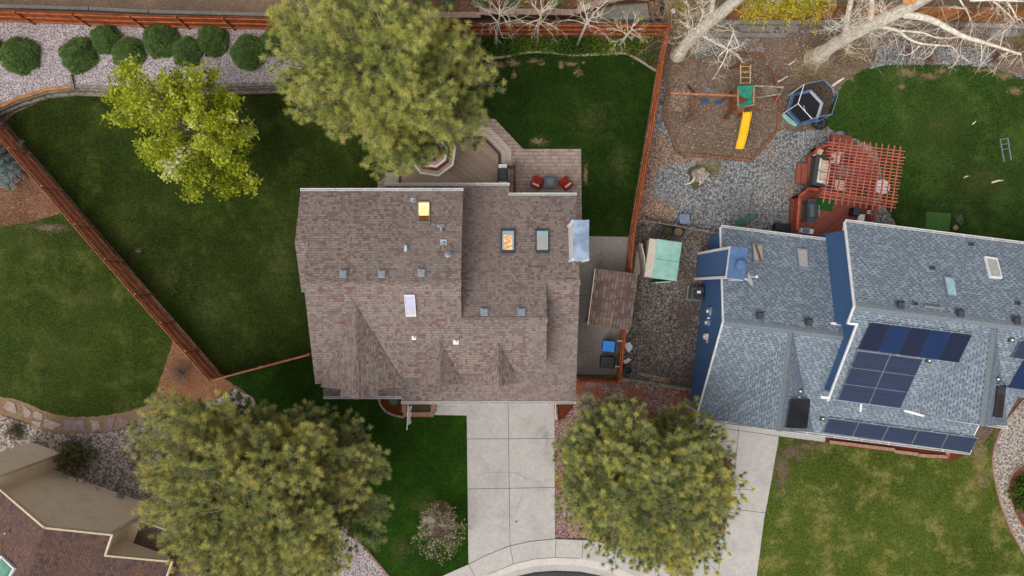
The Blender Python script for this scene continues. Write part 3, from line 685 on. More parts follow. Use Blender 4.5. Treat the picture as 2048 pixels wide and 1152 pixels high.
# ================================================================ FENCES
def fence(name, label, pts, h, side, mat, rmat, group, sec=2.4, pw=.14, seed=1, rails=(.3, .95, 1.62)):
    rd = random.Random(seed); root = thing(name, label, 'fence', pts[0], group=group)
    for a, b in zip(pts[:-1], pts[1:]):
        a = Vector(a); b = Vector(b); L = (b - a).xy.length; n = max(1, round(L / sec)); d = (b - a) / L; nrm = Vector((-d.y, d.x, 0)).normalized() * side
        for k in range(n + 1):
            p = a + d * (L * k / n) + nrm * .01
            if k < n or b is pts[-1] or True:
                if k == n and (tuple(b) != tuple(pts[-1])): continue
                MB().box((p.x, p.y, p.z + h / 2 - .03), (.10, .10, h - .02), math.atan2(d.y, d.x)).build('post', rmat, root)
            if k == n: continue
            s0 = L * k / n; s1 = L * (k + 1) / n; m = MB(); x = s0 + .004
            while x < s1 - .03:
                c = a + d * (x + pw / 2) - nrm * .06; hh = h + rd.uniform(-.02, .02); zb = a.z + (b.z - a.z) * (x / L)
                m.box((c.x, c.y, zb + .04 + hh / 2), (pw - .008, .02 + rd.uniform(0, .006), hh), math.atan2(d.y, d.x)); x += pw
            m.build('fence_panel', mat, root)
            for r in rails:
                p0 = a + d * (s0 + .06) + nrm * -.02; p1 = a + d * (s1 - .06) + nrm * -.02
                MB().beam((p0.x, p0.y, p0.z + r), (p1.x, p1.y, p1.z + r), .05, .085).build('rail', rmat, root)
    return root
gf = 'stained cedar yard fences'
fence('wood_fence', 'orange cedar fence behind the round shrubs on the gravel bed', [W(-40, 44, .7), W(290, 56.5, .7), W(560, 62, .7), W(770, 67, .7)], 1.83, -1, M['wood_fence'], M['wood_rail'], gf, 2.9)
fence('wood_fence', 'orange cedar fence behind the four bare aspens', [W(790, 72, 0), W(1324, 73, 0)], 1.83, -1, M['wood_fence'], M['wood_rail'], gf, 2.4, seed=2)
fence('wood_fence', 'long cedar fence between the back lawn and the play yard', [W(1325, 74, 0), W(1312, 144, 0), W(1298, 240, 0), W(1257, 472, 0), W(1243, 640, 0), W(1230, 755, 0)], 1.83, -1, M['wood_fence'], M['wood_rail'], gf, 2.4, seed=3)
fence('wood_fence', 'faded diagonal cedar fence beside the blue spruce', [W(-30, 210, 0), W(60, 308, 0), W(186, 454, 0), W(302, 588, 0), W(447, 752, 0)], 1.83, 1, M['wood_fence_left'], M['wood_rail_left'], gf, 2.4, seed=4)
fence('wood_fence', 'thin fence run joining the diagonal fence to the brown roofed house', [W(449, 752, 0), W(632, 704, 0)], 1.7, 1, M['wood_fence_left'], M['wood_rail_left'], gf, 2.4, seed=5)
fence('wood_fence', 'short cedar gate fence beside the black bin', [W(1152, 752, 0), W(1229, 757, 0)], 1.8, 1, M['wood_fence'], M['wood_rail'], gf, 2.3, seed=6)
# brown board fence at the top right
fence('board_fence', 'old brown board fence behind the leaning cottonwoods', [W(1440, 39, 0), W(1700, 41, 0), W(2100, 46, 0)], 1.9, -1, M['wood_old'], M['wood_old'], gf, 2.6, pw=.16, seed=7, rails=())
# low post and rail fence across the gravel
rt = thing('rail_fence', 'low weathered rail fence across the gravel beside the flower pots', 'fence', W(1283, 440))
MB().beam(W(1283, 440, .6), W(1440, 467, .6), .06, .12).build('rail', M['timber_grey'], rt)
MB().beam(W(1283, 440, .25), W(1440, 467, .25), .05, .12).build('rail', M['timber_grey'], rt)
for i in range(6):
    p = W(1283 + 31.4 * i, 440 + 5.4 * i, 0); MB().box((p.x, p.y, .35), (.09, .09, .7), R(-9)).build('post', M['timber_grey'], rt)
bl = MB()
for i in range(40):
    p = W(1286 + 1.9 * i, 440.5 + .327 * i, 0); bl.box((p.x, p.y, .38), (.035, .03, .6), R(-9))
bl.build('balusters', M['timber_brown'], rt)
# timber retaining wall of the gravel bed
rt = thing('timber_wall', 'weathered two tier timber retaining wall along the gravel bed', 'retaining wall', W(245, 178))
tw = [(-80, 250), (35, 198), (95, 179), (150, 173), (245, 177), (420, 172), (600, 167), (775, 161)]
for k, (dv, z, mt) in enumerate(((0, .64, 'timber_tan'), (5, .47, 'timber_grey'), (7, .30, 'timber_grey'), (15, .14, 'timber_grey'))):
    m = MB()
    for i, (a, b) in enumerate(zip(tw[:-1], tw[1:])):
        mm = 0 if (k or i > 2) else 1
        m.beam(W(a[0], a[1] + dv * .95, z), W(b[0], b[1] + dv, z + .012), .20, .185, mm)
    m.build('timber', [M['timber_grey'], M['timber_tan']], rt)
m = MB(); m.beam(W(141, 150, .82), W(148, 178, .72), .16, .16); m.build('timber', M['timber_grey'], rt)
# grey curb above the orange fence
m = MB()
for a, b in zip([(-60, 12), (180, 18), (300, 24), (560, 31)], [(178, 18), (298, 24), (560, 31), (775, 38)]): m.beam(W(*a, .1), W(*b, .1), .2, .22)
tag(m.build('garden_curb', M['concrete_grey']), 'grey concrete curb strip above the orange fence', 'curb')
# pink block wall
bw = [(770, 30), (962, 29)]; bw2 = [(958, 22), (1150, 24), (1200, 2), (1262, -10), (1310, -12)]
rt = thing('block_wall', 'pink concrete block retaining wall with a cap behind the drain', 'retaining wall', W(1080, 30))
def blocks(path, z0, z1, th, L, m, mi=0):
    for a, b in zip(path[:-1], path[1:]):
        p = W(*a, z1); q = W(*b, z1); n = max(1, int((q - p).length / L)); 
        for i in range(n):
            s = p.lerp(q, (i + .015) / n); e = p.lerp(q, (i + .985) / n); zc = (z0 + z1) / 2
            m.beam((s.x, s.y, zc), (e.x, e.y, zc), th, z1 - z0 - .006, mi)
m = MB(); blocks(bw, .68, .80, .34, .42, m); blocks(bw2, .80, .92, .34, .42, m); m.build('cap', M['block'], rt)
m = MB()
for r in range(4): blocks([(a, b + 1.5) for a, b in bw], .17 * r, .17 * (r + 1), .26, .45, m)
for r in range(5): blocks([(a, b + 2) for a, b in bw2], .16 * r, .16 * (r + 1), .26, .45, m)
m.build('courses', M['block_face'], rt)
rt = thing('stone_steps', 'stacked block edge beside the concrete pad', 'retaining wall', W(1308, 20))
m = MB(); blocks([(1302, 2), (1308, 40)], 0, .35, .3, .4, m); blocks([(1312, 0), (1318, 38)], 0, .2, .3, .4, m); m.build('courses', M['block_face'], rt)
m = MB(); m.tube([W(1322, -4, .1), W(1326, 10, .1), W(1322, 28, .1)], .09, 8); tag(m.build('drain_pipe', M['black']), 'black corrugated drain pipe beside the block edge', 'pipe')
tag(MB().box(W(1346, 23, .12), (.22, .26, .24), .2).build('utility_box', M['white'], bevel=.02), 'small white utility box in the weeds behind the corner fence', 'utility box')
for lab, ps in (('upper concrete drain strip below the brown board fence', [((1430, 45), (1600, 45)), ((1603, 45), (1840, 47)), ((1844, 47), (2110, 56))]), ('lower concrete edging strip across the mulch', [((1415, 70), (1570, 71)), ((1692, 69), (1830, 71)), ((1980, 69), (2100, 70))])):
    m = MB()
    for a, b in ps: m.beam(W(*a, .05), W(*b, .05), .26, .14)
    tag(m.build('concrete_strip', M['concrete_grey']), lab, 'edging')
for i, (x0, x1) in enumerate(((1476, 1552), (1556, 1598), (1645, 1690))):
    sheet('concrete_pad', [(x0, 51), (x1, 51), (x1 - 3, 63), (x0 + 4, 62)], 5, M['concrete_grey'], 1.5, 5, seed=i)
# curbs and timber edges
def edge_run(name, label, cat, path, z, wd, hh, mat, closed=False):
    m = MB(); pts = path + ([path[0]] if closed else [])
    for a, b in zip(pts[:-1], pts[1:]): m.beam(W(*a, z), W(*b, z), wd, hh)
    return tag(m.build(name, mat), label, cat)
edge_run('garden_edging', 'wavy pale concrete edging between the back lawn and aspen bed', 'edging', smooth_poly([(775, 128), (960, 116), (1005, 116), (1050, 104), (1105, 105), (1150, 112), (1240, 106), (1258, 108), (1312, 142)], 2), .04, .13, .12, M['curb'])
edge_run('timber_edging', 'brown timber border around the play area', 'edging', [(1549, 154), (1560, 190), (1555, 260), (1503, 321), (1357, 308), (1326, 233), (1337, 169)], .06, .17, .15, M['timber_brown'])
edge_run('timber_edging', 'half buried timber edging left of the dead branch', 'edging', [(1360, 140), (1384, 119)], .04, .15, .10, M['timber_brown'])
edge_run('timber_edging', 'half buried timber edging above the yellow ladder', 'edging', [(1457, 101), (1520, 108), (1532, 121)], .05, .16, .12, M['timber_brown'])
edge_run('timber_edging', 'half buried timber edging beside the scattered driftwood', 'edging', [(1536, 130), (1549, 154)], .04, .15, .10, M['timber_brown'])
edge_run('timber_edging', 'long weathered timber at the south end of the side yard', 'edging', [(1242, 758), (1300, 766), (1330, 771), (1398, 783)], .1, .2, .2, M['timber_grey'])
edge_run('garden_edging', 'brown edging curving along the front pine bed', 'edging', [(505, 795), (545, 872), (640, 990), (745, 1113), (790, 1165)], .03, .1, .09, M['timber_brown'])
edge_run('garden_edging', 'thin brick coloured edging around the tan gravel path', 'edging', smooth_poly([(2046, 800), (2004, 850), (1984, 905), (1987, 955), (2010, 1040), (2060, 1130)], 1), .03, .08, .08, M['brick_edge'])
edge_run('garden_edging', 'thin edging around the mulch island at the right border', 'edging', smooth_poly([(2090, 916), (2060, 922), (2030, 938), (2015, 965), (2018, 992), (2034, 1040), (2060, 1070)], 1), .04, .08, .08, M['brick_edge'])
m = MB(); blocks([(1660, 884), (1790, 900)], 0, .16, .2, .32, m); blocks([(1790, 903), (1838, 909)], 0, .16, .2, .32, m); blocks([(1838, 911), (1897, 914)], 0, .16, .2, .32, m); blocks([(1896, 913), (1896, 905)], 0, .16, .2, .3, m)
tag(m.build('brick_edging', M['brick_edge']), 'pink brick edging of the flower bed below the solar row', 'edging')
m = MB(); rd = random.Random(4)
for i, (u, v) in enumerate(smooth_poly([(757, 790), (759, 806), (768, 820), (785, 830), (806, 834)], 2)):
    p = W(u, v, .06); m.box(p, (.17, .12, .14), rd.uniform(0, 3))
tag(m.build('stone_edging', M['stone'], bevel=.03), 'pale rounded stone edging of the red mulch bed', 'edging')
m = MB(); blocks([(1111, 806), (1113, 842)], 0, .16, .2, .3, m); tag(m.build('brick_edging', M['brick_edge']), 'red brick edging beside the garage corner', 'edging')
# flagstones
fs = [('pale five sided flagstone nearest the left border', [(15, 110), (50, 65), (90, 80), (105, 145), (60, 135)], 0), ('narrow leaning flagstone, second from the left border', [(140, 100), (150, 95), (198, 140), (175, 175), (150, 170)], 0),
      ('small flagstone in the bend of the path, above a smaller one', [(205, 140), (230, 132), (265, 150), (260, 188), (205, 170)], 0), ('smallest flagstone tucked on the lower edge of the bend', [(190, 190), (258, 195), (250, 230), (215, 225)], 0),
      ('pointed triangular flagstone left of the largest purple one', [(275, 185), (285, 178), (385, 215), (320, 248), (272, 230)], 0), ('largest purple grey flagstone in the middle of the path', [(390, 205), (410, 185), (520, 185), (535, 250), (400, 250)], 1),
      ('upright rectangular flagstone right of the largest one', [(560, 185), (610, 190), (622, 240), (570, 260)], 0), ('slanted strip shaped flagstone on the dirt path', [(665, 175), (718, 165), (690, 255), (640, 262)], 1),
      ('triangular flagstone with its point facing right', [(738, 165), (810, 195), (735, 250)], 1), ('large pointed flagstone beside the pine branches', [(830, 205), (880, 150), (940, 180), (945, 205), (840, 232)], 1)]
for lab, pl, k in fs:
    o = MB().prism([W(u / 3.097, 780 + v / 3.097, .07)[:2] for u, v in pl], .0, .07).build('flagstone', M['stone_b' if k else 'stone'], bevel=.02); tag(o, lab, 'flagstone', 'flagstones of the garden path')

# worn and pale patches in the lawns
PT = [m_patch('dry grass patch', (148, 124, 96), (112, 104, 66), .42), m_patch('pale grass patch', (66, 76, 34), (84, 92, 48), .75), m_patch('bare earth patch', (128, 108, 92), (98, 88, 62), .45)]
for nm, k, lst in (('dry_patch', 0, [(992, 131, 30, 11), (1026, 126, 20, 10), (988, 149, 24, 9), (1028, 148, 8, 14), (1068, 123, 24, 7), (1122, 130, 8, 10), (1138, 128, 18, 6), (1157, 144, 13, 13), (1166, 125, 6, 4), (1082, 128, 8, 4), (1078, 283, 22, 13), (1172, 345, 7, 26), (1815, 146, 34, 13), (1975, 140, 40, 8), (2012, 150, 26, 14), (1702, 158, 12, 8), (1860, 152, 30, 8), (1885, 142, 26, 7), (2030, 182, 20, 12), (1803, 172, 12, 8), (1955, 905, 26, 34), (1960, 960, 20, 26)]),
        ('pale_patch', 1, [(310, 205, 60, 60), (560, 520, 60, 150), (480, 250, 60, 70), (600, 240, 50, 50), (250, 470, 60, 60), (420, 620, 70, 80), (330, 560, 50, 60), (60, 480, 90, 40), (180, 600, 60, 60), (120, 700, 70, 60), (1180, 240, 60, 50), (1240, 330, 40, 60), (850, 1010, 50, 40), (800, 1100, 40, 40), (1880, 250, 90, 60), (1960, 360, 80, 60)]),
        ('bare_patch', 2, [(1562, 940, 22, 60), (1585, 905, 34, 24), (1620, 893, 60, 12), (276, 410 + 92, 8, 5), (95, 455, 60, 12)])):
    for u, v, ru, rv in lst:
        p = W(u, v, .062 + SHEETS[0] * .00008); SHEETS[0] += 1; n = 28; me = bpy.data.meshes.new(nm); me.from_pydata([(math.cos(6.2832 * i / n) * 1.3, math.sin(6.2832 * i / n) * 1.3, 0) for i in range(n)], [], [tuple(range(n))]); me.materials.append(PT[k])
        o = bpy.data.objects.new(nm, me); COL.objects.link(o); o.location = p; o.scale = (ru * K, rv * K, 1); o['kind'] = 'structure'

ST = m_patch('tyre and water stain', (150, 146, 143), (160, 156, 152), 1.1)
for u, v, ru, rv in ((1092, 872, 16, 40), (1200, 520, 20, 40), (1180, 690, 20, 40)):
    p = W(u, v, .105 + SHEETS[0] * .00008); SHEETS[0] += 1; n = 24; me = bpy.data.meshes.new('stain'); me.from_pydata([(math.cos(6.2832 * i / n) * 1.3, math.sin(6.2832 * i / n) * 1.3, 0) for i in range(n)], [], [tuple(range(n))]); me.materials.append(ST)
    o = bpy.data.objects.new('stain', me); COL.objects.link(o); o.location = p; o.scale = (ru * K, rv * K, 1); o['kind'] = 'structure'
m = MB()
for path in ([(958, 950), (975, 944), (1000, 945), (1020, 944), (1034, 946), (1044, 953), (1054, 958)], [(1022, 1036), (1034, 1020), (1040, 1000), (1046, 986)]):
    P = smooth_poly(path, 2)
    for a, b in zip(P[:-1], P[1:]):
        p = W(*a, .118); q = W(*b, .118); dd = (q - p).normalized(); s = Vector((-dd.y, dd.x, 0)) * .005; m.flat([p - s, q - s, q + s, p + s])
o = m.build('crack', M['joint'], fix=False); o['kind'] = 'structure'

# ================================================================ BROWN ROOFED HOUSE
house = thing('brown_house', 'central house with a blended brown shingle roof and white gutters', 'house', (-3.4, -.6, 0))
N1 = lambda x, y: 5.5 + .332 * (5.04 - y)
S1 = lambda x, y: 7.1 - .38 * (.22 - y)
N2 = lambda x, y: 3.8 + .39 * (5.04 - y)
S2 = lambda x, y: 5.65 - .352 * (.3 - y)
SE = lambda x, y: 6.41 - .43 * (2.30 - y)
def on(fn, pts): return [(x, y, fn(x, y)) for x, y in pts]
XL, XM, XR = -10.99, -10.34, -2.55
rb = [M['roof_brown'], M['siding']]
MB().slab(on(N1, [(XL, 5.04), (XR, 5.04), (XR, .22), (XM, .22), (XM, 2.30), (XL, 2.30)]), .16, 0, 1).slab(on(S1, [(XM, .22), (XR, .22), (XR, -1.62), (1.77, -1.62), (1.77, -4.4), (-2.6, -4.5), (XM, -5.05)]), .16, 0, 1).slab(on(SE, [(XL, 2.30), (XM + .4, 2.30), (XM + .4, -.23), (XL, -.23)]), .16, 0, 1).build('roof', rb, house)
MB().slab(on(N2, [(XR - .25, -1.62), (1.77, -1.62), (1.77, .3), (3.5, .3), (3.5, 5.04), (-.16, 5.04), (-.16, 5.61), (-7.0, 5.61), (-7.0, 4.7), (XR - .25, 4.7)]), .15, 0, 1).build('roof', rb, house)
MB().slab(on(S2, [(1.72, .3), (3.5, .3), (3.5, -6.25), (-6.1, -6.25), (-6.1, -5.95), (-10.35, -5.95), (-10.35, -4.3), (1.72, -3.8)]), .15, 0, 1).build('roof', rb, house)
# ridge caps
def cap(p, q, wd, mat, par, sl=.33, z=.035):
    p = Vector(p); q = Vector(q); d = (q - p).xy.to_3d().normalized(); s = Vector((-d.y, d.x, 0)) * wd; dz = Vector((0, 0, wd * sl)); up = Vector((0, 0, z)); n = max(2, int((q - p).length / .16)); m = MB()
    for i in range(n):
        a = p.lerp(q, i / n) + up * .6; b = p.lerp(q, (i + 1.25) / n) + up
        m.add([a + s - dz, b + s - dz, b, a, a - s - dz, b - s - dz], [(0, 1, 2, 3), (3, 2, 5, 4)])
    return m.build('ridge_cap', mat, par, fix=False)
cap((XM, .22, 7.1), (XR, .22, 7.1), .16, M['roof_brown'], house); cap((XR, -1.62, 6.4), (1.77, -1.62, 6.4), .16, M['roof_brown'], house)
cap((1.80, .3, 5.65), (3.5, .3, 5.65), .16, M['roof_brown'], house); cap((XL, 2.30, 6.41), (XM - .02, 2.30, 6.41), .16, M['roof_brown'], house)
# front gables
def gable(xc, hw, zr, ya, yf, zf_fn, name='gable_roof', ext=0, exw=0):
    m = MB(); sl = .71; ze = zr - sl * hw; ye = .22 - (7.1 - ze) / .38
    for s in (-1, 1):
        m.slab([(xc, ya, zr + .03), (xc, yf, zr + .03), (xc + s * hw, yf, ze + .03), (xc + s * hw, min(ye, yf + .02), ze + .03)], .12, 0, 1)
        if ext: m.slab([(xc, yf - .002, zr + .02), (xc, yf - ext, zr + .02), (xc + s * exw, yf - ext, zr - sl * exw + .02), (xc + s * exw, yf - .002, zr - sl * exw + .02)], .12, 0, 1)
    g = m.build(name, rb, house)
    cap((xc, ya - .1, zr + .03), (xc, yf - ext, zr + .03), .15, M['roof_brown'], house, .7)
    MB().exy(yf + .25, yf + .9, [(xc - hw + .25, ze - .1 + .25 * sl - .05), (xc, zr - .18), (xc + hw - .25, ze - .1 + .25 * sl - .05)]).build('gable_wall', M['siding'], house)
gable(W(712, 611, 6.68).x, 2.24, 6.68, .22 - (7.1 - 6.68) / .38, -5.2, S1, ext=.34, exw=.95)
gable(W(881, 686, 5.95).x, 1.14, 5.95, .22 - (7.1 - 5.95) / .38, -5.0, S1)
gable(W(998, 689, 5.93).x, 1.05, 5.93, .22 - (7.1 - 5.93) / .38, -5.0, S1)
# walls
m = MB()
m.exx(XM + .35, XR - .35, [(4.6, 0), (4.6, 5.4), (.22, 6.85), (-4.4, 5.1), (-4.4, 0)])
m.exx(XL + .3, XM + .35, [(4.58, 0), (4.58, 5.35), (2.30, 6.15), (0.1, 5.2), (0.1, 0)])
m.exx(XR - .35, 1.5, [(4.59, 0), (4.59, 3.75), (-1.62, 6.15), (-3.9, 5.3), (-3.9, 0)])
m.exx(1.5, 3.2, [(4.57, 0), (4.57, 3.75), (.3, 5.4), (-5.8, 3.25), (-5.8, 0)])
m.exx(-5.8, 1.5, [(-3.9, 0), (-3.9, 3.85), (-5.8, 3.25), (-5.8, 0)])
m.exx(-10.05, -5.8, [(-4.4, 0), (-4.4, 3.7), (-5.6, 3.3), (-5.6, 0)])
m.exx(-6.7, -.45, [(4.6, 0), (4.6, 3.75), (5.2, 3.5), (5.2, 0)])
m.build('wall', M['siding'], house)
def garage(par, p, q, z, mat, n=4):
    d = (Vector(q) - Vector(p)); m = MB()
    for i in range(n): m.beam((p[0], p[1], .35 + i * z / n), (q[0], q[1], .35 + i * z / n), .05, z / n - .03)
    return m.build('garage_door', mat, par)
garage(house, (-2.5, -5.83), (2.4, -5.83), 2.2, M['white'])
MB().box((-4.2, -5.83, 1.1), (1.0, .06, 2.1)).build('door', M['maroon'], house)
for x, y, z, wx in ((-8.2, -5.63, 1.7, 1.8), (-8.2, 4.64, 4.0, 1.6), (-4.6, 4.64, 4.4, 1.4), (-3.0, 5.23, 1.5, 2.0)):
    f = MB().box((x, y, z), (wx, .07, 1.2)).build('window', M['white'], house); MB().box((x, y + (.03 if y > 0 else -.03), z), (wx - .14, .05, 1.06)).build('pane', M['glass_cyan'], f)
# gutters
def gut(p, q, par, mat=None, wd=.115, lip=True):
    m = MB(); p = Vector(p); q = Vector(q); d = (q - p).normalized(); s = Vector((-d.y, d.x, 0))
    m.beam(p + s * wd / 2, q + s * wd / 2, .02, .11); m.beam(p - s * wd / 2, q - s * wd / 2, .02, .11); m.beam(p - Vector((0, 0, .045)), q - Vector((0, 0, .045)), wd, .015, 1)
    L = (q - p).length; n = max(1, int(L / 1.45))
    for i in range(n + 1):
        c = p.lerp(q, min(1, max(0, i / n))); m.beam(c + s * wd * .55 + Vector((0, 0, .05)), c - s * wd * .55 + Vector((0, 0, .05)), .035, .02)
    for c in (p, q): m.beam(c + s * wd / 2, c - s * wd / 2, .02, .11)
    return m.build('gutter', [mat or M['white'], M['shade']], par)
gut((XL, 5.12, 5.43), (XR, 5.12, 5.43), house); gut((-7.0, 5.69, 3.53), (-.16, 5.69, 3.53), house); gut((-.16, 5.12, 3.74), (3.5, 5.12, 3.74), house)
gut((-6.1, -6.33, 3.28), (3.5, -6.33, 3.28), house, M['gutter']); gut((-10.35, -6.03, 3.38), (-6.12, -6.03, 3.38), house, M['gutter'])
# skylights
def skylight(par, quad, fn, fm, gm, h=.12, fr=.16, label=None, extra=None):
    P = [WP(u, v, fn) for u, v in quad]; c = sum(P, Vector()) / 4; n = (P[1] - P[0]).cross(P[3] - P[0]).normalized(); n = n if n.z > 0 else -n
    root_m = MB()
    Q = [p.lerp(c, fr) for p in P]
    for i in range(4):
        j = (i + 1) % 4; root_m.hexa([P[i] - n * .02, P[j] - n * .02, Q[j] - n * .02, Q[i] - n * .02, P[i] + n * h, P[j] + n * h, Q[j] + n * h, Q[i] + n * h])
    o = root_m.build('skylight', fm, par, label=label)
    MB().hexa([p - n * .01 for p in Q] + [p + n * (h - .03) for p in Q]).build('pane', gm, o)
    if extra:
        for kind, a0, a1, b0, b1, mt, hh in extra:
            B = lambda s, t: (Q[0].lerp(Q[1], s)).lerp(Q[3].lerp(Q[2], s), t)
            E = [B(a0, b0), B(a1, b0), B(a1, b1), B(a0, b1)]
            MB().hexa([e + n * (h - .028) for e in E] + [e + n * (h - .028 + hh) for e in E]).build(kind, mt, o)
    return o
q4 = lambda x0, y0, x1, y1: [(x0, y0), (x1, y0), (x1, y1), (x0, y1)]
brn = m_wood('varnished shaft', (122, 76, 30), .25)
skylight(house, q4(836, 404, 860, 447), N1, M['vent'], M['glow'], .10, .12, 'open skylight onto a warmly lit room', [('shaft', 0, 1, .68, 1, brn, .006)])
skylight(house, [(809, 588), (830, 588), (833, 631), (812, 631)], S1, M['gutter'], M['glass_lav'], .14, .12, 'skylight with a lavender blind', [('blind', .1, 1, .93, 1, M['cream'], .008)])
skylight(house, q4(1002, 460, 1030, 506), N2, M['dark'], M['glass_cyan'], .14, .16, 'skylight glowing orange inside', [('blind', .14, .86, .2, .97, M['glow_dim'], .008)])
skylight(house, q4(1071, 460, 1098, 506), N2, M['dark'], M['glass_cyan'], .14, .16, 'skylight with a grey shade', [('blind', .14, .86, .2, .97, M['shade'], .008)])
def boxvent(par, u, v, fn, s, mat, rz=0):
    p = WP(u, v, fn); z0 = p.z
    m = MB(); a = s / 2; i0 = 0
    m.hexa([(-a, -a, -.22), (a, -a, -.22), (a, a, -.22), (-a, a, -.22), (-a * .92, -a * .95, .20), (a * .92, -a * .95, .20), (a * .92, a * .95, .17), (-a * .92, a * .95, .17)])
    m.box((0, 0, .02), (s * 1.25, s * 1.25, .03)); m.box((0, -a * .9, .21), (s * 1.0, s * .25, .02))
    m.xf(Matrix.Translation(p) @ Matrix.Rotation(rz, 4, 'Z')); return m.build('roof_vent', mat, par)
for u, v in ((688, 548), (765, 548), (844, 546)): boxvent(house, u, v, N1, .34, M['vent'])
for u, v in ((969, 624), (1043, 624)): boxvent(house, u, v, N2, .34, M['vent'])
def pipe(par, u, v, fn, r, h, mat, fl=.16, cone=True, name='vent_pipe'):
    p = WP(u, v, fn); m = MB(); m.box((p.x, p.y, p.z + .01), (fl * 2, fl * 2.2, .04)); m.cyl((p.x, p.y, p.z - .1), r, r, h + .1, 12)
    if cone: m.tube([(p.x, p.y, p.z), (p.x, p.y, p.z + .12)], [fl * .8, r * 1.05], 14)
    return m.build(name, mat, par)
p = WP(897, 511, N1); MB().lathe((p.x, p.y, p.z - .06), [(.24, 0), (.23, .06), (.09, .10), (.085, .40), (.14, .42), (.14, .47), (.04, .51)], 18).build('flue', M['vent'], house, smooth=False)
pipe(house, 826, 401, N1, .045, .22, M['steel'], .12); pipe(house, 887, 486, N1, .045, .25, M['steel'], .16)
p = WP(882, 456, N1); m = MB(); m.box((p.x, p.y + .09, p.z + .06), (.36, .16, .08)); m.box((p.x + .02, p.y - .07, p.z + .09), (.13, .22, .14)); m.build('exhaust_hood', M['vent'], house)
p = WP(812, 497, N1); MB().box((p.x, p.y, p.z + .07), (.15, .3, .16)).build('exhaust_hood', M['steel'], house)
pipe(house, 828, 675, S1, .045, .2, M['white'], .11); pipe(house, 912, 683, S1, .045, .2, M['white'], .14)
# white chimney chase
m = MB(); m.box((3.365, 2.35, 3.8), (.73, 1.88, 7.6)); ch = m.build('chimney', M['white'], house)
m = MB(); m.box((3.365, 2.35, 7.63), (.79, 1.94, .06)); m.box((3.365, 2.35, 7.665), (.70, 1.85, .012)); m.build('cap', M['cap_sky_blue'], ch)
m = MB()
for x in (3.0, 3.73):
    for y in (1.41, 3.29): m.box((x, y, 3.75), (.12, .12, 7.4))
m.build('corner_trim', M['white'], ch)
# flagpoles with hanging flags off the front eave
flag_w = m_plain('white cloth', (220, 216, 214), .9, .06)
def flagpole(lab, u0, v0, u1, v1, stripes):
    a = W(u0, v0, 2.9); b = W(u1, v1, 3.15); a.y += .5; t = thing('flagpole', lab, 'flag', a)
    MB().tube([a, b], .022, 8).build('pole', M['white'], t); MB().cyl((b.x, b.y - .01, b.z - .03), .035, .035, .06, 10).build('finial', M['white'], t)
    m = MB(); n = 9
    for i in range(n):
        x0 = .38 + .52 * i / n; x1 = .38 + .52 * (i + 1) / n; p = a.lerp(b, x0); q = a.lerp(b, x1); dx = .03 * math.sin(i * 1.7)
        dy = .05 * math.sin(i * 1.1); e = Vector((.10 + dx, 0, -.62)); f = Vector((.10 + .03 * math.sin((i + 1) * 1.7), 0, -.62))
        m.add([p, q, q + f, p + e, p + Vector((.012, 0, 0)), q + Vector((.012, 0, 0)), q + f + Vector((.012, 0, 0)), p + e + Vector((.012, 0, 0))], [(0, 1, 2, 3), (7, 6, 5, 4), (0, 4, 5, 1), (2, 6, 7, 3), (0, 3, 7, 4), (1, 5, 6, 2)], 1 if stripes and i % 2 else 0)
    m.build('flag', [flag_w, M['red_cloth']], t)
flagpole('white flag on a thin pole above the planter', 817, 806, 814, 858, False)
flagpole('red and white striped flag on a pole by the garage corner', 1111, 800, 1112, 836, True)
# planter, green lid
rt = thing('brick_planter', 'square pink brick planter with dark soil below the eave', 'planter', W(836, 815))
m = MB(); blocks([(806, 829), (867, 829)], 0, .42, .28, .34, m); blocks([(808, 795), (808, 825)], 0, .42, .28, .34, m); blocks([(866, 795), (866, 825)], 0, .42, .28, .34, m); m.build('wall', M['brick_edge'], rt)
a = W(812, 824); b = W(862, 790); MB().box(((a.x + b.x) / 2, (a.y + b.y) / 2, .17), (b.x - a.x, b.y - a.y, .30)).build('soil', M['soil_dark'], rt)
p = W(788, 800); m = MB().lathe((p.x, p.y, .03), [(.29, 0), (.29, .10), (.26, .13), (.24, .12), (.22, .135), (.05, .15)], 24)
tag(m.build('well_lid', m_plain('sage lid', (74, 98, 84), .7, .1)), 'round sage green lid in the red mulch bed', 'lid')

# ================================================================ SLATE BLUE HOUSE
TH = R(7.15); BO = Vector((11.12, -1.76, 0))
bh = thing('blue_house', 'blue sided house with a slate blue shingle roof and solar panels', 'house', BO, -TH)
RB = Matrix.Translation(BO) @ Matrix.Rotation(-TH, 4, 'Z'); RBi = RB.inverted()
def loc(u, v, fn):          # pixel -> local point on a roof plane given in local coordinates
    z = 3.0
    for _ in range(30):
        q = RBi @ W(u, v, z); z = fn(q.x, q.y)
    return RBi @ W(u, v, z)
AB = lambda a, b: 5.2 - .5 * b
AF = lambda a, b: 5.2 + .468 * b
BB = lambda a, b: 7.12 - .48 * (b - 1.6)
BF = lambda a, b: 7.12 - .48 * (1.6 - b)
rbl = [M['roof_blue'], M['white']]
def lb(m, name, mats, par=None, **k): return m.build(name, mats, par or bh, local=True, **k)
lb(MB().slab(on(AB, [(0, 0), (6.5, 0), (6.5, 5.2), (0, 5.2)]), .14, 0, 1).slab(on(AF, [(0, 0), (7, 0), (7, -3.0), (15.2, -3.0), (15.2, -4.5), (15.46, -5.6), (0, -5.6)]), .14, 0, 1), 'roof', rbl)
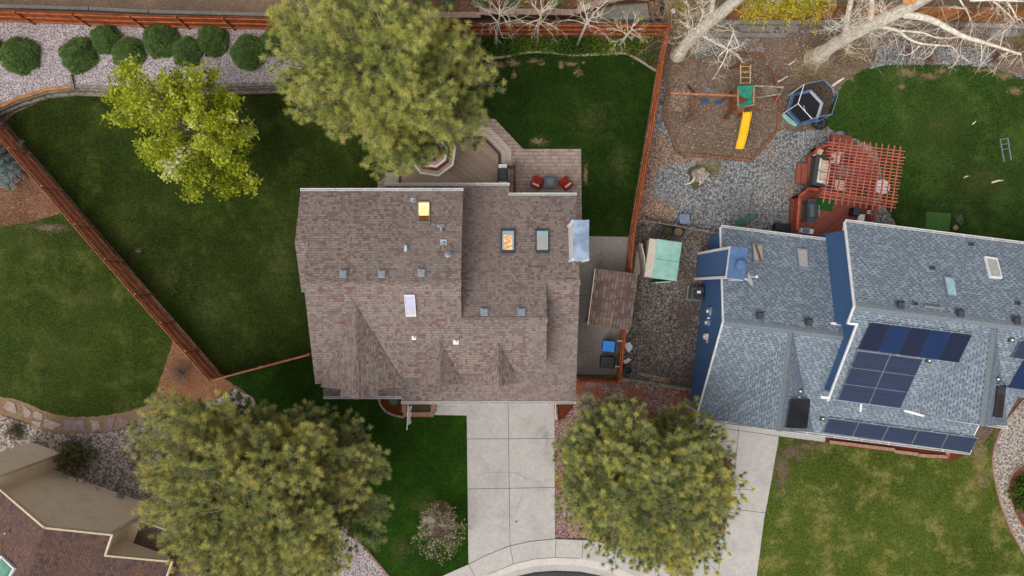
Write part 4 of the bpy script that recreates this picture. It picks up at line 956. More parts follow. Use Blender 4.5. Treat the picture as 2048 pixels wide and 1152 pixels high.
lb(MB().slab(on(BB, [(5.78, 1.6), (26, 1.6), (26, 6.0), (5.78, 6.0)]), .14, 0, 1).slab(on(BF, [(5.78, 1.6), (26, 1.6), (26, -2.0), (15.6, -2.0), (15.6, -3.44), (6.24, -3.44), (6.24, .75), (5.78, .75)]), .14, 0, 1), 'roof', rbl)
def xgable(ac, hl, hr, zr, ba, bf, zl, zrr, bl, br):
    m = MB(); m.slab([(ac, ba, zr + .03), (ac, bf, zr + .03), (ac - hl, bl, zl + .03)], .12, 0, 1); m.slab([(ac, ba, zr + .03), (ac, bf, zr + .03), (ac + hr, br, zrr + .03)], .12, 0, 1)
    lb(m, 'gable_roof', rbl); o = cap2((ac, ba - .05, zr + .05), (ac, bf, zr + .05), .17, .8)
def cap2(p, q, wd, sl):
    p = Vector(p); q = Vector(q); d = (q - p).xy.to_3d().normalized(); s = Vector((-d.y, d.x, 0)) * wd; dz = Vector((0, 0, wd * sl)); n = max(2, int((q - p).length / .15)); m = MB()
    for i in range(n):
        a = p.lerp(q, i / n) + Vector((0, 0, .02)); b = p.lerp(q, (i + 1.25) / n) + Vector((0, 0, .035))
        m.add([a + s - dz, b + s - dz, b, a, a - s - dz, b - s - dz], [(0, 1, 2, 3), (3, 2, 5, 4)])
    return m.build('ridge_cap', M['roof_blue_cap'], bh, local=True, fix=False)
xgable(3.59, 3.15, 2.95, 5.16, -.06, -5.30, 2.60, 2.62, -5.56, -5.56)
xgable(12.85, 2.80, 2.90, 7.02, 1.35, -3.50, 4.70, 4.70, -3.46, -3.60)
cap2((0, 0, 5.2), (6.3, 0, 5.2), .2, .48); cap2((5.78, 1.6, 7.12), (26, 1.6, 7.12), .2, .48)
m = MB()
m.exx(.14, 6.12, [(4.9, 0), (4.9, 2.55), (0, 5.0), (-5.2, 2.55), (-5.2, 0)]); m.exx(5.92, 25.5, [(5.6, 0), (5.6, 4.95), (1.6, 6.9), (.6, 6.4), (.6, 0)]); m.exx(6.30, 15.4, [(.6, 0), (.6, 6.42), (-3.0, 4.7), (-3.0, 0)]); m.exx(6.12, 15.0, [(-3.0, 0), (-3.0, 3.6), (-5.2, 2.55), (-5.2, 0)]); m.exx(15.4, 25.5, [(.6, 0), (.6, 6.42), (-1.7, 5.3), (-1.7, 0)])
lb(m, 'wall', M['siding_blue'])
# white rakes and fascias
m = MB()
def rake(pts, wd=.055, hh=.13):
    for a, b in zip(pts[:-1], pts[1:]): m.beam(a, b, wd, hh)
rake([(-.05, 5.2, 2.5), (-.05, 0, 5.1), (-.05, -5.6, 2.48)]); rake([(5.72, 6.0, 4.92), (5.72, 1.6, 7.03), (5.72, .7, 6.6)]); rake([(6.18, .74, 6.62), (6.18, -3.5, 4.58)]); rake([(15.5, -5.6, 2.5), (15.24, -4.5, 3.0), (15.24, -3.0, 3.7)])
m.box((6.0, .70, 6.55), (.5, .10, .20)); m.box((5.95, 5.75, 4.86), (.40, .35, .16)); m.box((6.02, -3.35, 4.6), (.50, .14, .16)); m.box((.22, 4.98, 2.44), (.5, .3, .14))
m.box((5.92, .62, 4.95), (.52, .12, .18)); m.box((6.05, 5.66, 4.6), (.1, .5, .1))
m.beam((10.2, -3.5, 4.72), (11.1, -3.62, 5.0), .12, .20); m.box((.02, -5.3, 1.3), (.1, .12, 2.5)); m.box((7.95, -3.62, 4.64), (.09, .5, .08))
m.build_split('trim', M['white'], bh, True)
m = MB(); m.beam((6.16, 5.6, 2.8), (6.16, 5.6, 4.9), .1, .1); m.box((11.9, -3.55, 4.72), (1.7, .05, .14)); m.build_split('fascia', M['timber_brown'], bh, True)
def lgut(p, q): o = gut(p, q, None); o.data.transform(Matrix.Identity(4)); o.parent = bh; return o
lgut((0, 5.28, 2.57), (5.95, 5.28, 2.57)); lgut((5.78, 6.08, 4.93), (26, 6.08, 4.93)); lgut((.1, -5.68, 2.53), (15.46, -5.68, 2.53)); lgut((12.6, -3.66, 4.66), (15.78, -3.74, 4.66))
# chimney
m = MB(); m.exx(-.42, .36, [(2.27, 0), (2.27, 6.2), (3.80, 6.2), (3.80, 0)]); ch = lb(m, 'chimney', M['siding_blue'])
m = MB(); m.box((-.03, 3.035, 6.225), (.88, 1.63, .05)); lb(m, 'cap', M['blue_metal'], ch)
m = MB()
for a in (-.42, .36):
    for b in (2.27, 3.80): m.box((a, b, 3.05), (.13, .13, 6.1))
m.box((-.43, 3.035, 6.08), (.10, 1.6, .24)); m.box((.37, 3.035, 6.08), (.10, 1.6, .24)); m.box((-.03, 2.26, 6.08), (.85, .10, .24)); m.box((-.03, 3.81, 6.08), (.85, .10, .24)); lb(m, 'corner_trim', M['white'], ch)
m = MB(); m.lathe((.06, 2.96, 6.25), [(.17, 0), (.17, .18), (.24, .20), (.24, .34), (.20, .36)], 22); lb(m, 'flue_cap', M['blue_metal'], ch)
# dish on an arm off the chimney
m = MB(); c = Vector((.82, 2.28, 5.75)); ax = Vector((.80, .42, .42)).normalized(); e = ax.orthogonal().normalized(); f = ax.cross(e); pr = []
for i in range(7):
    r = .40 * i / 6; pr.append([c + ax * (.10 * (i / 6) ** 2) + (e * math.cos(t) + f * math.sin(t) * 1.08) * r for t in [2 * math.pi * k / 22 for k in range(22)]])
m.add([p for ring in pr for p in ring], [(i * 22 + k, i * 22 + (k + 1) % 22, (i + 1) * 22 + (k + 1) % 22, (i + 1) * 22 + k) for i in range(6) for k in range(22)])
m.add([p - ax * .02 for ring in pr for p in ring], [(i * 22 + (k + 1) % 22, i * 22 + k, (i + 1) * 22 + k, (i + 1) * 22 + (k + 1) % 22) for i in range(6) for k in range(22)])
m.tube([(.36, 2.4, 5.75), c - ax * .02], .025, 8); m.tube([c - f * .25, c + ax * .38 - f * .12 - e * .05], .018, 6); m.box(c + ax * .40 - f * .12 - e * .05, (.10, .12, .12))
lb(m, 'satellite_dish', M['white'], fix=False)
# solar panels
def panels(quad, nx, ny, fn, mats, off=.13, gap=.012, par=None):
    P = [loc(u, v, fn) for u, v in quad]; n = (P[1] - P[0]).cross(P[3] - P[0]).normalized(); n = n if n.z > 0 else -n
    B = lambda s, t: (P[0].lerp(P[1], s)).lerp(P[3].lerp(P[2], s), t)
    for j in range(ny):
        for i in range(nx):
            g0 = gap / max(.1, (P[1] - P[0]).length / nx); g1 = gap / max(.1, (P[3] - P[0]).length / ny)
            c = [B((i + a) / nx, (j + b) / ny) for a, b in ((g0, g1), (1 - g0, g1), (1 - g0, 1 - g1), (g0, 1 - g1))]
            o = lb(MB().hexa([p + n * (off - .04) for p in c] + [p + n * off for p in c]), 'solar_panel', M['vent'] if mats[0] is M['panel_grey'] else M['dark'])
            cc = sum(c, Vector()) / 4; c2 = [p.lerp(cc, .02) for p in c]
            MB().hexa([p + n * (off - .02) for p in c2] + [p + n * (off + .003) for p in c2]).build('cells', mats[(i + j * nx) % len(mats)], o, local=True)
    m = MB()
    for j in range(ny + 1):
        a, b = B(-.005, j / ny), B(1.005, j / ny); m.beam(a + n * (off - .055), b + n * (off - .055), .05, .05)
    for i in range(nx + 1):
        for t in (0.0, 1.0):
            q = B(i / nx, t); m.beam(q - n * .02, q + n * (off + .012), .06, .06)
    for i in range(nx):
        q = B((i + .45) / nx, -.035); m.box(q + n * .05, (.16, .10, .10))
    lb(m, 'mounting_rail', M['steel'])
panels([(1739, 642), (1942, 667), (1914, 723), (1714, 696)], 5, 1, BF, [M['panel_navy'], M['panel_blue'], M['panel_navy'], M['panel_blue'], M['panel_navy']])
panels([(1713, 699), (1844, 716), (1799, 814), (1673, 797)], 2, 3, BF, [M['panel_grey']])
panels([(1657, 834), (1953, 874), (1938, 903), (1644, 862)], 5, 1, AF, [M['panel_grey']])
GR = lambda a, b: 5.16 - .86 * (a - 3.59)
panels([(1577, 795), (1617, 797), (1610, 857), (1568, 855)], 1, 1, GR, [M['panel_black']])
GR2 = lambda a, b: 7.02 - .80 * (a - 12.85)
panels([(1991, 769), (2006, 769), (1998, 835), (1983, 834)], 1, 1, GR2, [M['panel_black']], .16)
panels([(2038, 678), (2120, 688), (2102, 725), (2020, 713)], 2, 1, BF, [M['panel_grey']])
panels([(2046, 718), (2130, 728), (2100, 786), (2015, 773)], 2, 1, BF, [M['panel_blue'], M['panel_navy']])
# roof boxes, vents, skylights
def lvent(u, v, fn, s=.36):
    p = loc(u, v, fn); m = MB(); a = s / 2
    m.hexa([(-a, -a, -.2), (a, -a, -.2), (a, a, -.2), (-a, a, -.2), (-a * .8, -a * .85, .22), (a * .8, -a * .85, .22), (a * .8, a * .85, .18), (-a * .8, a * .85, .18)]); m.box((0, 0, .0), (s * 1.3, s * 1.3, .03)); m.xf(Matrix.Translation(p)); lb(m, 'roof_vent', M['vent_dark'])
lvent(1519, 632, AB); lvent(1616, 645, AB); lvent(1799, 611, BB); lvent(1918, 627, BB); lvent(2031, 642, BB)
def lbox(u, v, fn, s=.22):
    p = loc(u, v, fn); o = lb(MB().box(p + Vector((0, 0, .06)), (s * 1.3, s, .1)), 'junction_box', M['dark']); MB().box(p + Vector((0, 0, .13)), (s * .5, s * .4, .05)).build('cover', M['white'], o, local=True)
lbox(1599, 782, GR); lbox(1644, 837, AF); lbox(1856, 721, BF); lbox(2021, 680, BF); lbox(1993, 758, GR2)
for u, v in ((1864, 537), (1941, 489), (1829, 608), (2034, 607)):
    p = loc(u, v, BB); m = MB(); m.box(p + Vector((0, .02, .02)), (.3, .2, .03)); m.cyl(p + Vector((0, 0, -.05)), .05, .045, .32, 10); lb(m, 'vent_pipe', M['vent_dark'])
p = loc(1862, 614, BB); m = MB(); m.tube([p + Vector((-.4, 0, .1)), p + Vector((.35, 0, .1))], .075, 10); m.cyl(p + Vector((.42, 0, 0)), .09, .09, .2, 12); lb(m, 'exhaust_duct', M['vent'])
def lsky(quad, fn, fm, gm, label, extra=None, fr=.14):
    P = [loc(u, v, fn) for u, v in quad]; c = sum(P, Vector()) / 4; n = (P[1] - P[0]).cross(P[3] - P[0]).normalized(); n = n if n.z > 0 else -n; Q = [p.lerp(c, fr) for p in P]; m = MB(); h = .12
    for i in range(4):
        j = (i + 1) % 4; m.hexa([P[i] - n * .02, P[j] - n * .02, Q[j] - n * .02, Q[i] - n * .02, P[i] + n * h, P[j] + n * h, Q[j] + n * h, Q[i] + n * h])
    o = lb(m, 'skylight', fm, label=label); MB().hexa([p for p in Q] + [p + n * (h - .03) for p in Q]).build('pane', gm, o, local=True)
    if extra:
        B = lambda s, t: (Q[0].lerp(Q[1], s)).lerp(Q[3].lerp(Q[2], s), t)
        E = [B(*x) for x in extra]; MB().hexa([e + n * (h - .031) for e in E] + [e + n * (h - .018) for e in E]).build('reflection_strip', M['timber_brown'], o, local=True)  # thin brown strip on the pane stands in for a reflection
lsky([(1503, 487), (1524, 489), (1526, 527), (1506, 525)], AB, M['vent'], M['shade'], 'skylight with a brown reflection built as a strip on the glass', [(.15, 0), (.45, 0), (.95, 1), (.6, 1)])
lsky([(1592, 498), (1613, 500), (1616, 539), (1596, 537)], AB, M['steel'], M['shade'], 'skylight with a pale shade')
lsky([(1885, 553), (1907, 556), (1914, 597), (1893, 595)], BB, M['vent'], M['glass_cyan'], 'pale blue skylight')
lsky([(1967, 514), (1992, 518), (2002, 558), (1978, 556)], BB, M['white'], M['shade'], 'white framed skylight')
# meters on the west wall
for i, (u, v, d, mt) in enumerate(((1413, 622, (.14, .46, .6), 'steel'), (1411, 645, (.14, .32, .5), 'steel'), (1409, 673, (.14, .36, .5), 'cream'), (1414, 636, (.12, .12, .16), 'white'), (1428, 685, (.08, .14, .14), 'shade'))):
    z = 2.0 + (.3 if i == 4 else 0); q = RBi @ W(u, v, z); o = lb(MB().box((.08, q.y, z), d), 'meter_box', M[mt])
    if i < 3: m = MB().tube([(.0, q.y, z), (-.07, q.y, z)], .10, 14); lb(m, 'dial', M['white'], o)
garage(bh, (.6, -5.24), (5.8, -5.24), 2.1, M['white']).data.transform(Matrix.Translation(BO))   # local frame
for a0, b0, z0, wx in ((9.5, -5.23, 1.5, 1.8), (8.0, 5.63, 3.9, 1.5), (2.5, 4.93, 1.5, 1.8), (13.2, -5.23, 1.5, 1.6)):
    f = lb(MB().box((a0, b0, z0), (wx, .07, 1.1)), 'window', M['white']); MB().box((a0, b0 + (.03 if b0 > 0 else -.03), z0), (wx - .14, .05, .96)).build('pane', M['glass_cyan'], f, local=True)

# ================================================================ TAN STUCCO HOUSE
TS = R(-19.8); TO = Vector((-23.4, -12.03, 0)); th = thing('stucco_house', 'tan stucco house with a dark red brown roof in the corner', 'house', TO, TS)
RT = Matrix.Translation(TO) @ Matrix.Rotation(TS, 4, 'Z'); RTi = RT.inverted()
def lt(m, name, mats, par=None, **k): return m.build(name, mats, par or th, local=True, **k)
TR = lambda a, b: 6.8 - .57 * a
TL = lambda a, b: 6.8 + .50 * a
rr = [M['roof_red'], M['stucco_light']]
lt(MB().slab(on(TR, [(0, 0), (2.62, 0), (2.62, -1.15), (5.5, -1.15), (5.5, -3.6), (6.4, -3.6), (6.4, -14), (0, -14)]), .16, 0, 1).slab(on(TL, [(0, 0), (0, -14), (-6, -14), (-6, 0)]), .16, 0, 1), 'roof', rr)
wy = -.32
m = MB(); m.exy(-13.5, wy, [(-5.6, 0), (-5.6, 3.8), (0, 6.55), (2.3, 5.25), (2.3, 0)]); m.exy(-13.5, wy - .95, [(2.3, 0), (2.3, 5.2), (5.1, 3.62), (5.1, 0)]); m.exy(-13.5, -3.9, [(5.1, 0), (5.1, 3.6), (6.0, 3.1), (6.0, 0)])
lt(m, 'wall', M['stucco'])
lr = MB(); lr.slab([(2.9, -.05, 2.85), (8.5, -.05, 2.85), (8.5, -3.9, 3.1), (2.9, -3.9, 3.1)], .14, 0, 1); lt(lr, 'roof', rr)
m = MB(); m.exy(-3.8, -.35, [(2.3, 0), (2.3, 2.7), (8.2, 2.7), (8.2, 0)]); lt(m, 'wall', M['stucco'])
m = MB()
def trake(a, b, w_=.10, h_=.2): m.beam(a, b, w_, h_)
trake((-6, .04, 3.75), (0, .04, 6.74)); trake((0, .04, 6.74), (2.66, .04, 5.24)); trake((2.66, .04, 5.24), (2.66, -1.15, 5.2)); trake((2.62, -1.11, 5.24), (5.54, -1.11, 3.6)); trake((5.54, -1.11, 3.6), (5.54, -3.6, 3.58)); trake((5.5, -3.56, 3.6), (6.45, -3.56, 3.1)); trake((6.44, -3.56, 3.08), (6.44, -14, 3.08)); trake((2.9, .0, 2.78), (8.5, .0, 2.78)); trake((8.5, 0, 2.78), (8.5, -3.9, 3.02))
m.beam((2.3, -.3, .1), (2.3, -.3, 5.0), .16, .16); m.build_split('trim', M['stucco_light'], th, True)
# chimney chase on the gable wall
a0 = RTi @ W(62, 886, 0); b0 = RTi @ W(121, 909, 0)
m = MB(); m.box(((a0.x + b0.x) / 2, (a0.y + wy) / 2 + .02, 4.4), (b0.x - a0.x, a0.y - wy + .1, 8.8)); ch = lt(m, 'chimney', M['stucco'])
m = MB(); m.box((b0.x - .04, a0.y - .03, 4.4), (.13, .13, 8.7)); m.box((a0.x + .04, a0.y - .03, 4.4), (.13, .13, 8.7)); m.box(((a0.x + b0.x) / 2, (a0.y + wy) / 2, 8.85), (b0.x - a0.x + .2, a0.y - wy + .3, .1)); lt(m, 'corner_trim', M['stucco_light'], ch)
for u, v, z, d, mt in ((151, 947, .4, (.45, .2, .3), 'stucco_light'), (167, 950, .3, (.3, .2, .25), 'stucco_light'), (194, 971, .6, (.22, .14, .2), 'stucco_light'), (238, 996, .5, (.3, .2, .35), 'steel')):
    q = RTi @ W(u, v, z); lt(MB().box((q.x, wy + d[1] / 2, z), d), 'wall_box', M[mt])
P = [RTi @ WP(u, v, lambda x, y: 6.8 + .50 * (RTi @ Vector((x, y, 0))).x) for u, v in ((6, 1110), (33, 1136), (14, 1170), (-14, 1144))]
m = MB(); c = sum(P, Vector()) / 4; n = (P[1] - P[0]).cross(P[3] - P[0]).normalized(); n = n if n.z > 0 else -n; Q = [p.lerp(c, .15) for p in P]
for i in range(4):
    j = (i + 1) % 4; m.hexa([P[i] - n * .1, P[j] - n * .1, Q[j] - n * .1, Q[i] - n * .1, P[i] + n * .12, P[j] + n * .12, Q[j] + n * .12, Q[i] + n * .12])
o = lt(m, 'skylight', M['gutter']); MB().hexa([p for p in Q] + [p + n * .08 for p in Q]).build('pane', M['glass_green'], o, local=True)
q = RTi @ W(12, 1066, 5.9); lt(MB().cyl((q.x, q.y, 5.5), .05, .05, .5, 10), 'vent_pipe', M['shade'])
for lab, u, v in (): pass

# ================================================================ TREES AND PLANTS
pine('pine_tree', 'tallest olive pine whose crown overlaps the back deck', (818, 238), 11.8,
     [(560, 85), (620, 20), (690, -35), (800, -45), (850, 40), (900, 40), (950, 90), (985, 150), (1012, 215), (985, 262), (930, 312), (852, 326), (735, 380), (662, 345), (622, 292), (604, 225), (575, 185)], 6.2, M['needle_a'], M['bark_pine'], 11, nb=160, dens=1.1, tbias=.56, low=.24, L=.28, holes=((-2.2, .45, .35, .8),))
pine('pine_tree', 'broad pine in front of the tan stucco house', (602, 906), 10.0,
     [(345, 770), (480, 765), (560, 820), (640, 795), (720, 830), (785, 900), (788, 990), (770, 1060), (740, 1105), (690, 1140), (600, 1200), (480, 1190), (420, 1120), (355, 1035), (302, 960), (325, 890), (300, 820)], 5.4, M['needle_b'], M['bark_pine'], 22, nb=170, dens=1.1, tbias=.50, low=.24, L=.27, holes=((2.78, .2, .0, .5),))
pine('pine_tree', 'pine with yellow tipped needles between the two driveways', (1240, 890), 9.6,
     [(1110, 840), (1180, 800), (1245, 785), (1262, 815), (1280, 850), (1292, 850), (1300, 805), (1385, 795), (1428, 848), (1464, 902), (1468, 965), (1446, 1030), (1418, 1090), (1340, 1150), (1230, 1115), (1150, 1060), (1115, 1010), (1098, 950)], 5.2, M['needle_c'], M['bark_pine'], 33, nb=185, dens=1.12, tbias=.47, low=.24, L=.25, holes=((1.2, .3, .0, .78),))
# blue spruce
def spruce(name, label, base, ht, rad, seed, mat):
    rg = np.random.default_rng(seed); rd = random.Random(seed); b = W(*base); root = thing(name, label, 'spruce tree', b)
    MB().tube([b, b + Vector((0, 0, ht))], [.16, .02], 8).build('trunk', M['bark_grey'], root)
    br = MB(); C = []; A = []; T = []
    for i in range(150):
        t = (i + .5) / 150; z = .25 + t * (ht - .4); Lb = rad * (1 - t) ** .85 * rd.uniform(.85, 1.1) + .1; az = i * 2.39996; d = Vector((math.cos(az), math.sin(az), 0)); o = Vector((b.x, b.y, z)); e = o + d * Lb + Vector((0, 0, -.08 * Lb)); br.tube([o, e], [.025, .006], 3, cap=False)
        k = max(3, int(Lb / .12))
        for j in range(k):
            s = (j + .7) / k
            for sg in (-1, 0, 1):
                d2 = Matrix.Rotation(sg * R(45), 3, 'Z') @ d; C.append(o.lerp(e, s) + d2 * (.16 * (1 - s * .5) if sg else 0)); A.append(d2 + Vector((0, 0, .15))); T.append(.55 + rd.gauss(0, .15) + .15 * s)
    br.build('limbs', M['bark_grey'], root, uvm=False); V, F, tt = needles(np.array(C), np.array(A), np.array(T), 16, .13, .012, rg, (.2, 1.4)); np_mesh('crown', V, F, mat, tt, root)
spruce('spruce_tree', 'silvery blue spruce cut off by the left border', (14, 330), 4.2, 1.55, 5, M['needle_blue'])
# lime green deciduous tree
def leafy(name, label, cat, base, ht, outline, zc, seed, mat, bark, nl=7, lsz=.085, nb=34, hmin=.28, tb=.5, twig=.42, spread=.13):
    rg = np.random.default_rng(seed); rd = random.Random(seed); b = W(*base); root = thing(name, label, cat, b); RF = radius_fn(outline, zc, b.x, b.y)
    tr = MB(); tr.tube([b, b + Vector((.03, .02, ht * .3)), b + Vector((.1, -.05, ht * .6)), b + Vector((.05, 0, ht * .9))], [.15 * ht / 8, .12 * ht / 8, .075 * ht / 8, .02], 9); tr.build('trunk', bark, root, smooth=True)
    br = MB(); C = []; T = []
    for i in range(nb):
        t = hmin + (.96 - hmin) * (i + .5) / nb; az = i * 2.39996 + rd.uniform(-.4, .4); p = math.sqrt(max(0.03, 1 - ((t - .5) / .52) ** 2)); Lb = RF(az) * p * rd.uniform(.78, 1.03); d = Vector((math.cos(az), math.sin(az), 0))
        o = Vector((b.x + .06, b.y, ht * t * .72)); dz = ht * (.20 + .12 * t); bt = rd.gauss(0, .1)
        pts = [o + d * Lb * s + Vector((rd.uniform(-.15, .15) * s, rd.uniform(-.15, .15) * s, dz * s ** .8)) for s in (0, .3, .6, .85, 1)]
        br.tube(pts, [.05 * ht / 8 * (1 - .85 * s) + .006 for s in (0, .3, .6, .85, 1)], 4, cap=False); k = max(3, int(Lb / .30))
        for j in range(k):
            s = .22 + .78 * (j + rd.random()) / k; x = min(3.999, s * 4); q = int(x); o2 = pts[q].lerp(pts[q + 1], x - q); fw = (pts[q + 1] - pts[q]).normalized()
            for sg in (-1, 1):
                d2 = Matrix.Rotation(sg * R(rd.uniform(30, 80)), 3, 'Z') @ fw; d2.z += rd.uniform(-.1, .6); d2.normalize(); l2 = twig * rd.uniform(.5, 1.5) * (1.2 - .5 * s) * (1 + .12 * Lb); e = o2 + d2 * l2
                br.tube([o2, e], [.012, .004], 3, cap=False)
                for u in (.35, .7, 1.0): C.append(o2.lerp(e, u)); T.append(tb + bt + rd.gauss(0, .14) + .12 * (t - .5))
    br.build('limbs', bark, root, uvm=False); V, F, tt = leaves(np.array(C), np.array(T), nl, spread, lsz, rg); np_mesh('crown', V, F, mat, tt, root)
    return root
leafy('leafy_tree', 'lime green spring tree on the lawn below the gravel bed', 'tree', (468, 305), 8.0,
      [(225, 255), (255, 200), (250, 160), (305, 135), (370, 112), (440, 150), (465, 180), (500, 240), (512, 300), (510, 345), (495, 385), (455, 400), (405, 412), (355, 385), (330, 345), (270, 305)], 4.6, 7, M['leaf_lime'], M['bark_grey'], nb=44, nl=9, lsz=.10)
# front island tree, mostly dry
leafy('small_tree', 'small dry tree with pale leaves on the front lawn island', 'tree', (888, 1040), 2.8, [(826, 1062), (846, 1006), (880, 990), (915, 1030), (935, 1060), (932, 1085), (905, 1118), (870, 1122), (838, 1105), (828, 1085)], 1.6, 9, M['leaf_white'], M['twig_grey'], nl=2, lsz=.055, nb=34, hmin=.10, tb=.5, twig=.30, spread=.05)
for lab, u, v, s in (('pale boulder in the lawn island', 853, 1038, .22), ('tan boulder in the lawn island beside the pale one', 865, 1036, .26), ('small grey boulder at the lower edge of the lawn island rocks', 862, 1047, .2)):
    p = W(u, v); m = MB(); rd = random.Random(u); m.lathe((p.x, p.y, 0), [(s * 1.0, 0), (s * 1.06, s * .4), (s * .8, s * .8), (s * .35, s * .98)], 9); m.v = [(x + rd.uniform(-.05, .05), y + rd.uniform(-.05, .05), z) for x, y, z in m.v]; tag(m.build('boulder', M['rock']), lab, 'boulder', 'boulders of the lawn island')
def plant_leaves(name, label, cat, u, v, r, hgt, n, mat, seed, size=.05, z0=0, group=None, tb=.5, n2=5):
    rg = np.random.default_rng(seed); p = W(u, v, z0); C = rg.normal(0, 1, (n, 3)); C = unit(C) * rg.uniform(.3, 1, (n, 1)) ** .5; C[:, 2] = np.abs(C[:, 2]); C = C * np.array([r, r, hgt]) + np.array(p)
    V, F, tt = leaves(C, np.clip(rg.normal(tb, .2, n), 0, 1), n2, .06, size, rg); o = np_mesh(name, V, F, mat, tt); return tag(o, label, cat, group)
plant_leaves('succulent', 'small grey green plant below the island boulders', 'plant', 849, 1052, .28, .25, 90, M['leaf_yucca'], 3, .04)
for i, (lab, pts) in enumerate((('patch of orange tulips in the middle of the lawn island', [(886, 1066), (893, 1064), (885, 1071), (894, 1048)]), ('patch of yellow tulips above the orange ones on the lawn island', [(883, 1038), (888, 1041), (900, 1025), (892, 1050), (902, 1070)]))):
    rg = np.random.default_rng(i); C = np.array([W(u, v, .35) for u, v in pts for _ in range(2)]) + rg.normal(0, .05, (len(pts) * 2, 3)); V, F, tt = leaves(C, np.full(len(C), .1 + .7 * i), 6, .03, .05, rg)
    tag(np_mesh('flowers', V, F, M['bloom'], tt), lab, 'flowers', 'flowers of the lawn island')
# clipped round shrubs
def shrub_proto(seed):
    rg = np.random.default_rng(seed); n = 2600; d = unit(rg.normal(size=(n, 3))); d[:, 2] = np.abs(d[:, 2]); bump = 1 + .09 * np.sin(d[:, :1] * 5 + seed) * np.cos(d[:, 1:2] * 4.3 + seed * 2) + .05 * np.sin(d[:, 2:] * 9 + d[:, :1] * 8) ; C = d * np.array([1, 1, .92]) * bump * rg.uniform(.90, 1.0, (n, 1))
    V, F, tt = needles(C, d + np.array([0, 0, .35]), np.clip(.48 + rg.normal(0, .17, n), 0, 1), 9, .13, .014, rg, (.1, 1.3)); root = thing('round_shrub', 'x', 'shrub', (0, 0, 0), group='clipped round shrubs on the gravel bed'); np_mesh('foliage', V, F, M['leaf_shrub'], tt, root)
    m = MB(); m.lathe((0, 0, 0), [(.84, 0), (.88, .25), (.78, .52), (.5, .76), (.2, .84)], 20); m.build('core', m_plain('inner shrub twigs', (48, 70, 34), .95, .2), root, smooth=True); return root
prs = [shrub_proto(s) for s in (3, 4, 5)]
sh = [('round clipped shrub at the left edge, cut off by the border', -8, 103, 22), ('large round clipped shrub, the first whole one from the left', 46, 114, 36), ('round clipped shrub standing alone above the timber step', 162, 113, 34), ('round clipped shrub against the fence, touching a smaller one below', 217, 80, 29), ('round clipped shrub just below the one against the fence', 262, 110, 31),
      ('large round clipped shrub near the fence above the lime tree', 326, 83, 34), ('round clipped shrub partly under the lime tree top', 377, 107, 29), ('round clipped shrub against the fence right of the lime tree top', 428, 83, 31), ('large round clipped shrub beside the tallest pine', 500, 107, 33), ('round clipped shrub half hidden by the tallest pine', 553, 86, 28)]
for i, (lab, u, v, r) in enumerate(sh):
    p = W(u, v, 1.1); rr_ = r * K * .985; L3 = (p.x * 1.012, p.y * 1.012, .68); sc = (rr_, rr_ * 1.02, rr_ * .85)
    pr = prs[i % 3]
    if i < 3: pr.location = L3; pr.scale = sc; pr['label'] = lab; pr.rotation_euler[2] = i
    else: dup(pr, L3, i * 1.3, lab, sc)
# looser shrubs
def twig_bush(name, label, cat, u, v, r, hgt, n, seed, mat, leaf=None, nl=2, lsz=.04, depth=2, z0=0, group=None, r0=.012, tb=.4, lean=.9, kids=3):
    rd = random.Random(seed); rg = np.random.default_rng(seed); p = W(u, v, z0); root = thing(name, label, cat, p, group=group); m = MB(); tips = []
    for i in range(n):
        az = i * 2.39996; s = math.sqrt((i + .5) / n) * lean; d = Vector((math.cos(az) * s, math.sin(az) * s, math.sqrt(max(.05, 1 - s * s * .8)) * hgt / max(r, hgt))); grow(m, p + Vector((math.cos(az), math.sin(az), 0)) * r * .08, d, max(r, hgt) * rd.uniform(.5, .75), r0, depth, rd, kids, .16, tips)
    m.build('twigs', mat, root, uvm=False)
    if leaf:
        C = np.array([t[0] for t in tips]); V, F, tt = leaves(C, np.clip(rg.normal(tb, .18, len(C)), 0, 1), nl, .05, lsz, rg); np_mesh('foliage', V, F, leaf, tt, root)
    return root
twig_bush('bush', 'dark olive rounded bush against the stucco wall', 'bush', 160, 908, 1.05, 1.1, 46, 3, M['twig_grey'], M['leaf_dark'], 5, .05)
twig_bush('bush', 'small dark bush on the river rock near the left border', 'bush', 36, 862, .5, .5, 20, 4, M['twig_grey'], M['leaf_dark'], 3, .04)
twig_bush('bush', 'leafless grey bush beside the end of the diagonal fence', 'bush', 366, 742, .95, 1.0, 40, 5, M['twig_grey'])
twig_bush('bush', 'dark twiggy bush on the river rock beside the broad pine', 'bush', 292, 903, .8, .8, 34, 6, M['twig_grey'], M['leaf_dark'], 1, .035)
twig_bush('bush', 'green bush on the mulch island at the right border', 'bush', 2052, 985, 1.0, .8, 46, 7, M['twig_grey'], M['leaf_green'], 6, .06)
twig_bush('bush', 'low green bush at the bottom right border', 'bush', 2046, 1000 , .6, .5, 20, 8, M['twig_grey'], M['leaf_green'], 6, .05)
twig_bush('bush', 'thin yellowish bush beside the tree stump', 'bush', 1424, 338, .75, .7, 26, 9, M['twig'], M['leaf_green'], 1, .03, tb=.8)
twig_bush('bush', 'big tangled bush of bare stems at the fence corner', 'bush', 1343, 60, 1.8, 2.6, 24, 10, M['twig'], M['leaf_yellow'], 1, .03, depth=2, r0=.02)
twig_bush('bush', 'sprawling dry suckers around the foot of the right cottonwood', 'bush', 1616, 146, 1.45, 1.3, 60, 12, M['twig'], M['leaf_dry'], 1, .03)
twig_bush('bush', 'dry stems around the foot of the left cottonwood', 'bush', 1366, 100, 1.0, 1.2, 26, 13, M['twig'], None)
twig_bush('bush', 'low dry grassy bush behind the right cottonwood', 'bush', 1700, 110, 1.0, .8, 36, 14, M['twig'], M['leaf_dry'], 2, .03)
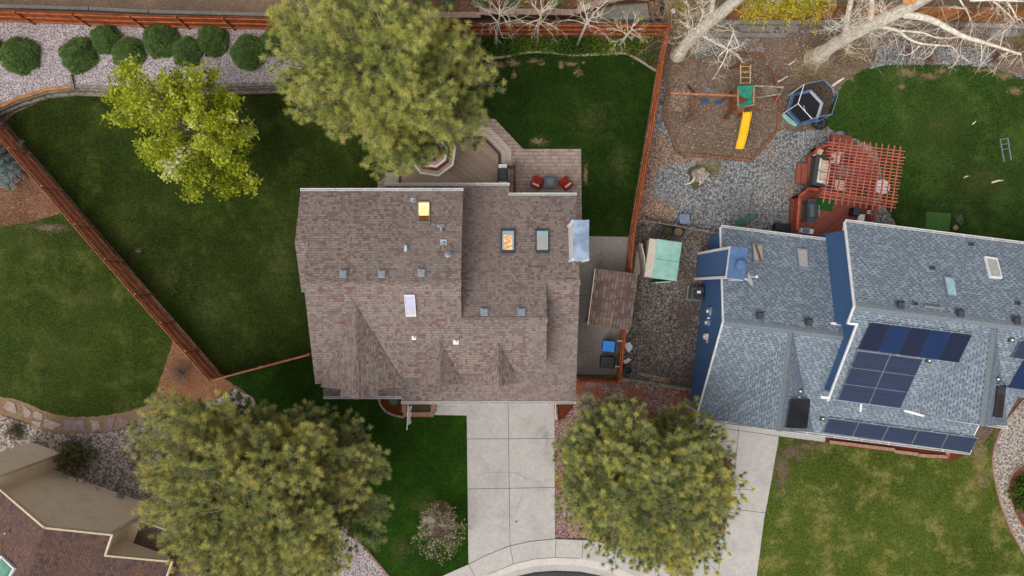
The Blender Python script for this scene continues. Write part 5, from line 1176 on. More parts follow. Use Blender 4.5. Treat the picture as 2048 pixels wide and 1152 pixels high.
twig_bush('bush', 'greyish tangle of suckers at the right cottonwood trunk', 'bush', 1740, 62, 1.3, 1.4, 34, 15, M['bark_bare'], None)
twig_bush('bush', 'yellow green budding bush behind the fence corner', 'bush', 1374, 8, 1.3, 1.6, 22, 16, M['twig'], M['leaf_yellow'], 3, .05)
twig_bush('bush', 'dry clump at the far right border beside the path', 'bush', 2044, 88, .7, .7, 24, 17, M['twig'], M['leaf_dry'], 2, .04)
for i, (u, v, r, lab) in enumerate(((1815, 105, .8, 'reddish brown bush under the fallen branches'), (1905, 60, .9, 'brown bush behind the long bare branch'), (1985, 118, .7, 'rusty bush under the tip of the long bare branch'), (1850, 118, .6, 'low brown bush at the edge of the east lawn'))):
    twig_bush('bush', lab, 'bush', u, v, r, .7, 26, 30 + i, m_plain('rust twigs', (104, 70, 50), .9, .2), None)
# yuccas
for i, (u, v, lab) in enumerate(((842, 4, 'grey green yucca nearest the tallest pine'), (896, 1, 'grey green yucca, second from the tallest pine'), (958, 1, 'grey green yucca, third from the tallest pine'), (1028, 2, 'grey green yucca above the second aspen'), (1107, 8, 'bright green yucca behind the block wall'))):
    rg = np.random.default_rng(50 + i); n = 110; p = np.array(W(u, v, .74)); d = unit(rg.normal(size=(n, 3)) * np.array([1, 1, .5]) + np.array([0, 0, .25])); L_ = rg.uniform(.4, .75, (n, 1)); s = unit(np.cross(d, np.array([0, 0, 1.0]))) * .022; c = p + d * .05
    V = np.stack([c + s, c - s, c + d * L_ * .6 - s * .8, c + d * L_, c + d * L_ * .6 + s * .8], 1); V[:, 3, 2] -= .10 * L_[:, 0]; V = V.reshape(-1, 3); F = np.arange(n * 5).reshape(-1, 5); tag(np_mesh('yucca', V, F, M['leaf_yucca'] if i < 4 else M['leaf_green'], np.repeat(rg.uniform(.2, .9, n), 5)), lab, 'yucca', 'yuccas above the block wall')
# ground cover in the aspen bed
rg = np.random.default_rng(8); C = []
while len(C) < 1500:
    u = rg.uniform(965, 1310); v = rg.uniform(76, 138); lim = 104 if 1040 < u < 1120 else 110 if u < 1250 else 105 + (u - 1250) * .5
    dens = .9 if u < 1165 else .5 if u < 1270 else .25
    if v < lim and rg.random() < dens * (.4 + .6 * (math.sin(u * .09) * math.cos(v * .13 + u * .02) > -.25)): C.append(W(u, v, rg.uniform(.04, .22)))
C = np.array(C); V, F, tt = leaves(C, np.clip(.5 + .25 * np.sin(C[:, 0] * 1.3) + rg.normal(0, .15, len(C)), 0, 1), 5, .09, .07, rg); o = np_mesh('ground_cover', V, F, M['leaf_green'], tt); o['kind'] = 'stuff'; tag(o, 'green ground cover plants in the aspen bed', 'ground cover')
# leaf litter and chips scattered on the play yard
rg = np.random.default_rng(18); n = 5200; C = []
for u, v in zip(rg.uniform(1320, 2045, n), rg.uniform(70, 330, n)):
    if (u > 1655 and v > 128) or (v > 265 and u > 1560) or (u < 1320 + max(0, 140 - v) * .1): continue
    C.append(W(u, v, .05))
V, F, tt = leaves(np.array(C), rg.uniform(0, 1, len(C)), 1, .05, .055, rg, .2, 1.6); o = np_mesh('leaf_litter', V, F, m_leaf('fallen leaves', [(0, (92, 66, 48)), (.5, (150, 122, 98)), (1, (196, 176, 154))], .0), tt); o['kind'] = 'stuff'; tag(o, 'dry leaves and chips littering the play yard', 'leaf litter')
# aspens
for i, (lab, path, seed) in enumerate((('bare white aspen nearest the tallest pine', [(990, 90, 0), (995, 52, 2.4), (999, 33, 4.2), (1001, 24, 5.0)], 1), ('bare white aspen with a straight trunk, second from the tallest pine', [(1075, 88, 0), (1076, 52, 2.6), (1082, 30, 4.2), (1084, 20, 5.0)], 2),
        ('bare aspen leaning right in front of the fence', [(1153, 93, 0), (1171, 52, 2.8), (1186, 30, 4.2), (1198, 14, 5.2)], 3), ('small bent aspen with a few yellow leaves', [(1238, 92, 0), (1253, 72, 1.4), (1262, 60, 2.4), (1266, 52, 3.0)], 4))):
    rd = random.Random(seed); P = [W(*q) for q in path]; root = thing('aspen_tree', lab, 'tree', P[0], group='bare aspens along the fence'); MB().tube(P, [.085, .07, .045, .015], 8).build('trunk', M['bark_aspen'], root, smooth=True); m = MB(); tips = []
    for j in range(15):
        s = rd.uniform(.30, .98) * 3; q = min(2, int(s)); o = P[q].lerp(P[q + 1], s - q); az = j * 2.4 + i; grow(m, o, (math.cos(az), math.sin(az), .75), (1.35 if i < 3 else .9) * (1.25 - s / 4), .024, 2, rd, 3, .15, tips, spread=(20, 45))
    m.build('limbs', M['bark_bare'], root, uvm=False)
    tips = [t for t in tips if rd.random() < (.12 if i < 3 else .35)]; rg = np.random.default_rng(seed); V, F, tt = leaves(np.array([t[0] for t in tips]), rg.uniform(.2, .8, len(tips)), 3, .06, .05, rg); np_mesh('leaves', V, F, M['leaf_yellow'], tt, root)
# cottonwoods
def limb_path(m, pts, r, n=7): P = smooth_poly([tuple(W(*q)) for q in pts], 2); k = len(P); m.tube(P, [r[0] + (r[1] - r[0]) * i / (k - 1) for i in range(k)], n); return [Vector(p) for p in P]
def sprout(m, P, n, L, r, rd, depth=1, up=.05, tips=None, lo=.1, kids=4, droop=0):
    for i in range(n):
        s = rd.uniform(lo, 1) * (len(P) - 1); q = min(len(P) - 2, int(s)); o = P[q].lerp(P[q + 1], s - q); d = Vector((rd.uniform(-1, 1), rd.uniform(-1, 1), rd.uniform(-.5, .6) - droop)); grow(m, o, d, L * rd.uniform(.5, 1.2), r, depth, rd, kids, .30, tips, up=up, spread=(25, 70))
rd = random.Random(77); root = thing('cottonwood_tree', 'left cottonwood with a thick pale trunk and yellow leaves', 'tree', W(1357, 108), group='bare cottonwoods by the back fence'); m = MB()
P = limb_path(m, [(1355, 110, 0), (1372, 88, 1.2), (1400, 60, 3.2), (1440, 28, 5.4), (1482, -8, 7.6), (1540, -70, 10.5)], (.35, .28), 12); limb_path(m, [(1354, 111, -.1), (1356, 109, .12), (1364, 99, .7)], (.54, .36), 12); m.build('trunk', M['bark_white'], root, smooth=True)
m = MB(); tips = []; Pb = limb_path(m, [(1424, 48, 4.2), (1424, 20, 5.4), (1428, -20, 7.2)], (.15, .11), 7); sprout(m, Pb, 8, 1.2, .03, rd, 2, .2)
for pts in ([(1404, 70, 3.0), (1436, 90, 2.9), (1462, 102, 2.6)], [(1456, 98, 2.7), (1430, 80, 2.4), (1412, 78, 2.2)], [(1456, 100, 2.6), (1475, 95, 2.4), (1487, 88, 2.3)], [(1456, 100, 2.5), (1450, 118, 2.0), (1436, 142, 1.4), (1424, 160, 1.0)], [(1454, 96, 2.6), (1470, 60, 3.0), (1462, 56, 3.0)], [(1458, 100, 2.6), (1480, 112, 2.0), (1484, 126, 1.6)], [(1478, 92, 2.4), (1466, 62, 2.6), (1458, 60, 2.2)], [(1452, 100, 2.5), (1436, 112, 2.0), (1438, 124, 1.5)]):
    P2 = limb_path(m, pts, (.045, .016), 5); sprout(m, P2, 7, .8, .012, rd, 1, -.1, None, kids=3)
sprout(m, P[4:14], 16, 1.3, .022, rd, 2, .15)
for u, v, z in ((1380, 30, 4.5), (1400, 12, 5.5), (1372, 48, 3.6), (1392, 60, 3.2)): P2 = limb_path(m, [(1376, 84, 1.6), (u + 8, v + 20, z - .8), (u, v, z)], (.04, .014), 5); sprout(m, P2, 8, 1.0, .012, rd, 1, .1)
for u, v, z in ((1508, 10, 7.2), (1518, 14, 7), (1545, 4, 7.4), (1568, 6, 7.2), (1600, 10, 7), (1612, 22, 6.6), (1625, 8, 7), (1590, 2, 7.4), (1640, 2, 7.2)):
    P2 = limb_path(m, [(1520 + (u - 1520) * .5, -34, 8.6), (u - 6, v - 18, z + .5), (u, v, z)], (.035, .012), 5); sprout(m, P2, 10, .7, .010, rd, 1, -.05, tips, lo=.55)
for k in range(7): grow(m, P[-1 - k // 2], (rd.uniform(-1, 1), rd.uniform(-.3, 1), 1.1), 3.2, .13, 3, rd, 3, .2, None, up=.08)
m.build('limbs', M['bark_bare'], root, uvm=False); rg = np.random.default_rng(4); tp = [t for t in tips if rd.random() < .8]; V, F, tt = leaves(np.array([t[0] for t in tp]), np.clip(rg.normal(.6, .2, len(tp)), 0, 1), 7, .12, .075, rg); np_mesh('leaves', V, F, M['leaf_yellow'], tt, root)
rd = random.Random(99); root = thing('cottonwood_tree', 'right cottonwood with broken bare limbs over the lawn', 'tree', W(1632, 116), group='bare cottonwoods by the back fence'); m = MB()
P = limb_path(m, [(1630, 118, 0), (1655, 98, 1.6), (1700, 70, 3.6), (1760, 42, 5.6), (1830, 8, 7.4), (1900, -40, 9.8)], (.40, .30), 12); limb_path(m, [(1628, 120, -.1), (1632, 117, .15), (1648, 103, 1.0)], (.80, .42), 12); m.build('trunk', M['bark_white'], root, smooth=True)
m = MB(); cs = [(-.1, 9), (.0, 9)]
P1 = limb_path(m, [(1690, 72, 3.4), (1694, 38, 5.2), (1704, -10, 7.5)], (.16, .12), 7); P1b = limb_path(m, [(1740, 50, 5.0), (1744, 20, 6.2), (1742, -16, 7.8)], (.14, .12), 7); sprout(m, P1, 14, 1.2, .02, rd, 2, .1); sprout(m, P1b, 12, 1.2, .02, rd, 2, .1)
P2 = limb_path(m, [(1811, 29, 7.0), (1838, 33, 6.7), (1868, 41, 6.4), (1898, 58, 6.0), (1928, 74, 5.6), (1958, 82, 5.3), (1985, 90, 5.0), (2015, 100, 4.8), (2042, 109, 4.6)], (.19, .045), 9)
P3 = limb_path(m, [(1763, 54, 5.6), (1780, 57, 5.4), (1797, 61, 5.2), (1812, 75, 5.0), (1837, 87, 4.8), (1868, 90, 4.7), (1900, 92, 4.6)], (.10, .03), 7)
P4 = limb_path(m, [(1797, 61, 5.2), (1828, 63, 5.1), (1850, 66, 5.0), (1866, 74, 4.9), (1890, 77, 4.8), (1925, 74, 4.8)], (.065, .02), 6)
P5 = limb_path(m, [(1914, -10, 7.5), (1926, 10, 7.0), (1936, 26, 6.5), (1944, 46, 6.0)], (.05, .018), 6); P6 = limb_path(m, [(1980, -4, 7.4), (2006, 18, 7.0), (2018, 30, 6.5), (2030, 42, 6.2)], (.045, .02), 6); P7 = limb_path(m, [(2008, -4, 7.2), (2026, 20, 6.8), (2034, 40, 6.4), (2044, 36, 6.3)], (.045, .02), 6); P8 = limb_path(m, [(1940, 1, 7.6), (1990, 0, 7.6), (2060, 3, 7.4)], (.055, .035), 7)
sprout(m, P2, 26, 1.1, .018, rd, 1, -.06, None, .25, 4, .5); sprout(m, P3, 24, 1.0, .016, rd, 1, -.08, None, .2, 4, .5); sprout(m, P4, 18, .9, .014, rd, 1, -.08, None, .2, 4, .5)
for q in (P5, P6, P7, P8): sprout(m, q, 9, .9, .013, rd, 1, -.05, None, .2, 4, .2)
sprout(m, P[6:16], 40, 1.5, .018, rd, 2, .05, None, .1, 3)
for pts in ([(1902, 92, 4.6), (1921, 110, 4.2), (1905, 134, 3.8), (1896, 137, 3.7)], [(1962, 84, 5.2), (1964, 112, 4.7), (1960, 131, 4.4), (1986, 117, 4.4)], [(1972, 84, 5.2), (2000, 62, 5.2), (2020, 42, 5.3)], [(1970, 86, 5.2), (1998, 70, 5.0), (2025, 50, 5.0)], [(1840, 92, 4.8), (1816, 112, 4.4), (1798, 108, 4.3)], [(1921, 110, 4.2), (1938, 124, 4.0)], [(1872, 92, 4.7), (1860, 112, 4.3), (1842, 120, 4.1)], [(2000, 94, 4.9), (2006, 68, 5.0), (2010, 55, 5.0)]):
    sprout(m, limb_path(m, pts, (.028, .010), 5), 6, .6, .008, rd, 1, -.05, None, .2, 3)
for k in range(7): grow(m, P[-1 - k // 2], (rd.uniform(-.6, 1), rd.uniform(-.2, 1), 1.1), 3.2, .14, 3, rd, 3, .2, None, up=.08)
m.build('limbs', M['bark_bare'], root, uvm=False)
m = MB(); a = W(1806, 5, 7.6); b = W(1838, -2, 7.9); m.tube([a, b], [.13, .20], 9); m.build('broken_wood', m_wood('fresh split wood', (206, 148, 84), .25), root)
# fallen sticks on the east lawn and mulch
for i, (lab, a, b, r) in enumerate((('thin pale stick on the east lawn above the pergola', (1944, 249), (1952, 242), .035), ('short pale stick in the middle of the east lawn', (1927, 356), (1939, 352), .035), ('thicker pale stick below the ladder on the lawn', (1983, 365), (2006, 361), .06), ('grey log beside the sprawling dry suckers', (1664, 172), (1688, 156), .09), ('split driftwood piece beside the yellow ladder', (1551, 166), (1576, 152), .06), ('short pale driftwood right of the border timber', (1577, 130), (1590, 122), .06), ('bent pale stick under the bare branches', (1664, 180), (1668, 193), .03))):
    rd = random.Random(i); p = W(*a, r); q = W(*b, r); tag(MB().tube([p, p.lerp(q, .5) + Vector((rd.uniform(-.05, .05), rd.uniform(-.05, .05), .02)), q], [r, r * .9, r * .5], 7).build('stick', M['bark_bare']), lab, 'stick', 'sticks lying about the east yard')
# stump
sheet('soil_patch', [(1376, 340), (1392, 330), (1412, 334), (1418, 352), (1408, 372), (1388, 384), (1378, 362)], 4, M['soil_dark'], 4, 5)
root = thing('tree_stump', 'broken pale tree stump surrounded by gravel', 'stump', W(1402, 352)); m = MB(); p = W(1400, 350); rd = random.Random(2); n = 16; ring = []
for z, rr_ in ((0, .52), (.22, .42), (.38, .36)): ring.append([(p.x + math.cos(2 * math.pi * k / n) * rr_ * (1 + .22 * math.sin(k * 2.6 + 1)), p.y + math.sin(2 * math.pi * k / n) * rr_ * (1 + .2 * math.cos(k * 1.9)), z + (rd.uniform(-.08, .14) if z > .3 else 0)) for k in range(n)])
vv = [q for r_ in ring for q in r_] + [(p.x, p.y, .24)]; m.add(vv, [(i * n + k, i * n + (k + 1) % n, (i + 1) * n + (k + 1) % n, (i + 1) * n + k) for i in range(2) for k in range(n)] + [(2 * n + k, 2 * n + (k + 1) % n, 3 * n) for k in range(n)])
m.build('wood', m_wood('rotting grey wood', (168, 156, 142), .4, (5, 5, 2)), root)
m = MB()
for a, l in ((3.7, .75), (5.7, .45), (4.6, .3)): m.tube([(p.x + math.cos(a) * .35, p.y + math.sin(a) * .35, .12), (p.x + math.cos(a + .15) * (.35 + l * .5), p.y + math.sin(a + .15) * (.35 + l * .5), .07), (p.x + math.cos(a) * (.35 + l), p.y + math.sin(a) * (.35 + l), .02)], [.09, .06, .02], 6)
m.build('roots', M['bark_white'], root)

# ================================================================ MAIN YARD OBJECTS
DZ = .42
dk = thing('deck', 'brown composite deck with diagonal boards beside the paver patio', 'deck', W(900, 340))
m = MB(); m.prism([W(u, v, DZ)[:2] for u, v in [(800, 400), (800, 330), (850, 275), (968, 276), (999, 308), (999, 400)]], .1, DZ); m.build('boards', M['deck'], dk)
for k, (o, z) in enumerate(((12, .28), (24, .14))):
    q = [(968 + o * .42 - .3, 276 - o), (999 + o * .98, 308 - o * .42), (999 + o, 360)]
    poly = [(850, 275 - o), q[0], q[1], (999 + o, 333), (996, 333), (996, 309), (966, 279), (850, 279)]
    MB().prism([W(u, v, z)[:2] for u, v in poly], 0, z).build('step', M['deck_step'], dk)
m = MB()
for a, b in zip([(850, 276), (968, 276), (999, 308)], [(968, 276), (999, 308), (999, 400)]): m.beam(W(*a, DZ + .004), W(*b, DZ + .004), .15, .03)
m.beam(W(800, 400, DZ + .004), W(800, 352, DZ + .004), .13, .03); m.build_split('border', M['deck_trim'], dk)
MB().prism([W(u, v, .2)[:2] for u, v in [(770, 400), (770, 345), (797, 345), (797, 400)]], 0, .2).build('step', M['deck_step'], dk)
rt = thing('grill_counter', 'narrow brown counter rail beside the white lidded grill', 'counter', W(1018, 360))
MB().beam(W(1029, 335, 1.0), W(1029, 400, 1.0), .14, .05).build('top_rail', M['deck_trim'], rt); MB().beam(W(1003, 334, 1.0), W(1031, 334, 1.0), .14, .05).build('top_rail', M['deck_trim'], rt)
for u, v in ((1004, 334), (1029, 334), (1029, 365), (1029, 396)): p = W(u, v, 0); MB().box((p.x, p.y, .5), (.1, .1, 1.0)).build('post', M['deck_trim'], rt)
m = MB()
for i in range(5): p = W(1006 + 5 * i, 337, 0); m.box((p.x, p.y, .6), (.035, .035, .75))
m.build('balusters', M['bronze'], rt); a = W(1006, 338, .55); b = W(1027, 400, .55); MB().box(((a.x + b.x) / 2, (a.y + b.y) / 2, .5), (b.x - a.x, a.y - b.y, .06)).build('shelf', M['deck'], rt)
def grill(lab, u, v, rz, w_, d_, hood, body, z0):
    t = thing('barbecue_grill', lab, 'grill', W(u, v, z0), rz); L = dict(local=True)
    m = MB()
    for x in (-w_ * .42, w_ * .42):
        for y in (-d_ * .4, d_ * .4): m.box((x, y, .4), (.05, .05, .8))
    m.box((0, 0, .25), (w_ * .9, d_ * .85, .03)); m.build('cart', M['dark'], t, **L)
    m = MB(); m.exx(-w_ * .32, w_ * .32, [(-d_ / 2, .78), (-d_ / 2, .95), (-d_ * .35, 1.12), (0, 1.2), (d_ * .35, 1.12), (d_ / 2, .95), (d_ / 2, .78)]); m.build('lid', hood, t, bevel=.02, **L)
    MB().tube([(-w_ * .26, -d_ / 2 - .05, 1.0), (w_ * .26, -d_ / 2 - .05, 1.0)], .018, 8).build('handle', M['steel'], t, **L)
    for s in (-1, 1): MB().box((s * w_ * .44, 0, .88), (w_ * .22, d_ * .8, .04)).build('side_shelf', body, t, bevel=.01, **L)
    return t
grill('grill with a white side shelf and a black lid on the deck edge', 1006, 355, R(90), 1.15, .6, M['dark'], M['white'], DZ)
# umbrella
U0 = W(873, 319, DZ); um = thing('patio_umbrella', 'striped octagonal patio umbrella with a white hem under the pine', 'umbrella', U0)
MB().tube([(U0.x, U0.y, DZ), (U0.x, U0.y, 2.95)], .025, 10).build('pole', M['bronze'], um); MB().lathe((U0.x, U0.y, DZ), [(.28, 0), (.28, .06), (.06, .10), (.05, .3)], 18).build('base', M['bronze'], um)
m = MB(); hub = Vector((U0.x, U0.y, 2.95)); N8 = 8; ru = 1.36
def rim(k, s): t = 2 * math.pi * (k + .32) / N8; return Vector((U0.x + math.cos(t) * ru * s, U0.y + math.sin(t) * ru * s, 2.95 - .55 * s))
bands = [0, .12, .28, .42, .56, .66, .80, .93, 1.0]; bm_ = [0, 1, 0, 1, 2, 0, 1, 2]
for k in range(8):
    for j in range(8):
        a, b = bands[j], bands[j + 1]; m.add([rim(k, a), rim(k, b), rim(k + 1, b), rim(k + 1, a)], [(0, 1, 2, 3)], bm_[j])
    m.add([rim(k, 1), rim(k + 1, 1), rim(k + 1, 1) - Vector((0, 0, .14)), rim(k, 1) - Vector((0, 0, .14))], [(0, 1, 2, 3)], 2)
m.build('canopy', [M['maroon'], M['tan_cloth'], M['white']], um, fix=False)
m = MB()
for k in range(8): m.tube([hub - Vector((0, 0, .03)), rim(k, 1) - Vector((0, 0, .03))], .012, 5)
m.build('ribs', M['bronze'], um)
def patio_chair(lab, u, v, rz):
    t = thing('swivel_chair', lab, 'chair', W(u, v, .02), rz, 'red cushioned swivel chairs on the pavers'); L = dict(local=True)
    m = MB(); m.lathe((0, 0, 0), [(.30, 0), (.30, .03), (.05, .06), (.05, .34)], 20)
    ring = [(math.cos(a) * .36, math.sin(a) * .36, .0 + .36) for a in [R(200 + 14 * i) for i in range(11)]]; m.tube(ring, .018, 6)
    for s in (-1, 1): m.tube([(s * .30, -.30, .36), (s * .34, -.34, .62), (s * .34, .22, .60), (s * .30, .26, .36)], .02, 6)
    m.tube([(-.30, -.30, .36), (-.29, -.46, .90), (.29, -.46, .90), (.30, -.30, .36)], .02, 6); m.build('frame', M['bronze'], t, **L)
    MB().box((0, .04, .43), (.58, .58, .13)).build('seat_cushion', M['red_cloth'], t, bevel=.04, **L)
    m = MB(); m.box((0, 0, 0), (.56, .13, .52)); m.xf(Matrix.Translation((0, -.32, .66)) @ Matrix.Rotation(R(14), 4, 'X')); m.build('back_cushion', M['red_cloth'], t, bevel=.04, **L)
    m = MB(); m.box((0, 0, 0), (.46, .12, .22)); m.xf(Matrix.Translation((.0, -.24, .74)) @ Matrix.Rotation(R(20), 4, 'X')); m.build('pillow', M['cream'], t, bevel=.05, **L); return t
patio_chair('red swivel chair left of the fire table', 1074, 366, R(-25)); patio_chair('red swivel chair right of the fire table', 1129, 368, R(38))
ft = thing('fire_table', 'square slate grey fire table between the two red chairs', 'table', W(1099, 367, .02)); L = dict(local=True)
MB().box((0, 0, .27), (.62, .62, .54)).build('base', M['dark'], ft, bevel=.01, **L); MB().box((0, 0, .565), (.74, .74, .05)).build('tabletop', m_plain('slate top', (86, 94, 102), .6, .12), ft, bevel=.015, **L); MB().box((0, 0, .595), (.36, .36, .012)).build('burner_pan', m_plain('burner glass', (112, 118, 116), .5, .25, 30), ft, **L); MB().cyl((0, 0, .60), .03, .02, .03, 10).build('knob', M['vent'], ft, **L)
# shed
sc_ = W(1216, 598); sh_ = thing('garden_shed', 'small shed with a brown shingle roof between the fence and the house', 'shed', sc_, R(-7.5))
L = dict(local=True); hw, hd, ez, rz_ = 1.22, 1.62, 2.05, 2.55
m = MB(); m.slab([(-hw, -hd, ez), (0, -hd, rz_), (0, hd, rz_), (-hw, hd, ez)], .07, 0, 1).slab([(hw, -hd, ez), (0, -hd, rz_), (0, hd, rz_), (hw, hd, ez)], .07, 0, 1); m.build('roof', [M['roof_shed'], M['siding']], sh_, **L)
MB().exy(-hd + .08, hd - .08, [(-hw + .1, 0), (-hw + .1, ez), (0, rz_ - .1), (hw - .1, ez), (hw - .1, 0)]).build('wall', M['siding'], sh_, **L)
m = MB(); m.box((-hw + .06, -hd + .1, 1.0), (.1, .1, 2.0)); m.box((-hw + .06, hd - .1, 1.0), (.1, .1, 2.0)); m.box((-hw - .02, 0, ez - .06), (.04, 2 * hd, .12)); m.build_split('trim', M['cream'], sh_, True)
d = MB().box((-hw + .085, 0, .95), (.04, 1.3, 1.8)).build('door', M['beige_plastic'], sh_, **L); MB().box((-hw + .05, .1, .95), (.04, .04, .2)).build('handle', M['bronze'], d, **L)
def wheelie(lab, u, v, rz, w_, d_, h_, mat):
    t = thing('wheelie_bin', lab, 'bin', W(u, v, .06), rz, 'wheeled bins on the side slab'); L = dict(local=True)
    m = MB(); a, b = w_ / 2, d_ / 2; m.hexa([(-a * .8, -b * .8, .08), (a * .8, -b * .8, .08), (a * .8, b * .8, .08), (-a * .8, b * .8, .08), (-a, -b, h_), (a, -b, h_), (a, b, h_), (-a, b, h_)]); m.build('body', mat, t, bevel=.03, **L)
    m = MB(); m.hexa([(-a * 1.06, -b * 1.08, h_), (a * 1.06, -b * 1.08, h_), (a * 1.06, b * 1.08, h_), (-a * 1.06, b * 1.08, h_), (-a * .96, -b * .94, h_ + .07), (a * .96, -b * .94, h_ + .07), (a * .96, b * .9, h_ + .10), (-a * .96, b * .9, h_ + .10)]); m.box((0, -.02, h_ + .09), (w_ * .6, d_ * .6, .03)); m.build('lid', mat, t, bevel=.025, **L)
    MB().tube([(-a * .8, b * 1.14, h_ - .02), (a * .8, b * 1.14, h_ - .02)], .02, 8).build('handle', M['black'], t, **L)
    for s in (-1, 1): m = MB(); m.tube([(s * a * .85 - .03, b * .85, .12), (s * a * .85 + .03, b * .85, .12)], .12, 14); m.build('wheel', M['black'], t, **L)
wheelie('bright blue wheeled recycling bin', 1213, 690, R(-97), .62, .70, .98, M['blue_plastic']); wheelie('black wheeled rubbish bin', 1210, 721, R(-95), .66, .80, 1.0, M['black'])
for lab, u, v in (('upper white bracket on the cedar fence beside the bins', 1240, 682), ('lower white bracket on the cedar fence beside the bins', 1236, 733)): a = W(u - 6, v, 1.0); tag(MB().beam(a, a + Vector((.32, 0, .02)), .035, .035).build('fence_bracket', M['white']), lab, 'bracket', 'white brackets on the cedar fence')
for i, (u, v) in enumerate(((1182, 765), (1174, 790), (1176, 815))): p = W(u, v); tag(MB().box((p.x, p.y, .04), (.62 - .1 * i, .5, .06), .2 * i).build('stepping_stone', M['stone_b'], bevel=.03), ['reddish stepping stone nearest the cedar gate', 'middle stepping stone on the lava rock', 'stepping stone nearest the pine between driveways'][i], 'stepping stone', 'stepping stones in the red gravel')
p = W(1033, 1042); MB().cyl((p.x, p.y, .088), .06, .06, .012, 14).build('drain_cap', M['dark'], drive)
for lab, u, v in (('small dark garden spotlight beside the lone round shrub', 124, 115), ('small dark garden spotlight between the shrubs right of the lime tree', 414, 114)): p = W(u, v, .7); m = MB(); m.tube([p, p + Vector((0, 0, .15))], .02, 6); m.tube([p + Vector((0, 0, .15)), p + Vector((.06, .02, .24))], [.05, .07], 10); tag(m.build('garden_light', M['black']), lab, 'garden light', 'garden spotlights on the gravel bed')

# ================================================================ EAST SIDE YARD
ps = thing('plastic_shed', 'mint roofed plastic storage shed with its doors hanging open', 'shed', W(1312, 522), R(-8)); L = dict(local=True)
m = MB(); m.exy(-1.08, 1.08, [(-.86, 0), (-.86, 1.95), (-.45, 2.02), (.86, 1.95), (.86, 0)]); m.build('wall', M['beige_plastic'], ps, **L)
m = MB(); m.slab([(-.52, -1.12, 2.08), (-.52, -.02, 2.08), (.92, -.02, 2.02), (.92, -1.12, 2.02)], .07).slab([(-.52, .0, 2.08), (-.52, 1.12, 2.08), (.92, 1.12, 2.02), (.92, .0, 2.02)], .07)
for y in (-.75, -.35, .35, .75): m.lathe((.15, y, 2.045), [(.26, 0), (.20, .02), (.08, .028)], 16)
m.build('roof', M['mint'], ps, bevel=.02, **L); MB().slab([(-.92, -1.1, 1.9), (-.92, 1.1, 1.9), (-.50, 1.1, 2.06), (-.50, -1.1, 2.06)], .06).build('roof', M['beige_plastic'], ps, **L)
MB().box((-.98, .0, .03), (.5, 1.9, .05)).build('ramp', M['beige_plastic'], ps, **L)
for s, rz in ((1, R(20)), (-1, R(-14))): m = MB(); m.box((0, s * .42, .85), (.05, .84, 1.55)); m.xf(Matrix.Translation((-1.02, 0, .06)) @ Matrix.Rotation(rz * s, 4, 'Z')); m.build('door', M['beige_plastic'], ps, bevel=.01, **L)
m = MB(); m.box((.3, -1.25, .7), (.9, .06, 1.3), .2); m.build('loose_panel', M['mint'], ps, **L)
ac = thing('air_conditioner', 'grey square air conditioner on a pad beside the blue wall', 'air conditioner', W(1388, 587), R(-7)); L = dict(local=True)
MB().box((0, 0, .04), (.86, .86, .08)).build('pad', M['concrete_grey'], ac, **L); m = MB(); m.box((0, 0, .43), (.72, .72, .70)); m.build('cabinet', M['vent_dark'], ac, bevel=.04, **L); m = MB()
for i in range(14): m.box((-.33, -.32 + .049 * i, .43), (.09, .012, .6)); m.box((-.32 + .049 * i, -.35, .43), (.012, .05, .6))
m.build('grille', M['vent'], ac, **L); MB().cyl((0.04, 0, .775), .30, .30, .02, 24).build('fan_opening', M['black'], ac, **L); m = MB()
for k in range(4): m.box((.04 + .12 * math.cos(k * 1.57), .12 * math.sin(k * 1.57), .80), (.22, .08, .01), k * 1.57 + .4)
m.cyl((.04, 0, .79), .08, .08, .05, 14); m.build('fan', M['dark'], ac, **L); MB().box((.05, .10, .84), (.2, .14, .06)).build('cover_plate', M['white'], ac, **L)
def pot(lab, u, v, r, h, mat, fill): p = W(u, v); t = thing('flower_pot', lab, 'pot', p); MB().lathe(p, [(r * .75, 0), (r, h), (r * 1.08, h), (r * 1.08, h + .04), (r * .92, h + .04), (r * .88, h - .1), (.01, h - .1)], 22).build('pot', mat, t, smooth=False); MB().cyl((p.x, p.y, h - .12), r * .86, r * .86, .04, 18).build('soil', fill, t); return t
pot('black empty flower pot in front of the low rail fence', 1333, 463, .29, .42, M['black'], M['soil_dark']); pot('black flower pot with soil beside the empty one', 1354, 465, .29, .42, M['black'], M['soil_path'])
p = W(1308, 469); t = thing('saucer_lid', 'dark round lid on the ground left of the flower pots', 'lid', p); MB().lathe(p, [(.25, 0), (.27, .05), (.24, .09), (.05, .11)], 20).build('lid', M['dark'], t)
p = W(1366, 439); t = thing('storage_cube', 'square slate blue plastic table above the flower pots', 'table', p, R(4)); MB().box((0, 0, .42), (.60, .60, .06)).build('tabletop', M['slate_plastic'], t, bevel=.05, local=True)
for x in (-.24, .24):
    for y in (-.24, .24): MB().box((x, y, .2), (.08, .08, .4)).build('leg', M['slate_plastic'], t, local=True)
t = thing('wheelbarrow', 'green and black hand mower beside the plastic shed', 'mower', W(1283, 497), R(10)); m = MB(); m.box((0, 0, .3), (.42, .36, .22)); m.build('body', M['mint'], t, bevel=.05, local=True); MB().cyl((.08, .02, .40), .13, .11, .12, 14).build('engine', M['black'], t, local=True); MB().tube([(.12, .15, .35), (.0, .85, .95), (-.18, .95, .98)], .02, 6).build('handle', M['black'], t, local=True)
for x, y in ((-.2, -.2), (.2, -.2), (-.2, .2), (.2, .2)): MB().tube([(x - .03, y, .12), (x + .03, y, .12)], .12, 12).build('wheel', M['black'], t, local=True)
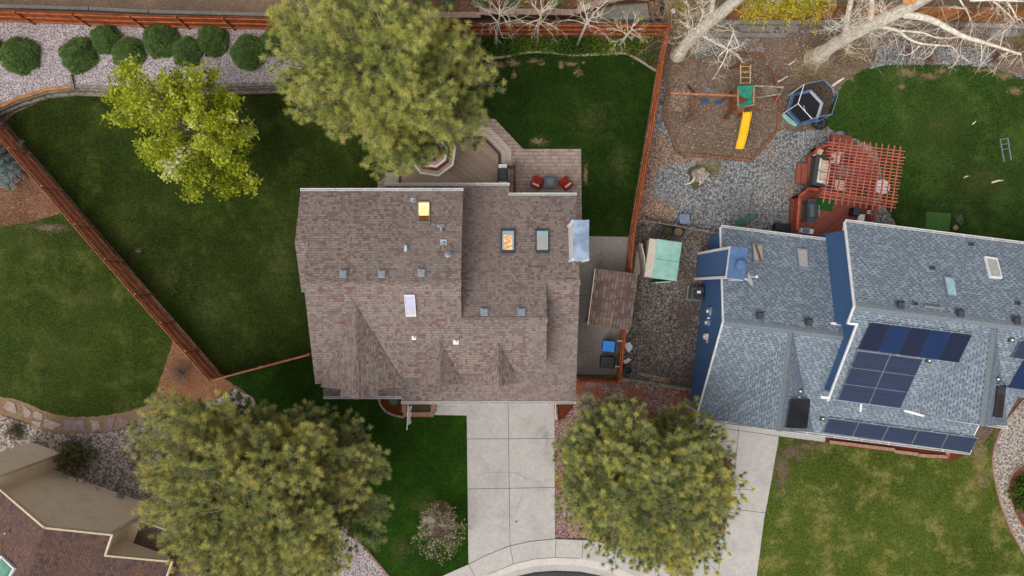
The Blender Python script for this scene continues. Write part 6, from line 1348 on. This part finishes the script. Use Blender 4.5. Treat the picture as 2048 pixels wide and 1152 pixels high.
t = thing('barrel', 'dark open barrel beside the cedar fence', 'barrel', W(1252, 738)); p = W(1252, 738); MB().lathe(p, [(.24, 0), (.27, .3), (.26, .6), (.22, .6), (.22, .2), (.01, .2)], 22).build('body', M['dark'], t); 
for i, (lab, a, b, mt) in enumerate((('long pale plank lying on the side yard gravel', (1277, 747), (1337, 759), 'timber_grey'), ('short tan plank under the pale plank', (1300, 758), (1338, 764), 'timber_tan'))): tag(MB().beam(W(*a, .06 - .03 * i), W(*b, .06 - .03 * i), .16, .035).build('plank', M[mt]), lab, 'plank')
for i, (lab, pl) in enumerate((('long torn white sheet beside the shed corner', [(1255, 640), (1263, 638), (1260, 655), (1252, 670), (1249, 664)]), ('crumpled white scrap below the torn sheet', [(1249, 688), (1260, 684), (1265, 695), (1258, 706), (1252, 698)]), ('small white scrap above the dark barrel', [(1246, 722), (1258, 716), (1262, 720), (1250, 728)]), ('thin white scrap along the fence', [(1244, 700), (1249, 702), (1248, 716), (1243, 714)]))):
    tag(MB().prism([W(u, v, .03)[:2] for u, v in jit(pl, .8, 3, i)], .015, .05).build('scrap', M['white']), lab, 'scrap', 'white scraps along the fence')
t = thing('toy_slide', 'green plastic toy slide behind the blue house gutter', 'toy slide', W(1486, 442), R(25)); L = dict(local=True); m = MB(); m.hexa([(-.5, -.2, .05), (.5, -.12, .55), (.5, .12, .55), (-.5, .2, .05), (-.5, -.22, .1), (.5, -.14, .62), (.5, .14, .62), (-.5, .22, .1)]); m.build('chute', M['green_plastic'], t, **L); MB().box((.5, 0, .3), (.1, .3, .6)).build('ladder', M['green_plastic'], t, **L)
tag(MB().box(W(1562, 456, .3), (.85, .5, .6), R(-8)).build('storage_box', M['black'], bevel=.03), 'black storage box beside the red deck stairs', 'box')

# ================================================================ PLAYSET
py = thing('playset', 'wooden swing set with a green canopy tower and yellow slide', 'playset', W(1490, 195))
zb = 2.15; MB().beam(W(1341, 187, zb), W(1478, 192, zb), .10, .15).build('swing_beam', m_wood('faded beam', (176, 122, 92), .2), py)
for a, b in (((1391, 188, 2.1), (1376, 171, 0)), ((1391, 193, 2.1), (1373, 247, 0))): MB().beam(W(*a), W(*b), .10, .10).build('leg', M['timber_brown'], py)
MB().beam(W(1382, 179, 1.0), W(1381, 220, 1.0), .05, .08).build('cross_brace', M['timber_brown'], py)
for u, v in ((1409, 202), (1436, 205)):
    s = W(u, v, .45); o = MB().box(s, (.42, .20, .05)).build('swing_seat', M['blue_seat'], py, bevel=.02); m = MB()
    top = W(u, 190, zb)
    for dx in (-.2, .2): m.tube([(s.x + dx, s.y, .47), (s.x + dx, top.y, zb - .08)], .010, 5)
    m.build('chain', M['steel'], o)
rw = m_wood('red brown play wood', (140, 80, 50), .25, (3, 3, 3)); zt = 2.75
cn = [(1476, 174), (1508, 172), (1507, 210), (1476, 214)]
Pc = [W(u, v, zt) for u, v in cn]
for p in Pc: MB().box((p.x, p.y, zt / 2), (.09, .09, zt)).build('post', rw, py)
m = MB(); m.prism([(p.x, p.y) for p in Pc], 1.28, 1.34); m.build('platform', M['timber_brown'], py)
for i in range(4):
    a, b = Pc[i], Pc[(i + 1) % 4]; MB().beam((a.x, a.y, zt - .02), (b.x, b.y, zt - .02), .07, .10).build('top_rail', m_wood('pale play wood', (182, 138, 104), .2), py)
    MB().beam((a.x, a.y, 1.25), (b.x, b.y, 1.25), .07, .14).build('floor_beam', rw, py)
for a, b in (((Pc[0].x, Pc[0].y), (Pc[3].x, Pc[3].y)),):
    m = MB()
    for i in range(8): t_ = (i + .5) / 8; x = a[0] + (b[0] - a[0]) * t_; y = a[1] + (b[1] - a[1]) * t_; m.box((x - .02, y, 1.65), (.03, .10, .7))
    m.build('side_wall', rw, py)
pr_ = W(1476, 214, 0); MB().beam((Pc[3].x, Pc[3].y - .02, 1.0), (*W(1456, 230, 0)[:2], 0), .09, .09).build('brace', rw, py); MB().beam((Pc[0].x, Pc[0].y, 1.0), (*W(1462, 182, 0)[:2], 0), .09, .09).build('brace', rw, py)
cp = [(1475, 172, 2.83), (1509, 170, 2.83), (1503, 185, 2.72), (1502, 197, 2.70), (1508, 208, 2.83), (1475, 216, 2.83), (1477, 210, 2.78), (1499, 199, 2.66), (1479, 191, 2.72)]
m = MB(); m.slab([W(*q) for q in cp], .012); m.build('canopy', M['green_tarp'], py)
MB().beam(W(1472, 219, 2.3), W(1491, 211, 2.6), .06, .09).build('gable_beam', m_wood('pale play wood b', (176, 130, 100), .2), py); MB().beam(W(1491, 211, 2.6), W(1524, 221, 2.0), .06, .09).build('gable_beam', rw, py)
m = MB(); sl_ = [(1494, 224, 1.30), (1493, 232, 1.26), (1489, 252, .90), (1484, 275, .42), (1480, 290, .22), (1478, 298, .20)]
P = [W(*q) for q in sl_]; hwid = .25; cr = []
for p in P: cr.append([(p.x - hwid, p.y, p.z + .12), (p.x - hwid + .04, p.y, p.z + .12), (p.x - hwid + .07, p.y, p.z), (p.x + hwid - .07, p.y, p.z), (p.x + hwid - .04, p.y, p.z + .12), (p.x + hwid, p.y, p.z + .12), (p.x + hwid, p.y, p.z - .04), (p.x - hwid, p.y, p.z - .04)])
m.add([q for c in cr for q in c], [(i * 8 + k, i * 8 + (k + 1) % 8, (i + 1) * 8 + (k + 1) % 8, (i + 1) * 8 + k) for i in range(len(P) - 1) for k in range(8)] + [tuple(range(8)), tuple(range(len(P) * 8 - 1, len(P) * 8 - 9, -1))]); m.build('slide', M['yellow'], py)
lad = MB(); 
for x0, x1 in ((1481, 1481), (1501, 1500)): lad.beam(W(x0, 130, 2.15), W(x1, 168, 2.1), .05, .08)
lo_ = lad.build('overhead_ladder', m_wood('pale rail', (186, 168, 146), .2), py)
for v in (133, 144, 155, 166): MB().tube([W(1481, v, 2.13), W(1501, v, 2.13)], .022, 8).build('rung', M['yellow_rung'], lo_)
for u, v, q in ((1481, 131, (1459, 137)), (1501, 131, (1478, 134))): MB().beam(W(u, v, 2.1), W(*q, 0), .09, .09).build('leg', rw, py)
gr = m_wood('silvery beam', (160, 148, 136), .25); MB().beam(W(1508, 172, 1.9), W(1568, 175, 1.9), .09, .10).build('side_beam', gr, py); MB().beam(W(1510, 196, 1.5), W(1562, 188, 1.5), .06, .08).build('side_beam', gr, py)
for i in range(5): t_ = i / 4; MB().tube([W(1525 + 2 * i, 178 + 3.5 * i, 1.7 - .12 * i), W(1552 + 2 * i, 176 + 3.0 * i, 1.7 - .12 * i)], .02, 6).build('rung', gr, py)
for a, b in (((1566, 175, 1.9), (1556, 196, 0)), ((1560, 188, 1.5), (1548, 206, 0))): MB().beam(W(*a), W(*b), .08, .08).build('leg', gr, py)
for u, v, c in ((1550, 195, 'red_cloth'), (1453, 234, 'green_plastic'), (1416, 179, 'slate_plastic')): tag(MB().lathe(W(u, v, .0), [(.10, 0), (.15, .08), (.08, .16), (.02, .18)], 12).build('toy', M[c]), {'red_cloth': 'small red toy below the grey rungs', 'green_plastic': 'small green toy left of the slide top', 'slate_plastic': 'small grey toy above the swing beam'}[c], 'toy', 'toys on the wood chips')
# trampoline
tc = W(1601, 220, 0); tp_ = thing('trampoline', 'hexagonal blue trampoline with a dark safety net', 'trampoline', tc); rt_ = 1.08
def hx(k, r, z): t = math.pi / 3 * k + .22; return Vector((tc.x + math.cos(t) * r, tc.y + math.sin(t) * r, z))
m = MB(); m.prism([tuple(hx(k, rt_ * .86, 0)[:2]) for k in range(6)], .60, .63); m.build('mat', M['black'], tp_)
m = MB()
for k in range(6): m.hexa([hx(k, rt_ * .84, .62), hx(k + 1, rt_ * .84, .62), hx(k + 1, rt_ * 1.04, .60), hx(k, rt_ * 1.04, .60), hx(k, rt_ * .84, .67), hx(k + 1, rt_ * .84, .67), hx(k + 1, rt_ * 1.04, .66), hx(k, rt_ * 1.04, .66)], 1 if k in (0, 5) else 0)
m.build('pad', [M['blue_tramp'], m_plain('pale vinyl', (186, 190, 204), .5, .06)], tp_)
for k in range(6): MB().tube([hx(k, rt_ * 1.05, 0), hx(k, rt_ * 1.06, 2.35)], .03, 8).build('pole', M['gutter'] if k in (2, 3) else M['blue_tramp'], tp_)
m = MB()
for k in range(6): m.tube([hx(k, rt_ * 1.07, 2.35), hx(k + 1, rt_ * 1.07, 2.35)], .022, 7, 1 if k in (2, 3) else 0)
m.build('top_ring', [M['blue_tramp'], M['white']], tp_); m = MB()
for k in range(6): m.add([hx(k, rt_, .66), hx(k + 1, rt_, .66), hx(k + 1, rt_ * 1.04, 2.34), hx(k, rt_ * 1.04, 2.34)], [(0, 1, 2, 3)])
m.build('net', M['net'], tp_, fix=False)
m = MB(); 
for k in range(6): m.tube([hx(k, rt_ * .95, 0), hx(k, rt_ * .95, .6)], .03, 6)
m.tube([(tc.x - .1, tc.y + .1, .65), (tc.x + .05, tc.y - .35, .65)], .03, 6); m.build('leg_set', M['steel'], tp_)
tag(MB().prism([W(u, v, .25)[:2] for u, v in ((1564, 230), (1570, 226), (1596, 248), (1592, 253), (1578, 245))], .05, .25).build('step_pad', M['mint'], bevel=.04), 'mint green curved step beside the trampoline', 'step')
rg_ = random.Random(6); p = W(1638, 247); m = MB(); n = 18; rings = []
for j, (r_, z) in enumerate(((.46, 0), (.50, .12), (.40, .26), (.22, .32), (.06, .30))): rings += [(p.x + math.cos(2 * math.pi * k / n) * r_ * rg_.uniform(.82, 1.15), p.y + math.sin(2 * math.pi * k / n) * r_ * .8 * rg_.uniform(.82, 1.15), z + rg_.uniform(-.03, .05)) for k in range(n)]
m.add(rings, [(i * n + k, i * n + (k + 1) % n, (i + 1) * n + (k + 1) % n, (i + 1) * n + k) for i in range(4) for k in range(n)] + [tuple(range(4 * n, 5 * n))]); tag(m.build('tarp_bundle', M['black']), 'crumpled black tarp bundle beside the trampoline', 'tarp')
t = thing('lawn_ladder', 'silver ladder frame lying on the east lawn', 'ladder', W(2012, 300)); m = MB(); m.beam(W(2000, 278, .06), W(2008, 323, .06), .05, .06); m.beam(W(2015, 275, .06), W(2022, 320, .06), .05, .06); m.build('rails', M['steel'], t)
for v in (279, 289, 299): MB().tube([W(2001 + (v - 278) * .17, v, .06), W(2015 + (v - 278) * .16, v - 2, .06)], .02, 6).build('rung', M['steel'], t)
tag(MB().prism([W(u, v, .05)[:2] for u, v in ((1853, 423), (1902, 427), (1899, 462), (1851, 460))], .02, .05).build('putting_mat', M['green_pad'], bevel=.01), 'flat light green mat on the east lawn beside the gutter', 'mat')
p = W(1907, 456); tag(MB().lathe(p, [(.10, 0), (.16, .2), (.14, .22), (.02, .2)], 14).build('clay_pot', M['brick_edge']), 'small clay pot beside the light green mat', 'pot')
plant_leaves('low_plant', 'small pale green plant right of the light green mat', 'plant', 1915, 438, .28, .25, 60, M['leaf_yucca'], 4, .05)
# toys and scraps on lawn
# ================================================================ RED DECK AND PERGOLA
rd_ = thing('red_deck', 'red stained deck with steps beside the blue house', 'deck', W(1680, 360)); DR = .42
m = MB(); m.prism([W(u, v, DR)[:2] for u, v in [(1643, 290), (1662, 286), (1716, 290), (1754, 330), (1757, 385), (1742, 410), (1742, 475), (1580, 475), (1584, 397), (1606, 382), (1617, 372), (1616, 310)]], .05, DR); m.build('boards', M['deck_red'], rd_)
for pl, z in (([(1663, 268), (1704, 272), (1704, 288), (1662, 288)], .30), ([(1604, 327), (1616, 327), (1613, 368), (1602, 367)], .30), ([(1594, 326), (1604, 327), (1602, 368), (1591, 367)], .16)):
    MB().prism([W(u, v, z)[:2] for u, v in pl], 0, z).build('step', M['deck_red'], rd_)
def railing(a, b, n, par):
    za = DR; A = W(*a, za); B = W(*b, za); m = MB(); m.beam((A.x, A.y, 1.36), (B.x, B.y, 1.36), .15, .045); m.build('top_rail', M['wood_red'], par); MB().beam((A.x, A.y, .55), (B.x, B.y, .55), .05, .09).build('bottom_rail', M['wood_red'], par)
    m = MB()
    for i in range(n): p = A.lerp(B, (i + .5) / n); m.box((p.x, p.y, .93), (.04, .04, .8))
    m.build('balusters', M['wood_red'], par)
    for p in (A, B): MB().box((p.x, p.y, .88), (.10, .10, .95)).build('post', M['wood_red'], par)
rl = thing('deck_railing', 'red baluster railing around the grill corner of the deck', 'railing', W(1585, 430, DR)); railing((1581, 462), (1586, 396), 17, rl); railing((1586, 396), (1604, 382), 5, rl); railing((1604, 382), (1622, 384), 5, rl)
rl = thing('deck_railing', 'red angled railing behind the outdoor sofa', 'railing', W(1620, 320, DR)); railing((1616, 312), (1622, 302), 3, rl); railing((1622, 302), (1655, 293), 8, rl)
rl = thing('deck_railing', 'short red railing section beside the gravel at the house corner', 'railing', W(1738, 420, DR)); railing((1733, 414), (1733, 450), 8, rl)
pg = thing('pergola', 'weathered red pergola lattice over the deck', 'pergola', W(1730, 350)); zp = 2.75
for i in range(12):
    f = i / 11; MB().beam(W(1668 + 133 * f, 275 + 18 * f, zp), W(1646 + 135 * f, 405 + 19 * f, zp), .045, .10).build('rafter', M['pergola'], pg)
for i in range(19):
    f = i / 18; e = (4 if i % 3 == 0 else 0) ; MB().beam(W(1658 - 15 * f - e, 284 + 110 * f, zp + .10), W(1811 - 19 * f - (3 if i % 4 == 1 else 0), 303 + 113 * f, zp + .10), .034, .06).build('slat', M['pergola'], pg)
for a, b in (((1657, 297), (1810, 316)), ((1642, 386), (1794, 405))):
    MB().beam(W(*a, zp - .16), W(*b, zp - .16), .05, .18).build('beam', M['pergola'], pg)
for u, v in ((1672, 300), (1797, 315), (1656, 388), (1780, 404)): p = W(u, v, zp - .2); MB().box((p.x, p.y, (zp - .25 + .4) / 2 + (.0)), (.14, .14, zp - .6)).build('post', M['wood_red'], pg); MB().box((p.x, p.y, .2), (.14, .14, .4)).build('footing', M['wood_red'], pg)
TA = R(-8)
sf = thing('outdoor_sofa', 'charcoal wicker sofa with cream cushions on the red deck', 'sofa', W(1636, 346, DR), TA); L = dict(local=True)
m = MB(); m.box((0, 0, .17), (1.02, 1.78, .34)); m.box((-.42, 0, .45), (.24, 1.78, .62)); m.box((.08, .82, .36), (.95, .15, .50)); m.box((.08, -.82, .36), (.95, .15, .50)); m.build('frame', M['dark'], sf, bevel=.03, **L)
for y in (-.37, .37): MB().box((.12, y, .41), (.74, .70, .15)).build('seat_cushion', M['cream'], sf, bevel=.05, **L); MB().box((-.26, y, .60), (.14, .70, .40)).build('back_cushion', M['cream'], sf, bevel=.05, **L)
MB().box((.02, -.62, .58), (.45, .16, .3)).build('pillow', M['white'], sf, bevel=.05, **L)
def lounge(lab, u, v, rz): 
    t = thing('lounge_chair', lab, 'chair', W(u, v, DR), rz, 'cream cushioned chairs on the red deck'); m = MB(); m.box((0, 0, .17), (.74, .70, .32)); m.box((0, -.34, .42), (.74, .12, .5)); m.box((-.36, 0, .36), (.09, .70, .42)); m.box((.36, 0, .36), (.09, .70, .42)); m.build('frame', M['dark'], t, bevel=.02, **L); MB().box((0, .03, .40), (.60, .60, .14)).build('seat_cushion', M['cream'], t, bevel=.05, **L); MB().box((0, -.24, .58), (.60, .14, .38)).build('back_cushion', M['cream'], t, bevel=.05, **L)
lounge('cream cushioned chair above the coffee table', 1664, 318, R(172)); lounge('cream cushioned chair below the coffee table', 1671, 373, R(-8))
t = thing('ottoman', 'cream cushioned ottoman tucked in the railing corner', 'ottoman', W(1631, 308, DR), R(-22)); MB().box((0, 0, .15), (.46, .52, .30)).build('frame', M['dark'], t, **L); MB().box((0, 0, .36), (.48, .54, .14)).build('cushion', M['cream'], t, bevel=.04, **L)
t = thing('coffee_table', 'slate topped coffee table under the pergola', 'table', W(1679, 345, DR), TA); MB().box((0, 0, .42), (.72, .62, .05)).build('tabletop', m_plain('slate table', (96, 102, 112), .4, .1), t, **L)
for x in (-.3, .3):
    for y in (-.26, .26): MB().box((x, y, .2), (.06, .06, .4)).build('leg', M['dark'], t, **L)
t = thing('round_table', 'round white table with a patterned top under the pergola', 'table', W(1752, 377, DR), 0); MB().cyl((0, 0, .66), .44, .44, .04, 28).build('tabletop', M['white'], t, **L); MB().cyl((0, 0, 0), .05, .05, .66, 10).build('leg', M['white'], t, **L); m = MB(); 
for k in range(4): m.box((.2 * math.cos(k * 1.57), .2 * math.sin(k * 1.57), .70 + .003), (.12, .08, .006), k * 1.57)
m.build('inlay', m_plain('blue grey inlay', (126, 136, 164), .5, .1), t, **L)
for lab, u, v in (('dark low box on the deck above the round table', 1690, 318), ('dark folded chair between the chairs and the round table', 1720, 384)):
    t = thing('folding_chair', lab, 'chair', W(u, v, DR), TA, 'dark chairs on the red deck'); MB().box((0, 0, .42), (.46, .44, .04)).build('seat', M['bronze'], t, **L); MB().box((0, -.22, .66), (.46, .04, .42)).build('backrest', M['bronze'], t, **L)
    for x in (-.2, .2):
        for y in (-.2, .2): MB().box((x, y, .2), (.04, .04, .42)).build('leg', M['bronze'], t, **L)
for i, (u, v) in enumerate(((1720, 293), (1731, 298), (1741, 312), (1747, 318), (1748, 332), (1749, 344), (1738, 406), (1750, 408))):
    p = W(u, v); rd = random.Random(i); m = MB(); m.lathe((p.x, p.y, 0), [(.24, 0), (.25, .16), (.18, .28), (.05, .32)], 9); m.v = [(x + rd.uniform(-.04, .04), y + rd.uniform(-.04, .04), z) for x, y, z in m.v]
    tag(m.build('boulder', M['rock']), ['boulder at the top corner of the red deck', 'second boulder from the top corner of the red deck', 'boulder on the pergola edge above the middle', 'boulder just below the middle of the pergola edge', 'pale boulder above the round table', 'boulder nearest above the round table', 'boulder below the round table at the pergola edge', 'boulder right of the lowest one under the pergola'][i], 'boulder', 'boulders along the red deck')
sheet('gravel_patch', [(1704, 276), (1730, 285), (1752, 300), (1764, 345), (1762, 400), (1790, 445), (1800, 470), (1735, 470), (1740, 400), (1752, 340), (1712, 292)], 7, M['gravel_grey'], 2, 6)
grill('charcoal grill with a hood beside the red railing', 1611, 425, R(88), 1.25, .62, M['dark'], M['dark'], DR)
tag(MB().prism([W(u, v, DR + .03)[:2] for u, v in ((1635, 395), (1669, 399), (1664, 423), (1632, 418))], DR + .004, DR + .03).build('turf_mat', M['green_turf']), 'dark green artificial turf mat on the red deck', 'mat')
t = thing('storage_bin', 'black bin with a lid near the house on the red deck', 'bin', W(1703, 425, DR), TA); MB().box((0, 0, .3), (.36, .46, .6)).build('body', M['black'], t, bevel=.02, **L); MB().box((0, 0, .62), (.38, .48, .05)).build('lid', M['dark'], t, bevel=.02, **L)
t = thing('white_side_table', 'white slatted side table near the house wall', 'table', W(1714, 437, DR), TA); MB().box((0, 0, .5), (.36, .40, .05)).build('tabletop', M['white'], t, **L)
for x in (-.15, .15):
    for y in (-.16, .16): MB().box((x, y, .24), (.04, .04, .48)).build('leg', M['white'], t, **L)
t = thing('white_crate', 'white crate with clutter by the house gutter', 'crate', W(1609, 463, DR), TA); MB().box((0, 0, .2), (.75, .3, .4)).build('body', M['white'], t, bevel=.02, **L); MB().box((-.1, 0, .42), (.4, .24, .08)).build('lid', M['slate_plastic'], t, **L)
t = thing('plant_stand', 'dark plant stand with white pots by the short railing', 'stand', W(1724, 425, DR), TA); MB().box((0, 0, .35), (.7, .18, .05)).build('shelf', M['maroon'], t, **L)
for y in (-.09, .03): MB().box((.2, y + .03, .42), (.24, .07, .06)).build('tray', M['white'], t, **L)
for x in (-.3, .3): MB().box((x, 0, .17), (.05, .16, .33)).build('leg', M['maroon'], t, **L)
# red car under the pine
cx = W(1421, 982); car = thing('parked_car', 'red car parked under the pine on the neighbouring driveway', 'car', (cx.x, cx.y, .09), R(-7)); L = dict(local=True)
def ring(y, w0, zl, zh): return [(-w0, y, zl), (-w0 * 1.02, y, (zl + zh) * .5), (-w0 * .93, y, zh - .06), (-w0 * .78, y, zh), (w0 * .78, y, zh), (w0 * .93, y, zh - .06), (w0 * 1.02, y, (zl + zh) * .5), (w0, y, zl)]
def loft(rings, m, mi=0): n = len(rings[0]); m.add([q for r_ in rings for q in r_], [(i * n + k, i * n + (k + 1) % n, (i + 1) * n + (k + 1) % n, (i + 1) * n + k) for i in range(len(rings) - 1) for k in range(n)] + [tuple(range(n)), tuple(range(len(rings) * n - 1, (len(rings) - 1) * n - 1, -1))], mi)
m = MB(); loft([ring(2.2, .62, .30, .62), ring(2.12, .78, .24, .74), ring(1.8, .87, .20, .84), ring(1.0, .90, .20, .94), ring(-1.2, .90, .20, .98), ring(-1.9, .86, .22, .98), ring(-2.15, .76, .28, .92), ring(-2.22, .62, .36, .80)], m); m.build('body', M['car_red'], car, smooth=False, bevel=.03, **L)
m = MB(); loft([ring(.95, .74, .90, .95), ring(.25, .70, .92, 1.38), ring(-.9, .70, .92, 1.42), ring(-1.75, .72, .94, 1.0)], m); m.build('windows', M['black'], car, **L)
m = MB(); loft([ring(.18, .62, 1.36, 1.42), ring(-.85, .62, 1.38, 1.46)], m); m.build('roof', M['car_red'], car, bevel=.02, **L)
for s in (-1, 1):
    MB().box((s * .62, 2.05, .66), (.30, .22, .14), -s * .5).build('headlight', M['gutter'], car, bevel=.04, **L); MB().box((s * .62, -2.14, .78), (.26, .12, .14)).build('tail_light', M['red_cloth'], car, **L); MB().box((s * .98, .55, 1.0), (.16, .12, .12)).build('mirror', M['car_red'], car, **L)
    for y in (1.35, -1.35): o = MB().tube([(s * .80 - .1, y, .33), (s * .80 + .1, y, .33)], .33, 20).build('wheel', M['black'], car, **L); MB().tube([(s * .80 - .11, y, .33), (s * .80 + .11, y, .33)], .2, 14).build('rim', M['steel'], o, **L)
# blue tarp and clutter behind the board fence
tag(MB().prism([W(u, v, .3)[:2] for u, v in ((1528, -8), (1562, -8), (1566, 3), (1548, 6), (1534, 3))], .0, .5).build('blue_tarp', M['blue_plastic'], bevel=.05), 'bright blue tarp behind the brown board fence', 'tarp')
tag(MB().box(W(1652, 2, .3), (.6, .3, .3), .2).build('wood_crate', M['timber_tan']), 'tan wooden crate behind the brown board fence', 'crate')
t = thing('brick_paver', 'single terracotta paver beside the blue house corner', 'paver', W(1365, 786)); p = W(1365, 786); MB().box((p.x, p.y, .05), (.38, .32, .08), R(30)).build('paver', m_plain('terracotta', (150, 74, 48), .85, .12), t, bevel=.01)
